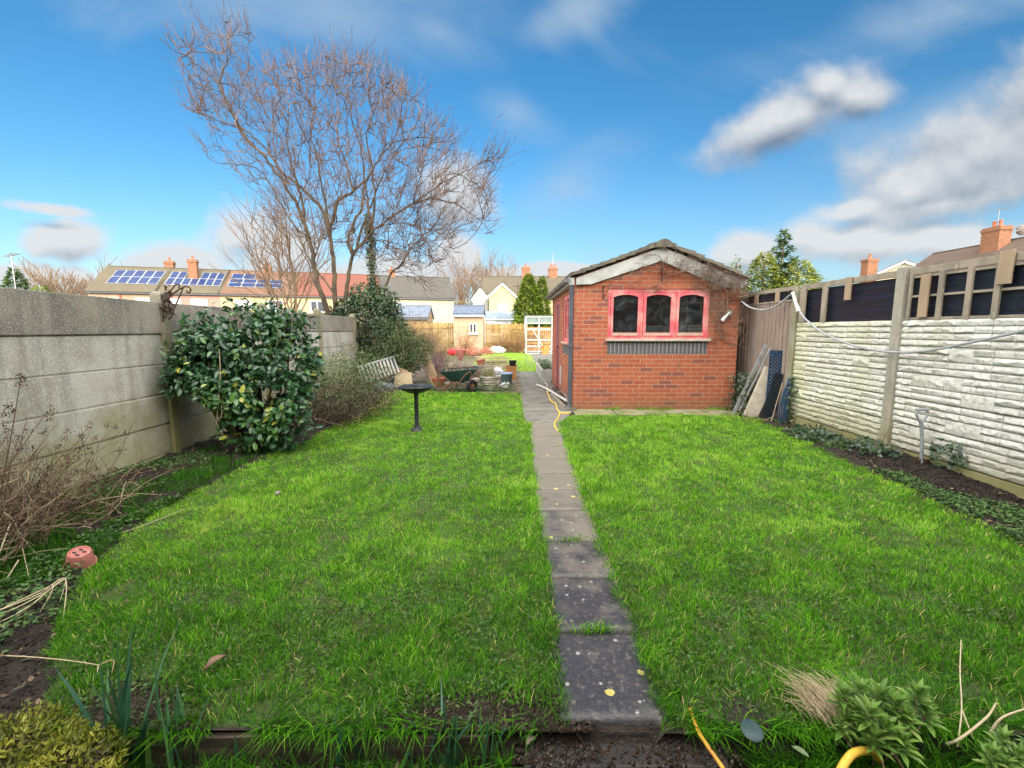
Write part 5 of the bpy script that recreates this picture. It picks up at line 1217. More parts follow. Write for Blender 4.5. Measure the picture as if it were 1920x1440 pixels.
rootmesh(m, 'plastic_lattice', m_blue1, 'dark blue plastic lattice panel standing by the first white fence post', 'lattice', (4.1, 6.85, 0))
m = MB(); m.beam((3.98, 6.78, .0), (4.15, 6.75, .74), .13, .02, (-.2, -1, .2)); rootmesh(m, 'plastic_board', m_bluedk, 'dark charcoal board leaning between the pale slab and the blue pipes', 'panel', (3.98, 6.78, 0), bevel=.003)
bt_ = thing('pipe_bundle', 'bundle of blue plastic pipes bending against the first white fence post', 'pipes', (4.02, 6.42, 0))
for k in range(5):
    o_1 = .029 * k; s_ = spline([(3.99 + o_1, 6.42 - .008 * (k % 2), .0), (3.99 + o_1, 6.42, .22), (4.03 + o_1 * .9, 6.44, .45), (4.10 + o_1 * .7, 6.47, .60), (4.14 + o_1 * .5, 6.5, .70 - .035 * k)], 6)
    MB().tube(s_, .010, 8).build('pipe', m_blue1, bt_, True)
m = MB(); m.tube([(3.92, 6.5, 0), (4.05, 6.5, .62)], .007, 6); rootmesh(m, 'garden_cane', m_straw if False else m_newwood, 'thin straight cane leaning on the blue pipe bundle', 'cane', (3.92, 6.5, 0))
tag(tubes('brushwood', twiggy(lambda i: (random.uniform(3.7, 4.15), random.uniform(6.6, 7.5), .02), 90, .35, .004, 1.4, 5, .3, .3), m_deadstem, sides=3), kind='stuff')
n = 700; p = np.stack([RNG.uniform(3.75, 4.2, n), RNG.uniform(7.0, 7.6, n), RNG.uniform(0, .75, n) ** 1.3], 1)
tag(leaves('ivy_plant', p, rdir(n), rdir(n) + [-.5, -1, .5], RNG.uniform(.03, .05, n), .04, RNG.random(n) * .6, m_ivy, 'ivy', origin=(4, 7.3, 0)), 'dark scrubby ivy in the gap between the shed and the timber fence', 'ivy')

# ================================================================ RUBBISH HEAP AND POTS BEYOND THE LAWN
def pot(name, label, x, y, z, r0, r1, h, mat, rim=.012, cat='plant pot', rot=None, sq=False, parent=None, n=24):
    n = 4 if sq else n; pr = [(0, 0), (r0, 0), (r1, h - rim * 1.6), (r1 + rim, h - rim * 1.6), (r1 + rim, h), (r1 - rim * .4, h), (r0 * .9 + r1 * .1 - rim, .02), (0, .02)]
    if sq: rot = (rot or Matrix.Identity(3)) @ Matrix.Rotation(R(45), 3, 'Z')
    t_ = thing(name, label, cat, (x, y, z)); MB().lathe(pr, (x, y, z), n, rot, cap=False).build('body', mat, t_, not sq)
    if rot is None or sq: MB().lathe([(0, h * .82), (r0 + (r1 - r0) * .8 - rim * .5, h * .82)], (x, y, z), n, rot, cap=False).build('soil_fill', m_soil, t_)
    return t_
# ribbed planter with grassy plant
t_ = thing('ribbed_planter', 'round cream ribbed planter with dry grassy plant at the end of the lawn', 'planter', (-.53, 10.05, 0))
pr = [(0, 0), (.13, 0)]
for i in range(5): z = .02 + i * .058; r = .135 + i * .013; pr += [(r, z), (r + .016, z + .012), (r + .018, z + .03), (r + .004, z + .05)]
pr += [(.225, .315), (.225, .345), (.19, .345), (.18, .28), (0, .28)]
MB().lathe(pr, (-.53, 10.05, 0), 32, cap=False).build('body', M('cream_pot', (.50, .46, .38), (.40, .37, .31), 9, .7, .15, c3=(.2, .2, .18)), t_, True)
def grassclump(x, y, z, n, h, mat, parent, spread=.06, lean=.7):
    p = np.stack([x + RNG.normal(0, spread, n), y + RNG.normal(0, spread, n), np.full(n, z)], 1)
    V, F, A = blades(p, h * RNG.uniform(.5, 1.1, n), np.full(n, .010), RNG.uniform(.1, lean, n), RNG.uniform(0, 6.28, n), RNG.random(n), .6); return mesh_np('foliage', V, F, mat, parent, attr=A)
m_drygrass = leafmat('dry_grass', [(.22, .24, .08), (.34, .32, .14), (.40, .34, .18), (.14, .18, .06)], .6, .2)
grassclump(-.53, 10.05, .28, 260, .34, m_drygrass, t_)
pot('bucket', 'dark teal bucket with pale blue rim beside the ribbed planter', -.13, 10.75, 0, .11, .145, .34, M('teal_bucket', (.035, .075, .065), (.05, .09, .08), 8, .5, .1, c3=(.15, .17, .14)), .012, 'bucket')
MB().lathe([(.146, .325), (.162, .325), (.162, .348), (.146, .348)], (-.13, 10.75, 0), 28).build('rim', M('pale_blue', (.28, .38, .50), (.22, .3, .4), 9, .5, .1), bpy.data.objects['bucket'], True)
pot('tub', 'brown-orange square tub at the left edge of the path', -.02, 12.3, 0, .17, .215, .40, M('orange_tub', (.40, .19, .055), (.28, .13, .05), 9, .7, .2), .012, 'tub', sq=True)
pot('plant_pot', 'small black square pot standing in the orange-brown tub', .02, 12.35, .33, .10, .14, .21, m_black, .012, sq=True)
pot('plant_pot', 'terracotta pot full of dry twigs left of the wheelbarrow', -1.80, 10.6, 0, .105, .16, .24, m_terra, .014)
tubes('dry_twigs', twiggy((-1.80, 10.6, .18), 26, .42, .004, .5, 6, .18, 1.), m_deadstem, bpy.data.objects['plant_pot.002'], 3)
pot('plant_pot', 'very small orange pot among weeds under the willow-leaved shrub', -3.32, 11.2, .12, .06, .09, .15, m_terra, .01)
pot('planting_trough', 'tilted terracotta trough on the stack of paving stones', -.92, 13.3, .34, .13, .18, .16, m_terra, .014, 'trough', rot=Matrix.Rotation(R(-14), 3, 'Y'), sq=True)
sk = MB()
for i in range(4): sk.box((-.9 + random.uniform(-.03, .03), 13.3, .045 + i * .085), (.62, .45, .075), Matrix.Rotation(random.uniform(-.12, .12), 3, 'Z'))
rootmesh(sk, 'paving_stack', m_stone, 'low stack of grey paving stones under the terracotta trough', 'paving stones', (-.9, 13.3, 0), bevel=.008)
sk = MB()
for i in range(6): sk.beam((-1.25 + random.uniform(-.1, .1), 16.0 + random.uniform(-.2, .2), .06 + .07 * i), (-.15 + random.uniform(-.1, .1), 16.2 + random.uniform(-.2, .2), .06 + .07 * i), .16, .035)
rootmesh(sk, 'plank_stack', m_newwood, 'untidy low stack of thin planks on the far lawn', 'planks', (-.7, 16.1, 0))
# wheelbarrow
wb = thing('wheelbarrow', 'dark green wheelbarrow with a black tyre among the pots', 'wheelbarrow', (-1.2, 9.85, 0))
def wq(x, y, z): return Vector((-1.2 + x, 9.9 + y, z))
tp_ = [wq(-.40, -.24, .47), wq(.40, -.26, .53), wq(.42, .26, .55), wq(-.40, .24, .49)]; bt2 = [wq(-.20, -.13, .27), wq(.20, -.14, .25), wq(.20, .14, .26), wq(-.20, .13, .28)]
tr = MB(); V = tp_ + bt2 + [p * 1 + Vector((0, 0, .02)) for p in bt2]
tr.add(V, [(0, 1, 5, 4), (1, 2, 6, 5), (2, 3, 7, 6), (3, 0, 4, 7), (4, 5, 6, 7)])
o = tr.build('tray', M('barrow_green', (.012, .045, .038), (.02, .06, .05), 7, .45, .1, c3=(.08, .05, .03)), wb, bevel=.02)
sd_ = o.modifiers.new('thick', 'SOLIDIFY'); sd_.thickness = .008
MB().tube(tp_ + [tp_[0]], .012, 8).build('tray_rim', m_black, wb, True)
m_rust = M('rusty_tube', (.12, .055, .035), (.20, .10, .06), 18, .8, .3)
fr = MB(); fr.tube(spline([wq(-.38, -.20, .10), wq(-.1, -.22, .22), wq(.20, -.20, .16), wq(.34, -.12, .15), wq(.40, -.02, .15)], 6), .014, 8)
fr.tube(spline([wq(-.38, .20, .10), wq(-.1, .22, .22), wq(.20, .20, .16), wq(.40, .06, .15)], 6), .014, 8)
fr.tube(spline([wq(.02, -.25, .20), wq(.12, -.28, .36), wq(.24, -.29, .47), wq(.30, -.27, .44), wq(.26, -.26, .3)], 6), .013, 8)
fr.tube(spline([wq(-.22, -.2, .2), wq(-.30, -.22, .05), wq(-.16, -.22, .0), wq(-.05, -.2, .2)], 6), .013, 8)
fr.tube(spline([wq(-.22, .2, .2), wq(-.30, .22, .05), wq(-.16, .22, .0), wq(-.05, .2, .2)], 6), .013, 8); fr.build('frame', m_rust, wb, True)
wr = Matrix.Rotation(R(70), 3, 'X') @ Matrix.Rotation(R(0), 3, 'Y'); wr = Matrix.Rotation(R(35), 3, 'Z') @ Matrix.Rotation(R(90), 3, 'X')
wh = MB().lathe([(.105 + .045 * math.cos(a), .04 * math.sin(a)) for a in np.linspace(0, 2 * math.pi, 13)], wq(.30, -.16, .15), 26, wr, cap=False).build('wheel', m_black, wb, True)
MB().lathe([(.0, -.025), (.03, -.025), (.035, -.012), (.10, -.01), (.108, 0), (.10, .01), (.035, .012), (.03, .025), (0, .025)], wq(.30, -.16, .15), 20, wr, cap=False).build('rim', m_rust, wh, True)
for k in range(14): pass
n = 260; p = np.stack([-1.2 + RNG.uniform(-.32, .34, n), 9.9 + RNG.uniform(-.2, .2, n), RNG.uniform(.44, .55, n)], 1)
tag(leaves('leaf_litter', p, rdir(n) * [1, 1, .3], rdir(n) * .5 + [0, 0, 1], .05, .035, RNG.random(n), m_litter), kind='stuff')
# boards, log, tray, sheets
m = MB(); m.prism([P(738, 727, 10.2), P(774, 726, 10.2), P(771, 698, 10.35), P(741, 700, 10.35)], (0, .06, .0)); rootmesh(m, 'stone_slab', M('beige_stone', (.42, .34, .21), (.34, .27, .16), 4, .9, .3), 'square beige stone slab propped up behind the bird bath', 'slab', tuple(H(755, 722, .02)), bevel=.008)
lg = spline([P(726, 703, 10.5), P(738, 698, 10.5), P(752, 697, 10.5), P(765, 702, 10.5)], 6)
rootmesh(MB().tube(lg, [.05] + [.085] * (len(lg) - 2) + [.06], 12), 'log', M('bare_log', (.42, .29, .17), (.32, .21, .12), 9, .9, .3, stretch=(.3, 1, 1)), 'pale barkless log lying behind the beige slab', 'log', (-2.8, 11.2, .2), smooth=True)
m = MB(); m.prism([Vector((-2.02, 10.95, .02)), Vector((-1.78, 10.9, .02)), Vector((-2.1, 11.15, .72)), Vector((-2.22, 11.15, .76)), Vector((-2.33, 11.15, .66))], (.0, .05, .0)); rootmesh(m, 'timber_board', M('tan_board', (.46, .33, .19), (.33, .23, .13), 7, .85, .3, c3=(.2, .14, .08)), 'broad tan offcut board leaning back in the rubbish heap', 'board', (-2, 11, 0), bevel=.006)
rootmesh(MB().lathe([(0, .0), (.20, .0), (.23, .04), (.22, .04), (.19, .012), (0, .012)], (-2.85, 10.55, .05), 4, Matrix.Rotation(R(12), 3, 'X') @ Matrix.Rotation(R(40), 3, 'Z'), sx=1.1, cap=False), 'plastic_tray', M('blue_tray', (.22, .32, .46), (.17, .25, .36), 6, .5), 'shallow pale blue tray left of the bird bath bowl', 'tray', (-2.85, 10.55, .04))
def crumple(name, label, c, s, mat, cat, seed=1):
    n, m_ = 14, 20; vs_ = []; fs = []
    for i in range(n + 1):
        for j in range(m_):
            th = math.pi * i / n; ph = 2 * math.pi * j / m_; d = Vector((math.sin(th) * math.cos(ph), math.sin(th) * math.sin(ph), math.cos(th)))
            k = 1 + 1.0 * (float(fbm(d.x * 3.3 + seed * 3, d.y * 3.3 + d.z * 4, seed, 3)) - .5)
            vs_.append((c[0] + d.x * s[0] * k, c[1] + d.y * s[1] * k, c[2] + d.z * s[2] * k))
    for i in range(n):
        for j in range(m_): fs.append((i * m_ + j, (i + 1) * m_ + j, (i + 1) * m_ + (j + 1) % m_, i * m_ + (j + 1) % m_))
    return rootmesh(MB().add(vs_, fs), name, mat, label, cat, tuple(c))
m_bag = M('white_bag', (.66, .66, .64), (.5, .5, .5), 8, .45, .1, c3=(.25, .25, .25))
crumple('plastic_bag', 'crumpled white plastic bags heaped between the trough and the tub', (-.42, 11.7, .22), (.20, .16, .17), m_bag, 'bag', 2)
crumple('cloth', 'small dirty white cloth lying beside the bucket', (-.17, 10.35, .08), (.11, .08, .09), m_bag, 'cloth', 5)
crumple('plastic_sheet', 'crumpled grey-blue plastic sheet at the shrub end of the lawn', (-2.95, 10.0, .08), (.24, .2, .11), M('greyblue_sheet', (.20, .27, .32), (.14, .19, .23), 8, .5), 'plastic sheet', 3)
pot('storage_jar', 'dull white round tub behind the ribbed planter', -.60, 11.3, 0, .12, .13, .42, M('dull_white', (.46, .47, .46), (.3, .31, .3), 8, .6), .01, 'tub')
# slatted panel thrown on the shrubs
sl0, sl1 = P(668, 689, 9.7), P(740, 668, 10.5); dv = Vector((.17, -.15, -.36))
spn = thing('slatted_panel', 'white slatted timber panel tipped on the shrubs left of the rubbish heap', 'slatted panel', tuple(sl0))
m_wslat = M('white_slat', (.42, .42, .40), (.25, .26, .24), 9, .7, .2)
MB().beam(sl0, sl1, .035, .035).build('rail', m_wslat, spn, bevel=.003)
for k in range(11):
    a = sl0.lerp(sl1, (k + .5) / 11); MB().beam(a, a + dv, .045, .014, (0, -1, .3)).build('slat', m_wslat, spn)
# raised planter beside the path end
rp = thing('raised_planter', 'long low concrete planter at the far right side of the path, behind the shed', 'planter', (.95, 13.2, 0))
m = MB(); m.bx(.80, .86, 12.0, 14.4, 0, .31); m.bx(1.16, 1.22, 12.0, 14.4, 0, .31); m.bx(.86, 1.16, 12.0, 12.06, 0, .31); m.bx(.86, 1.16, 14.34, 14.4, 0, .31); m.build('walls', M('planter_concrete', (.40, .39, .36), (.28, .27, .24), 5, .9, .3), rp, bevel=.006)
MB().bx(.86, 1.16, 12.06, 14.34, .0, .26).build('soil_fill', m_soil, rp)
n = 500; p = np.stack([RNG.uniform(.84, 1.2, n), RNG.uniform(12, 14.3, n), RNG.uniform(.26, .48, n)], 1); leaves('foliage', p, rdir(n), rdir(n) + [0, 0, 1], .05, .03, RNG.random(n), m_wil, 'oval', rp)
# weeds along the far edge of the lawn
lumps = [((-2.4 + .33 * i, 9.85 + random.uniform(-.05, .1), .06), (.22, .14, .13 + .04 * (i % 3))) for i in range(8)]
tag(foliage('weeds', lumps, 3600, .035, .5, m_weed, 'oval', None, .1, .6, 0, origin=(0, 0, 0), clip=lambda p: p[:, 2] > 0), kind='stuff')
for i in range(30):
    x, y = random.uniform(-3.6, -.2), random.uniform(10.0, 13.5); s = random.uniform(.05, .13)
    if abs(x + 1.2) < .5 and y < 10.5: x -= 1.4
    stone('rough grey-brown lump of rubble in the heap beyond the lawn', (x, y, s * .5), (s, s * random.uniform(.6, 1), s * .6), m_stone, 'rubble lumps in the heap', i, 'rubble', 'rubble')
m_purple = leafmat('purple_twig', [(.12, .06, .12), (.18, .09, .14), (.20, .12, .10)], .8, 0)
def bare_shrub(label, c, n, L, mat, r=.006, spread=.6, kids=3):
    t_ = thing('bare_shrub', label, 'shrub', c); l1 = twiggy(lambda i: (c[0] + random.gauss(0, .12), c[1] + random.gauss(0, .12), c[2]), n, L, r, spread, 8, .14, 1.0); l2 = []
    for p_, r_ in l1:
        for k in range(kids): i = random.randrange(2, 8); l2 += twiggy(p_[i], 1, L * .4, r * .5, 1.0, 4, .2, .4)
    tubes('twigs', l1 + l2, mat, t_, 3); return t_
bare_shrub('purplish bare heather-like shrub in the middle of the rubbish heap', (-2.25, 12.9, 0), 90, .75, m_purple, .008, .8)
bare_shrub('brown bare brambles left of the wheelbarrow', (-1.75, 12.0, 0), 90, .7, m_deadstem, .007, 1.2)
bare_shrub('brown bare brambles behind the wheelbarrow', (-1.1, 12.6, 0), 80, .55, m_deadstem, .007, 1.4)
bare_shrub('thin dry scrub between ribbed planter and tub', (-.45, 12.6, 0), 60, .6, m_straw, .005, 1.1)
crumple('plastic_tub', 'bright red crumpled plastic object on the scrub before the far pink shed', (-2.12, 15.4, .62), (.13, .10, .11), M('red_plastic', (.65, .03, .04), (.5, .03, .03), 8, .5), 'plastic tub', 7)
wbk = MB()
for k in range(12):
    a = 6.28 * k / 12; wbk.tube([(-1.72 + .17 * math.cos(a), 14.6 + .17 * math.sin(a), .72), (-1.72 + .05 * math.cos(a), 14.6 + .05 * math.sin(a), .40)], .007, 5)
wbk.lathe([(.165, .71), (.18, .71), (.18, .73), (.165, .73)], (-1.72, 14.6, 0), 20); wbk.lathe([(.0, .39), (.055, .39), (.055, .41), (0, .41)], (-1.72, 14.6, 0), 12); wbk.bx(-1.73, -1.71, 14.59, 14.61, 0, .4)
rootmesh(wbk, 'wire_basket', M('pink_wire', (.40, .10, .10), (.3, .08, .08), 8, .5), 'small pinkish cone-shaped wire basket on a stake beyond the heap', 'basket', (-1.72, 14.6, 0))
# wrought iron bracket on the first left post
ir = MB(); c = Vector((FX + .06, 4.85, 1.78))
ir.tube(spline([c + Vector((0, 0, -.28)), c + Vector((.02, 0, -.1)), c + Vector((.12, .02, .02)), c + Vector((.26, .02, .10)), c + Vector((.32, .02, .07)), c + Vector((.29, .02, .03)), c + Vector((.27, .02, .06))], 6), .008, 6)
ir.tube(spline([c + Vector((0, 0, -.02)), c + Vector((.1, .02, .06)), c + Vector((.16, .02, .12)), c + Vector((.20, .02, .12)), c + Vector((.19, .02, .08))], 6), .007, 6)
ir.tube(spline([c + Vector((.05, 0, -.22)), c + Vector((.1, .02, -.12)), c + Vector((.06, .02, -.02)), c + Vector((.03, 0, -.06))], 6), .007, 6); ir.tube([c + Vector((.24, .02, .09)), c + Vector((.06, .02, -.25))], .007, 6)
rootmesh(ir, 'iron_bracket', m_iron, 'curly wrought iron basket bracket on top of the first left fence post', 'bracket', tuple(c), smooth=True)
p = c + Vector((.05, .02, -.08)); n = 90; pp = np.array(p) + RNG.normal(0, 1, (n, 3)) * [.022, .03, .09]
tag(leaves('ivy_plant', pp, rdir(n), rdir(n), .035, .03, RNG.random(n) * .2, m_seed, 'ivy', origin=tuple(p)), 'dead blackened ivy clinging to the first left fence post', 'ivy')
# ================================================================ TREES
def grow(lines, p, d, L, r, lvl, maxl, out_c=None, kids=(5, 5, 4), curl=.16, upb=.10, ratio=.55, rmin=.0035, clipf=None):
    n = 7 if lvl < maxl else 5; pts = [p]; dd = d
    for k in range(n):
        dd = nrmz((dd + RNG.normal(0, curl, 3) + [0, 0, upb])[None])[0]; pts.append(pts[-1] + dd * L / n)
    pts = np.array(pts); lines.append((pts, np.maximum(np.linspace(r, r * .4, n + 1), rmin)))
    if lvl < maxl:
        for q_ in range(kids[min(lvl, len(kids) - 1)]):
            t = random.uniform(.25, 1.0); i = min(int(t * n), n - 1); b = pts[i] + (pts[i + 1] - pts[i]) * (t * n - i)
            nd = nrmz(((pts[i + 1] - pts[i]) / (L / n) * .9 + rdir(1)[0] * .72)[None])[0]
            grow(lines, b, nd, L * ratio * random.uniform(.65, 1.2), r * .5, lvl + 1, maxl, out_c, kids, curl, upb, ratio, rmin)
def limb(pxs, Y0, Y1, r0, r1):
    n = len(pxs); pts = [P(260 + a * .4027, 20 + b * .4027, Y0 + (Y1 - Y0) * i / (n - 1)) for i, (a, b) in enumerate(pxs)]
    s_ = np.array([tuple(v) for v in spline(pts, 5)]); s_ += RNG.normal(0, .012, s_.shape); t = np.linspace(0, 1, len(s_)); return s_, (r1 + (r0 - r1) * (1 - t) ** 1.5) * .9
m_bigbark = M('tree_bark', (.085, .062, .038), (.045, .034, .024), 9, .9, .8, .01, stretch=(1, 1, .35), s3=30, c3=(.13, .12, .06))
bt = thing('bare_tree', 'big leafless many-stemmed tree spreading above the grey concrete fence', 'tree', (-4.4, 11.2, 0))
limbs = [
 limb([(900, 1480), (880, 1400), (850, 1320), (825, 1240), (812, 1130), (775, 1000), (730, 890), (660, 780), (590, 690), (500, 590), (430, 480), (375, 340), (300, 270), (190, 200), (100, 125)], 11.2, 9.6, .085, .008),
 limb([(930, 1480), (918, 1390), (912, 1290), (905, 1150), (885, 1030), (850, 920), (760, 830), (670, 750), (590, 640), (500, 560), (400, 520), (290, 480), (185, 430)], 11.3, 10.4, .085, .006),
 limb([(885, 1030), (910, 950), (930, 890), (1000, 835), (1070, 780), (1110, 700), (1180, 620), (1290, 590), (1400, 600)], 11.25, 10.2, .055, .008),
 limb([(950, 1480), (948, 1390), (970, 1300), (985, 1180), (1010, 1120), (1080, 1040), (1180, 960), (1290, 890), (1400, 810), (1520, 750), (1620, 700), (1710, 680)], 11.3, 11.0, .075, .007),
 limb([(1000, 1140), (975, 1080), (1000, 1000), (1040, 900), (1050, 760), (1030, 620), (990, 500), (975, 420), (900, 340), (830, 290), (720, 240)], 11.3, 11.6, .05, .006),
 limb([(812, 1130), (790, 1060), (720, 1000), (650, 880), (560, 740), (430, 715), (340, 700), (305, 640)], 11.2, 10.8, .035, .005),
 limb([(775, 1000), (760, 880), (720, 740), (690, 600), (700, 480), (670, 380), (600, 290)], 11.2, 11.8, .045, .006),
 limb([(905, 1150), (880, 960), (850, 800), (830, 680), (800, 560), (830, 440), (900, 330), (905, 200)], 11.3, 11.6, .04, .006),
 limb([(1010, 1120), (1060, 960), (1120, 800), (1180, 690), (1270, 560), (1330, 450)], 11.3, 12.0, .04, .006),
 limb([(1080, 1040), (1100, 900), (1090, 740), (1060, 600), (1090, 480), (1130, 380), (1200, 300)], 11.3, 10.8, .04, .006),
 limb([(1180, 960), (1330, 880), (1440, 890), (1530, 930), (1600, 990), (1650, 1040)], 11.2, 11.2, .03, .005),
 limb([(500, 590), (440, 470), (380, 380), (260, 330), (210, 260)], 10.3, 10.0, .025, .005),
 limb([(375, 340), (400, 260), (430, 200), (400, 90), (430, 20)], 9.8, 9.6, .018, .004),
 limb([(1000, 835), (960, 700), (930, 600), (940, 480), (1000, 330), (1040, 210)], 11.0, 11.2, .03, .005),
 limb([(1400, 810), (1450, 760), (1540, 790), (1600, 850), (1620, 920)], 11.0, 10.8, .02, .005),
 limb([(850, 1330), (815, 1260), (790, 1180), (720, 1060), (640, 950), (570, 850)], 11.6, 12.4, .03, .006),
 limb([(920, 1330), (860, 1250), (790, 1150), (740, 1040), (690, 900), (680, 800)], 11.5, 12.4, .03, .006),
]
tubes('trunk', limbs, m_bigbark, bt, 8)
# crown: branches reach from the nearest wood already grown towards points spread through the crown
OUT = [(90, 100), (200, 110), (265, 55), (340, 70), (400, 30), (445, 0), (560, 120), (530, 230), (600, 270), (680, 215), (760, 250), (830, 190), (905, 165), (960, 220), (1040, 180), (1130, 225), (1215, 290), (1250, 370), (1340, 430), (1410, 510), (1480, 570), (1500, 680), (1560, 700), (1640, 600), (1725, 685), (1640, 780), (1640, 1040), (1500, 1010), (1400, 1180), (1250, 1230), (1130, 1180), (1010, 1150), (900, 1040), (800, 1100), (700, 1040), (560, 960), (540, 800), (470, 790), (400, 720), (300, 660), (300, 610), (360, 590), (330, 540), (185, 440), (240, 380), (190, 280), (150, 190)]
def inside(x, y):
    c = np.zeros(len(x), bool); n = len(OUT)
    for i in range(n):
        (x0, y0), (x1, y1) = OUT[i], OUT[(i + 1) % n]
        if y0 == y1: continue
        c ^= ((y0 > y) != (y1 > y)) & (x < (x1 - x0) * (y - y0) / (y1 - y0) + x0)
    return c
skp = []; skd = []
for p, r in limbs:
    n = len(p); k0 = int(n * .32); d = nrmz(np.gradient(p, axis=0)); skp.append(p[k0:]); skd.append(d[k0:])
skp = np.concatenate(skp); skd = np.concatenate(skd); tw = []
for wave, (cnt, r0_, r1_, maxd) in enumerate(((260, .013, .006, 2.4), (700, .0075, .0045, 1.0), (1500, .0050, .0036, .60))):
    x = RNG.uniform(90, 1725, cnt * 4); y = RNG.uniform(0, 1230, cnt * 4); ok = inside(x, y)
    wgt = np.where((x < 620) & (y > 520), .5, 1.0) * np.where((x < 580) & (y < 330), .45, 1.0); ok &= RNG.random(len(x)) < wgt
    x, y = x[ok][:cnt], y[ok][:cnt]; dep = RNG.normal(0, 1, len(x)) * .85
    T_ = []
    for a_, b_, c_ in zip(x, y, dep):
        u_ = (a_ - 900) / 800; T_.append(tuple(P(260 + a_ * .4027, 20 + b_ * .4027, 11.0 - .9 * max(0, -u_) * max(0, (900 - b_) / 700) + c_ * (1 - .5 * abs(u_)))))
    T_ = np.array(T_); newp = []; newd = []
    for t_ in T_:
        dd_ = t_ - skp; L_ = np.linalg.norm(dd_, axis=1); al = (dd_ * skd).sum(1) / np.maximum(L_, 1e-6)
        cost = L_ * (1.7 - .95 * al) + (L_ < .08) * 9 + .9 * np.clip(skp[:, 2] - t_[2], 0, 9); i = int(np.argmin(cost)); L = L_[i]
        if L > maxd: t_ = skp[i] + dd_[i] * maxd / L; L = maxd
        s0 = skp[i]; c1 = s0 + skd[i] * L * .38; c2 = t_ - nrmz(np.array([[dd_[i][0] * .4, dd_[i][1] * .4, abs(dd_[i][2]) + .35]]))[0] * L * .28
        k = 8 if wave < 2 else 6; q = np.linspace(0, 1, k)[:, None]
        p = (1 - q) ** 3 * s0 + 3 * (1 - q) ** 2 * q * c1 + 3 * (1 - q) * q * q * c2 + q ** 3 * t_
        p[1:] += RNG.normal(0, .006 + .008 * (wave == 0), p[1:].shape)
        tw.append((p, np.linspace(r0_, r1_, k))); newp.append(p[1:]); newd.append(nrmz(np.gradient(p, axis=0))[1:])
        if wave == 2 or len(newp) > 25:
            skp = np.concatenate([skp] + newp); skd = np.concatenate([skd] + newd); newp, newd = [], []
    if newp: skp = np.concatenate([skp] + newp); skd = np.concatenate([skd] + newd)
pc = np.array(tuple(P(260 + 920 * .4027, 20 + 1250 * .4027, 11.2)))
idx = RNG.choice(len(skp), 3000, replace=False)
for i in idx:
    s0 = skp[i]; out = s0 - pc; out /= np.linalg.norm(out); t0 = skd[i]; d = nrmz((t0 * .55 + out * .75 + rdir(1)[0] * .5 + [0, 0, .15])[None])[0]
    L = random.uniform(.14, .46); q = np.linspace(0, 1, 5)[:, None]; bend = nrmz((out * .3 + rdir(1)[0] * .5 + [0, 0, .8])[None])[0]
    p = s0 + d * q * L + bend * (q ** 2) * L * .28 + RNG.normal(0, .004, (5, 3)) * (q > 0); tw.append((p, np.linspace(.0046, .0030, 5)))
for p, r in list(tw[260:]):
    for k in range(1):
        i = random.randint(1, len(p) - 1); d = nrmz((p[i] - p[i - 1] + rdir(1)[0] * np.linalg.norm(p[i] - p[i - 1]) * .9 + [0, 0, .01])[None])[0]; l = random.uniform(.07, .22)
        tw.append((np.array([p[i], p[i] + d * l * .5 + RNG.normal(0, .008, 3), p[i] + d * l + [0, 0, .025]]), np.array([.0042, .0036, .003])))
print('tree twigs', len(tw))
tubes('twigs', tw, m_twig, bt, 3)
# ivy on the inner stem and at the foot
lumps = [(tuple(P(260 + a * .4027, 20 + b * .4027, 11.35)), (.14, .14, .34)) for a, b in ((1090, 1300), (1088, 1230), (1085, 1150), (1080, 1070), (1070, 1000))] + [((-4.62, 11.2, 1.75), (.25, .2, .25)), ((-4.1, 11.1, 1.9), (.2, .2, .3)), ((-4.35, 11.2, 1.7), (.25, .2, .2))]
foliage('ivy', lumps, 2600, .055, .85, m_ivy, 'ivy', bt, .1, .2, .4)
tubes('ivy_stem', [limb([(1080, 1480), (1085, 1340), (1085, 1200), (1082, 1000), (1062, 850), (1055, 780)], 11.35, 11.3, .06, .02), limb([(1100, 1400), (1170, 1240), (1230, 1170), (1290, 1080), (1380, 1000)], 11.4, 11.4, .045, .01)], m_bigbark, bt, 8)
extra = []
for (p, r) in [limb([(1100, 1400), (1170, 1240), (1230, 1170), (1290, 1080), (1380, 1000)], 11.4, 11.4, .045, .01)]:
    for k in range(26):
        i = random.randint(6, len(p) - 2); grow(extra, p[i], nrmz((rdir(1)[0] + [.5, 0, .4])[None])[0], random.uniform(.6, 1.1), .01, 0, 2, kids=(5, 4), curl=.14, upb=.0, ratio=.55, rmin=.0042)
tubes('twigs', extra, m_twig, bt, 3)
def bare_tree(label, base, h, spread, n0, r0, rmin, mat=m_twig, lv=3, group=None, kids=(5, 5, 4), trunkh=.3, ln_=None):
    t_ = thing('bare_tree', label, 'tree', base, group); L = []; b = np.array(base, float)
    top = b + [0, 0, h * trunkh]; tr_ = np.array(spline([b, (b + top) / 2 + [.02 * h, 0, 0], top], 4)); L0 = [(tr_, np.linspace(r0, r0 * .7, len(tr_)))]
    for k in range(n0):
        a = 6.28 * k / n0 + random.uniform(-.3, .3); d = nrmz(np.array([[math.cos(a) * spread, math.sin(a) * spread, 1.0]]))[0]
        grow(L, top - [0, 0, random.uniform(0, h * trunkh * .35)], d, h * (1 - trunkh) * random.uniform(.6, .85), r0 * .33, 0, lv - 1, kids=kids, curl=.07, upb=.09, ratio=.55, rmin=rmin)
    tubes('trunk', L0, m_bigbark, t_, 8); tubes('branches', L, mat, t_, 3); return t_
m_twig2 = leafmat('far_twig', [(.17, .115, .075), (.22, .155, .10)], .9, 0, .1)
m_twig3 = leafmat('brown_twig', [(.15, .105, .075), (.21, .15, .105)], .9, 0, .1)
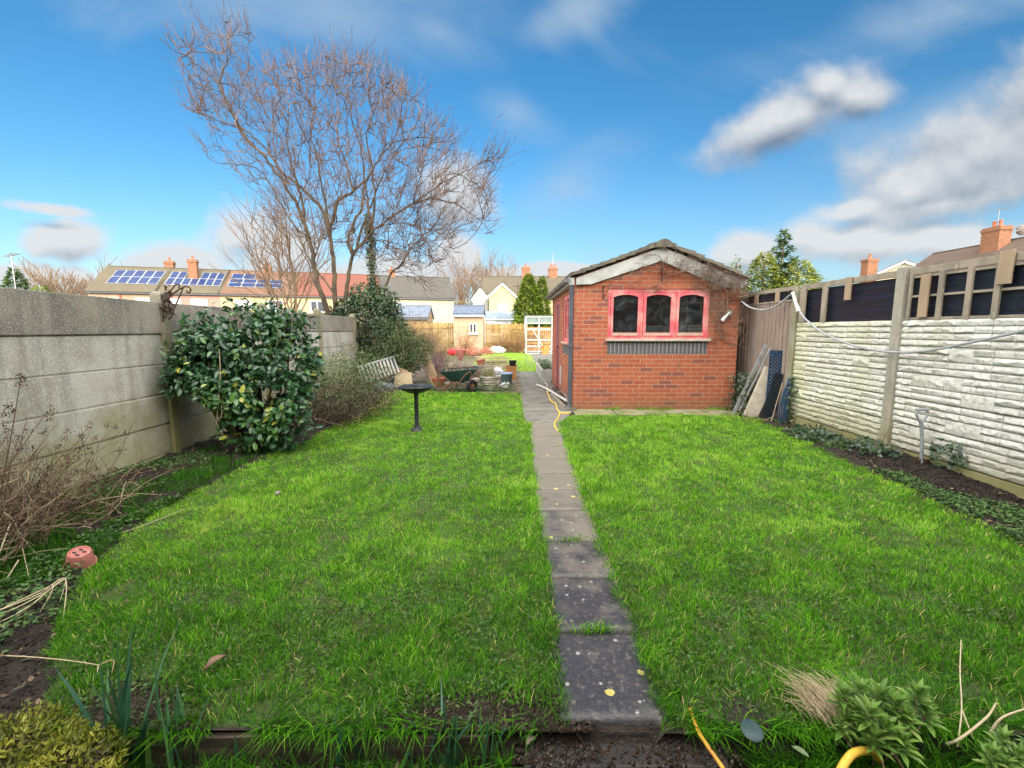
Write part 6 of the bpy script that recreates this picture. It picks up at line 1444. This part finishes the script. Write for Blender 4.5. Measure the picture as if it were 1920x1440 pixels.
bare_tree('smaller bare tree with tan trunk behind the grey concrete fence', (-8.1, 16.4, 0), 6.2, .60, 9, .13, .0048, m_twig3, lv=3, kids=(8, 5))
for i, (x, y, h, lab) in enumerate(((-7.2, 80, 13.8, 'bare round-headed tree behind the cream gabled house, right one'), (-11.5, 84, 11.5, 'bare tree left of the cream gabled house, lower and paler'), (-3.0, 82, 13.2, 'bare tree directly above the cream gabled house roof'), (-60, 60, 9.5, 'bare tree left of the solar-panelled terrace'), (-55.5, 62, 9.0, 'bare tree touching the left end of the terrace'), (-65, 66, 9.8, 'thin bare tree beyond the dark conifer at far left'), (-15, 90, 9.0, 'low bare tree between the pale terrace end and the gabled house'))):
    bare_tree(lab, (x, y, 0), h, .75, 10, .28, .030, m_twig2, 3, 'bare trees behind the houses', kids=(7, 6), trunkh=.22)
# brown hedge between the houses
m_hedge = leafmat('brown_hedge', [(.22, .15, .06), (.30, .22, .09), (.17, .14, .05)], .8, .1)
hd = thing('hedge', 'tall brown winter hedge between pale terrace end and gabled house', 'hedge', (-6.5, 66, 0)); foliage('foliage', [((-8.5, 66, 2.8), (2.2, 1, 3.0)), ((-6.0, 66, 2.6), (2.2, 1, 2.8))], 5000, .30, .4, m_hedge, 'lance', hd, .2)
MB().tube([(-7.5, 66, 0), (-7.4, 66, 3)], .12, 8).build('trunk', m_bark, hd)

# conifers
def conifer(label, base, h, r, n, leafL, mat, name='conifer', tips=1, sparse=0, parent_group=None, kind='lance', prof=1.0, hang=.5, up=.1):
    t_ = thing(name, label, 'tree', base); b = np.array(base, float); MB().tube([tuple(b), tuple(b + [0, 0, h * .93])], [max(.05, r * .1), .02], 8).build('trunk', m_bark, t_)
    z = RNG.beta(1.1, 1.5, n); a = RNG.uniform(0, 6.283, n); lobe = 1 + .28 * np.sin(a * 5 + z * 23) * np.sin(z * 40 + a * 2) + .15 * RNG.normal(size=n)
    rr = r * np.clip((1 - z), 0, 1) ** prof * np.clip(z * 9 + .45, 0, 1) * lobe * RNG.uniform(.55, 1.0, n) ** .5
    if sparse:
        tier = np.floor(z * sparse) / sparse; rr *= .35 + .9 * ((z * sparse) % 1 < .55)
        rr *= .75 + .5 * _h(np.floor(a * 2.2), np.floor(z * sparse), 3)
    p = b + np.stack([rr * np.cos(a), rr * np.sin(a), z * h * .97 + h * .02 - .12 * rr], 1)
    d = np.stack([np.cos(a), np.sin(a), np.full(n, .2)], 1)
    leaves('foliage', p, d + .5 * rdir(n) - [0, 0, hang * .4], d * .6 + [0, 0, .8] + .5 * rdir(n), leafL * RNG.uniform(.6, 1.3, n), leafL * .4, np.clip(.5 + 1.3 * (fbm(p[:, 0] * 4 / r, p[:, 2] * 5 / r + a, 3, 3) - .5) + RNG.normal(0, .15, n), 0, 1), mat, kind, t_)
    return t_
m_con = leafmat('bright_conifer', [(.05, .09, .012), (.10, .16, .015), (.17, .24, .02), (.26, .32, .04)], .55, .25)
m_con2 = leafmat('yellow_conifer', [(.09, .12, .02), (.17, .22, .03), (.30, .33, .06), (.42, .42, .10)], .55, .25)
m_con3 = leafmat('dark_conifer', [(.04, .075, .022), (.07, .13, .035), (.13, .20, .055)], .55, .2)
conifer('bright green cone-shaped conifer beside the cream gabled house', (1.35, 36, 0), 5.9, 1.5, 15000, .24, m_con, prof=.62)
conifer('narrow bright green conifer spire just right of the broad cone', (2.45, 36.3, 0), 5.75, .9, 7000, .24, m_con, prof=.62)
conifer('tall open-tipped grey-green conifer behind the timber fence', (8.35, 13.9, 0), 4.5, 1.25, 6500, .13, m_con3, sparse=13, prof=.9)
conifer('bushy yellow-green conifer at the foot of the tall open one', (8.65, 13.5, 0), 3.5, 1.5, 16000, .12, m_con2, prof=.6)
conifer('rounded yellow-green conifer nearest the shed roof', (7.75, 13.8, 0), 3.8, 1.1, 12000, .12, m_con2, prof=.6)
conifer('small green conifer top showing just over the shed roof', (6.75, 13.5, 0), 3.65, .45, 1500, .11, m_con, prof=.7)
conifer('dark green conifer above the left fence below the aerial', (-33.9, 30.5, 0), 5.6, 1.4, 4500, .28, m_con3, prof=.7)
conifer('paler bushy evergreen right of the dark conifer above the left fence', (-32.3, 30.5, 0), 4.4, 1.3, 3500, .26, m_con, prof=.5)

# ================================================================ BUILDINGS
m_white_w = M('white_frame', (.78, .78, .76), (.7, .7, .68), 6, .4, 0)
m_wglass = M('dark_window', (.030, .036, .045), (.055, .06, .075), 1.5, .35, 0, spec=.25)
m_curt = M('curtained_window', (.62, .62, .58), (.48, .48, .46), 3, .3, 0)
m_chim = brickmat('chimney_brick', (.25, .10, .05), (.30, .135, .065), (.13, .06, .035), (.26, .2, .14), moss=False)
def rooftile(name, c, c2, rows=.32, moss=(.13, .11, .055)):
    m, nt, b, o = _base(name); t = NT(nt); pos = t.n('ShaderNodeNewGeometry').outputs['Position']; p = t.n('ShaderNodeSeparateXYZ'); t.l(pos, p.inputs[0])
    f = t.noise(pos, .9, 6, .6); f2 = t.noise(pos, 6, 5, .6)
    col = t.mix(t.rng(f, .35, .65), c, c2); col = t.mix(t.rng(f2, .5, .7, 0, .5), col, moss)
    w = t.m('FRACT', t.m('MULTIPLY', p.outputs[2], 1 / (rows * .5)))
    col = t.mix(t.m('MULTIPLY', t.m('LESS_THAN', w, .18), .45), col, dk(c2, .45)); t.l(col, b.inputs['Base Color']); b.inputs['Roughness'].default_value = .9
    t.bump(w, b, .6, .03); return m
rt_brown = rooftile('roof_brown', (.085, .068, .045), (.10, .085, .05)); rt_red = rooftile('roof_red', (.17, .050, .030), (.14, .052, .034), moss=(.15, .08, .045)); rt_grey = rooftile('roof_grey', (.075, .068, .060), (.06, .055, .048), moss=(.10, .09, .07)); rt_orange = rooftile('roof_orange', (.145, .075, .042), (.12, .066, .040), moss=(.13, .10, .05)); rt_dkbrown = rooftile('roof_dark_brown', (.105, .070, .048), (.08, .055, .040), .36, moss=(.14, .10, .065))
def render_mat(name, c): return M(name, c, dk(c, .88), 1.2, .9, .1, .004, s3=9)
def house(label, x0, y0, ang, L, D, eave, ridge, wall, roof, wins=(), chims=(), solar=(), name='house', cat='house', group=None, over=.25, gable_front=False, door=None, pipes=(), vergewhite=False):
    """local frame: x along the facade from its left end, y away from the viewer"""
    c, s = math.cos(ang), math.sin(ang)
    def T(x, y, z): return Vector((x0 + c * x - s * y, y0 + s * x + c * y, z))
    t_ = thing(name, label, cat, (x0, y0, 0), group)
    m = MB()
    if not gable_front:
        m.prism([T(0, 0, 0), T(0, D, 0), T(0, D, eave), T(0, D / 2, ridge), T(0, 0, eave)], T(L, 0, 0) - T(0, 0, 0))
    else: m.prism([T(0, 0, 0), T(0, 0, eave), T(L / 2, 0, ridge), T(L, 0, eave), T(L, 0, 0)], T(0, D, 0) - T(0, 0, 0))
    m.build('wall', wall, t_)
    th = .16
    def slope(a, b_, cc, d): # quad points -> slab
        nn = (b_ - a).cross(d - a).normalized(); nn = nn if nn.z > 0 else -nn
        return MB().prism([a + nn * .03, b_ + nn * .03, cc + nn * .03, d + nn * .03], nn * th)
    if not gable_front:
        k = (ridge - eave) / (D / 2)
        slope(T(-over * .6, -over, eave - k * over), T(L + over * .6, -over, eave - k * over), T(L + over * .6, D / 2, ridge), T(-over * .6, D / 2, ridge)).build('roof', roof, t_)
        slope(T(-over * .6, D + over, eave - k * over), T(-over * .6, D / 2, ridge), T(L + over * .6, D / 2, ridge), T(L + over * .6, D + over, eave - k * over)).build('roof', roof, t_)
        MB().beam(T(-.1, -over - .06, eave - k * over + .02), T(L + .1, -over - .06, eave - k * over + .02), .11, .11).build('gutter', m_white_w if vergewhite else m_dgrey, t_)
        MB().beam(T(-.1, D / 2, ridge + .19), T(L + .1, D / 2, ridge + .19), .28, .12).build('ridge_tiles', roof, t_)
    else:
        k = (ridge - eave) / (L / 2)
        slope(T(-over, -over * .6, eave - k * over), T(L / 2, -over * .6, ridge), T(L / 2, D, ridge), T(-over, D, eave - k * over)).build('roof', roof, t_)
        slope(T(L + over, -over * .6, eave - k * over), T(L + over, D, eave - k * over), T(L / 2, D, ridge), T(L / 2, -over * .6, ridge)).build('roof', roof, t_)
        for e in (-over, L + over):
            MB().beam(T(e, -over * .6 - .03, eave - k * over), T(L / 2, -over * .6 - .03, ridge), .05, .20).build('bargeboard', m_white_w, t_)
    for w in wins:
        wx, wz, ww, wh_ = w[:4]; cur = len(w) > 4 and w[4]; y_ = -.04
        def q4(a, b_, cc, d, y1, y2): return MB().prism([T(a, y1, cc), T(b_, y1, cc), T(b_, y1, d), T(a, y1, d)], T(0, y2, 0) - T(0, y1, 0))
        fm = MB(); f_ = min(.09, ww * .10)
        for (a, b_, cc, d) in ((wx, wx + ww, wz, wz + f_), (wx, wx + ww, wz + wh_ - f_, wz + wh_), (wx, wx + f_, wz + f_, wz + wh_ - f_), (wx + ww - f_, wx + ww, wz + f_, wz + wh_ - f_), (wx + ww / 2 - f_ / 2, wx + ww / 2 + f_ / 2, wz + f_, wz + wh_ - f_)):
            g_ = q4(a, b_, cc, d, -.09, .0); fm.add(g_.v, g_.f)
        fo = fm.build('window', m_white_w, t_); q4(wx + f_, wx + ww - f_, wz + f_, wz + wh_ - f_, -.05, -.01).build('pane', m_curt if cur else m_wglass, fo)
        q4(wx - .1, wx + ww + .1, wz - .1, wz - .01, -.16, .0).build('sill', m_white_w, fo)
    for cx, cy, cw, top in chims:
        base = ridge - abs(cy - D / 2) * (ridge - eave) / (D / 2) - .5 if not gable_front else ridge - 1
        m = MB(); z_ = lambda a: a
        def boxat(hw, za, zb): m.prism([T(cx - hw, cy - hw * .7, za), T(cx + hw, cy - hw * .7, za), T(cx + hw, cy + hw * .7, za), T(cx - hw, cy + hw * .7, za)], (0, 0, zb - za))
        boxat(cw / 2, base, top - .3); boxat(cw / 2 + .07, top - .3, top - .12); boxat(cw / 2, top - .12, top)
        ch = m.build('chimney', m_chim, t_)
        for dx_ in ((-.22, .22) if cw > 1 else (0,)): pt = T(cx + dx_, cy, top); MB().lathe([(.0, 0), (.12, 0), (.10, .35), (.13, .38), (.13, .45), (0, .45)], pt, 12).build('chimney_pot', m_terra, ch, True)
    if solar:
        K = math.hypot(D / 2, ridge - eave)
        def S(x, u, off): # u metres up the slope
            f_ = u / K; p_ = T(x, D / 2 * f_, eave + (ridge - eave) * f_); n_ = Vector((s * (ridge - eave), -c * (ridge - eave), D / 2)).normalized(); return p_ + n_ * off
        for (sx0, sx1, u0, u1, nx, nz, skip) in solar:
            for i in range(nx):
                for j in range(nz):
                    if (i, j) in skip: continue
                    a, b_ = sx0 + (sx1 - sx0) * i / nx, sx0 + (sx1 - sx0) * (i + 1) / nx; g0_, g1_ = u0 + (u1 - u0) * j / nz, u0 + (u1 - u0) * (j + 1) / nz
                    o = MB().prism([S(a, g0_, .22), S(b_, g0_, .22), S(b_, g1_, .22), S(a, g1_, .22)], S(a, g0_, .26) - S(a, g0_, .22)).build('solar_panel', m_pvframe, t_)
                    MB().prism([S(a + .05, g0_ + .05, .262), S(b_ - .05, g0_ + .05, .262), S(b_ - .05, g1_ - .05, .262), S(a + .05, g1_ - .05, .262)], S(a, g0_, .27) - S(a, g0_, .262)).build('cells', m_pv, o)
    for pxx, mt in pipes: MB().tube([T(pxx, -.12, .2), T(pxx, -.12, eave - .15)], .05, 8).build('downpipe', mt, t_)
    return t_
m_pv = M('solar_cells', (.018, .035, .11), (.014, .026, .08), .8, .2, 0); m_pvframe = M('panel_frame', (.34, .36, .38), (.28, .29, .3), 3, .4, 0)
TA = math.atan2(.295, .955); TX, TY = -42.5, 44.6
def terr(s0, s1, label, wall, roof, wins, chims, solar=(), pipes=(), **k):
    house(label, TX + math.cos(TA) * s0, TY + math.sin(TA) * s0, TA, s1 - s0, 8.6, 5.2, 8.0, wall, roof, wins, chims, solar, group='terraced houses beyond the left fence', name='terraced_house', pipes=pipes, **k)
pk = render_mat('pink_render', (.42, .22, .18)); tn = render_mat('tan_render', (.38, .27, .19)); crm = render_mat('cream_render', (.46, .36, .21)); plw = render_mat('pale_yellow_render', (.50, .45, .31)); ylw = render_mat('yellow_render', (.47, .38, .21)); wht = render_mat('white_render', (.44, .42, .39))
m_redpipe = M('red_pipe', (.4, .08, .06))
terr(0, 5.8, 'left end terraced house with tan wall and the bluest ten-panel solar array', tn, rt_brown, [(1.0, 3.4, 1.5, 1.2), (3.9, 3.2, 1.4, 1.4, 1), (1.0, .8, 1.5, 1.2)], [(5.5, 4.6, .85, 9.0)], [(1.1, 5.5, 1.3, 4.3, 5, 2, ())], [(2.7, m_redpipe)])
terr(5.8, 11.5, 'pink-walled terraced house with grey solar array and chimney', pk, rt_brown, [(.6, 3.4, 1.5, 1.2, 1), (3.0, 3.3, 1.5, 1.3, 1)], [(2.6, 2.6, .85, 9.0)], [(.35, 5.5, 1.3, 4.3, 7, 2, ((2, 1), (3, 1)))])
terr(11.5, 18.9, 'cream terraced house with orange roof and a stepped solar array', crm, rt_orange, [(1.4, 3.3, 1.6, 1.3, 1), (4.6, 3.3, 1.5, 1.3)], [(3.9, 4.3, .8, 8.9)], [(.5, 5.9, 1.2, 3.0, 4, 2, ()), (.5, 2.9, 3.05, 4.3, 2, 1, ())])
terr(18.9, 28.0, 'cream terraced house with plain red tiled roof behind the big bare tree', crm, rt_red, [(1.5, 3.4, 1.5, 1.2), (5.2, 3.4, 1.5, 1.2, 1)], [])
terr(28.05, 36.9, 'right end terraced house with pale yellow wall and grey roof', plw, rt_grey, [(1.2, 3.4, 1.4, 1.2)], [(1.6, 4.3, .85, 8.95)])
# gabled house in the middle
house('wide pale yellow house with dull brown roof behind the bright conifer', -3.6, 54, 0, 15.5, 8.5, 5.2, 8.0, render_mat('cream_render2', (.46, .38, .22)), rt_grey if False else rooftile('roof_olive', (.095, .080, .05), (.075, .064, .042)), [(5.6, 3.3, 1.4, 1.3)], [(5.4, 4.2, 1.0, 9.4), (8.9, 4.2, 1.1, 9.3)])
house('cream gabled front wing with one white window below its apex', -2.55, 48.9, 0, 2.95, 5.0, 5.0, 6.3, ylw, rooftile('roof_olive2', (.095, .080, .05), (.075, .064, .042)), [(1.0, 3.1, 1.05, 1.05, 1)], name='house_wing', cat='house wing', gable_front=True, over=.2)
house('white side wing left of the cream gabled front', -4.55, 51.6, 0, 1.75, 2.35, 4.9, 6.0, wht, rooftile('roof_olive3', (.095, .080, .05), (.075, .064, .042)), [], name='house_wing', cat='house wing', gable_front=True, over=.12)
house('low white conservatory with shallow roof below the cream gabled front', -2.6, 42.5, 0, 4.6, 3.2, 2.35, 2.95, render_mat('conservatory_white', (.50, .51, .53)), M('glass_roof', (.22, .26, .29), (.18, .22, .25), 2, .25, 0), [(.5, .9, 1.2, 1.1), (2.3, .9, 1.2, 1.1)], name='conservatory', cat='conservatory', over=.1, vergewhite=True)
wire = MB().tube([(.62, 48.4, 0), (.62, 48.4, 6.4)], .05, 6); wire.tube([(.1, 48.4, 6.05), (1.15, 48.4, 6.05)], .04, 6); rootmesh(wire, 'utility_pole', m_oldwood, 'thin dark utility pole with cross arm by the cream gabled front', 'pole', (.62, 48.4, 0))
# outbuildings in the back gardens
house('small pale timber garden shed with dark blue felt roof against the far fence', -3.45, 26.2, 0, 1.72, 1.5, 2.22, 2.62, M('pale_boards', (.44, .31, .21), (.38, .26, .17), 2, .8, .3, .004, stretch=(.3, 1, 9)), M('blue_felt', (.10, .13, .18), (.08, .10, .14), 4, .7, .2), [(.93, 1.2, .42, .55)], name='garden_shed', cat='shed', over=.1, vergewhite=True)
house('low outbuilding with blue-grey roof below the pale terrace end', -8.6, 33, 0, 2.3, 2.2, 2.25, 3.0, M('tan_boards', (.32, .22, .13)), M('slate_roof', (.13, .16, .21), (.09, .11, .15), 3, .6, .2), [], name='outbuilding', cat='outbuilding', over=.15)
# right-hand houses
house('far cream gable-ended house showing above the timber fence', 37.1, 47.3, R(-39), 6.4, 9, 6.5, 8.15, plw, rt_dkbrown, [], [], gable_front=True, over=.3)
m = MB()
hr = house('brown-roofed house at the right with its long roof slope facing the garden', 32.2, 38.3, -math.pi / 2, 19.5, 7.6, 5.0, 7.6, plw, rt_dkbrown, [(12, 3.0, 1.4, 1.2)], [(5.4, 3.0, 1.25, 8.75)], over=.35)
c = P(1638, 485, 40.2); m = MB(); m.bx(c.x - .45, c.x + .45, 40.2, 41.0, 5.6, c.z - .2); m.bx(c.x - .52, c.x + .52, 40.15, 41.05, c.z - .2, c.z); ct = thing('chimney_stack', 'orange brick chimney in front of the far cream gable house', 'chimney', (c.x, 40.6, 0))
m.build('stack', m_chim, ct); MB().lathe([(0, 0), (.14, 0), (.11, .4), (.15, .45), (0, .45)], (c.x, 40.6, c.z), 12).build('chimney_pot', m_terra, ct, True); MB().bx(c.x - .44, c.x + .44, 40.25, 40.95, -.1, 5.59).build('breast', m_chim, ct)
m_alu = M('aerial_metal', (.35, .35, .36), (.3, .3, .3), 5, .4, 0, metal=.6)
def aerial(label, x, y, z0, z1, s=1.0, boom=1.0):
    m = MB(); m.tube([(x, y, z0), (x, y, z1)], .018 * s, 6); m.tube([(x - boom * .6, y, z1 - .1), (x + boom * .6, y + .2, z1 + .12)], .016 * s, 6)
    for k in range(7):
        t = -0.5 + k / 6; cx_, cz = x + t * boom * 1.1, z1 + .01 + .2 * t; h_ = .22 + .12 * (k == 6); m.tube([(cx_ - .05, y - h_, cz), (cx_ + .05, y + h_, cz + .02)], .010 * s, 5)
    return rootmesh(m, 'tv_aerial', m_alu, label, 'aerial', (x, y, z0))
aerial('television aerial on the chimney of the brown-roofed house at the right', 35.2, 32.9, 8.7, 9.95, 1.3, 1.0)
aerial('thin aerial on a tall pole above the dark conifer at far left', -33.4, 30, 0, 6.3, 1.6, .6)
aerial('thin aerial on the right chimney of the wide pale yellow house', 5.3, 58.3, 9.2, 11.0, 2.0, .8)
dsh = MB().lathe([(0, 0), (.2, .03), (.38, .11), (.375, .12), (.2, .045), (0, .012)], (36.0, 32.1, 8.35), 20, Matrix.Rotation(R(75), 3, 'Y'), cap=False); dsh.tube([(36.0, 32.1, 8.35), (35.6, 32.5, 8.3)], .03, 6)
rootmesh(dsh, 'satellite_dish', M('dish_grey', (.4, .35, .32)), 'round satellite dish on the right side of the brown-roofed house chimney', 'satellite dish', (36, 32.1, 8.35), smooth=True)
# far timber fence and aluminium greenhouse frame
def farfence(label, xa, xb, y, h, mat, rail=True):
    t_ = thing('timber_fence', label, 'fence', ((xa + xb) / 2, y, 0)); m = MB(); x = xa
    while x < xb - .05: m.bx(x, x + .10, y, y + .02, .0, h + random.uniform(-.02, .02)); x += .125
    m.build('pales', mat, t_)
    for z in (h * .3, h * .82): MB().bx(xa, xb, y - .05, y - .002, z, z + .08).build('rail', mat, t_)
    x = xa
    while x <= xb: MB().bx(x - .05, x + .05, y + .022, y + .12, 0, h + .08).build('post', mat, t_); x += 1.83
m_yfence = M('yellow_timber', (.38, .25, .08), (.30, .19, .06), 3, .85, .3, .004, stretch=(4, 1, .5))
farfence('sunlit yellowish picket fence right of the small pale shed', -1.62, .95, 27.6, 1.75, m_yfence)
farfence('sunlit yellowish close fence left of the small pale shed', -6.6, -3.6, 28.2, 1.8, m_yfence)
farfence('weathered fence behind the greenhouse frame', .95, 5.5, 28.0, 1.55, M('orange_timber', (.45, .24, .11), (.34, .2, .1), 3, .85))
gh = thing('greenhouse', 'bare white metal greenhouse frame at the end of the far lawn', 'greenhouse', (1.8, 25.3, 0)); m_wm = M('white_metal', (.50, .50, .49), (.42, .42, .42), 4, .4, 0)
gx0, gx1, gy0, gy1, ghh = .80, 3.0, 24.9, 27.2, 2.12
m = MB(); w_ = .055
for x in (gx0, gx1):
    for y in (gy0, gy1): m.bx(x - w_ / 2, x + w_ / 2, y - w_ / 2, y + w_ / 2, 0, ghh)
for x in (gx0 + .73, gx0 + 1.46): m.bx(x - w_ / 2, x + w_ / 2, gy0 - .02, gy0 + .02, 0, ghh)
for z in (.05, .45, .82, 1.42, 1.75, ghh):
    m.bx(gx0, gx1, gy0 - w_ / 2, gy0 + w_ / 2, z - .03, z + .03)
    if z in (.05, ghh): m.bx(gx0 - w_ / 2, gx0 + w_ / 2, gy0, gy1, z - .03, z + .03); m.bx(gx0, gx1, gy1 - w_ / 2, gy1 + w_ / 2, z - .03, z + .03)
m.tube([(gx0 + .35, gy0, 1.42), (gx0 + .95, gy0, .45)], .025, 6); m.build('frame', m_wm, gh)
MB().bx(gx0 + .04, gx1 - .04, gy0 + .05, gy0 + .06, 1.80, 2.08).build('pane', M('greenhouse_glass', (.20, .25, .23), (.16, .22, .20), 2, .15, 0), gh)

pot('plant_pot', 'orange pot in front of the greenhouse frame', 1.85, 24.5, 0, .18, .22, .5, M('orange_pot', (.62, .25, .06)), .02)
conc = MB(); conc.bx(.6, 3.2, 17.0, 24.8, -.03, .012); tag(conc.build('far_path', m_conc), kind='structure')
m_oshr = leafmat('orange_twig', [(.26, .14, .06), (.34, .20, .07), (.20, .12, .06)], .8, 0); m_rshr = leafmat('red_twig', [(.45, .13, .09), (.5, .2, .12), (.35, .16, .1)], .8, .1)
bare_shrub('orange-brown bare shrub before the far picket fence, right', (.35, 26.6, 0), 110, 1.5, m_oshr, .012, .8)
bare_shrub('orange-brown bare shrub before the far picket fence, middle', (-.55, 26.8, 0), 90, 1.2, m_oshr, .012, .8)
bare_shrub('bare upright shrub in front of the small pale shed', (-2.6, 24.8, 0), 60, 1.5, m_oshr, .012, .6)
bare_shrub('tangled brown bare shrub left of the small pale shed', (-4.4, 22.5, 0), 150, 1.9, m_twig2, .012, .7)
bare_shrub('tall tangled bare shrub by the far left fence corner', (-5.6, 21.5, 0), 160, 2.4, m_twig2, .012, .8)
bare_shrub('low brown bare shrub above the far end of the rubbish heap', (-3.2, 19.0, 0), 120, 1.2, m_twig2, .010, 1.0)
for i, (x, l) in enumerate(((-3.0, 'left'), (-2.2, 'middle'), (-1.4, 'right'))):
    t_ = thing('red_perennial', 'low reddish dead perennial before the small pale shed, %s of three' % l, 'plant', (x, 24.2, 0), 'reddish perennials by the far shed'); foliage('foliage', [((x, 24.2, .18), (.42, .3, .26))], 900, .09, .3, m_rshr, 'lance', t_, .1)
crumple('plastic_bag', 'pale rubbish bags heaped before the far picket fence', (-.9, 25.4, .22), (.45, .3, .22), m_bag, 'bag', 11)

# the house whose shadow lies over the near garden (behind the photographer)
house('long brick house with brown roof standing across the near end of the garden', -13, -11.6, 0, 26, 9.0, 5.4, 8.4, brickmat('house_brick', (.34, .14, .09), (.40, .19, .12), (.2, .1, .07), (.45, .4, .34), moss=False), rt_dkbrown, [], [])
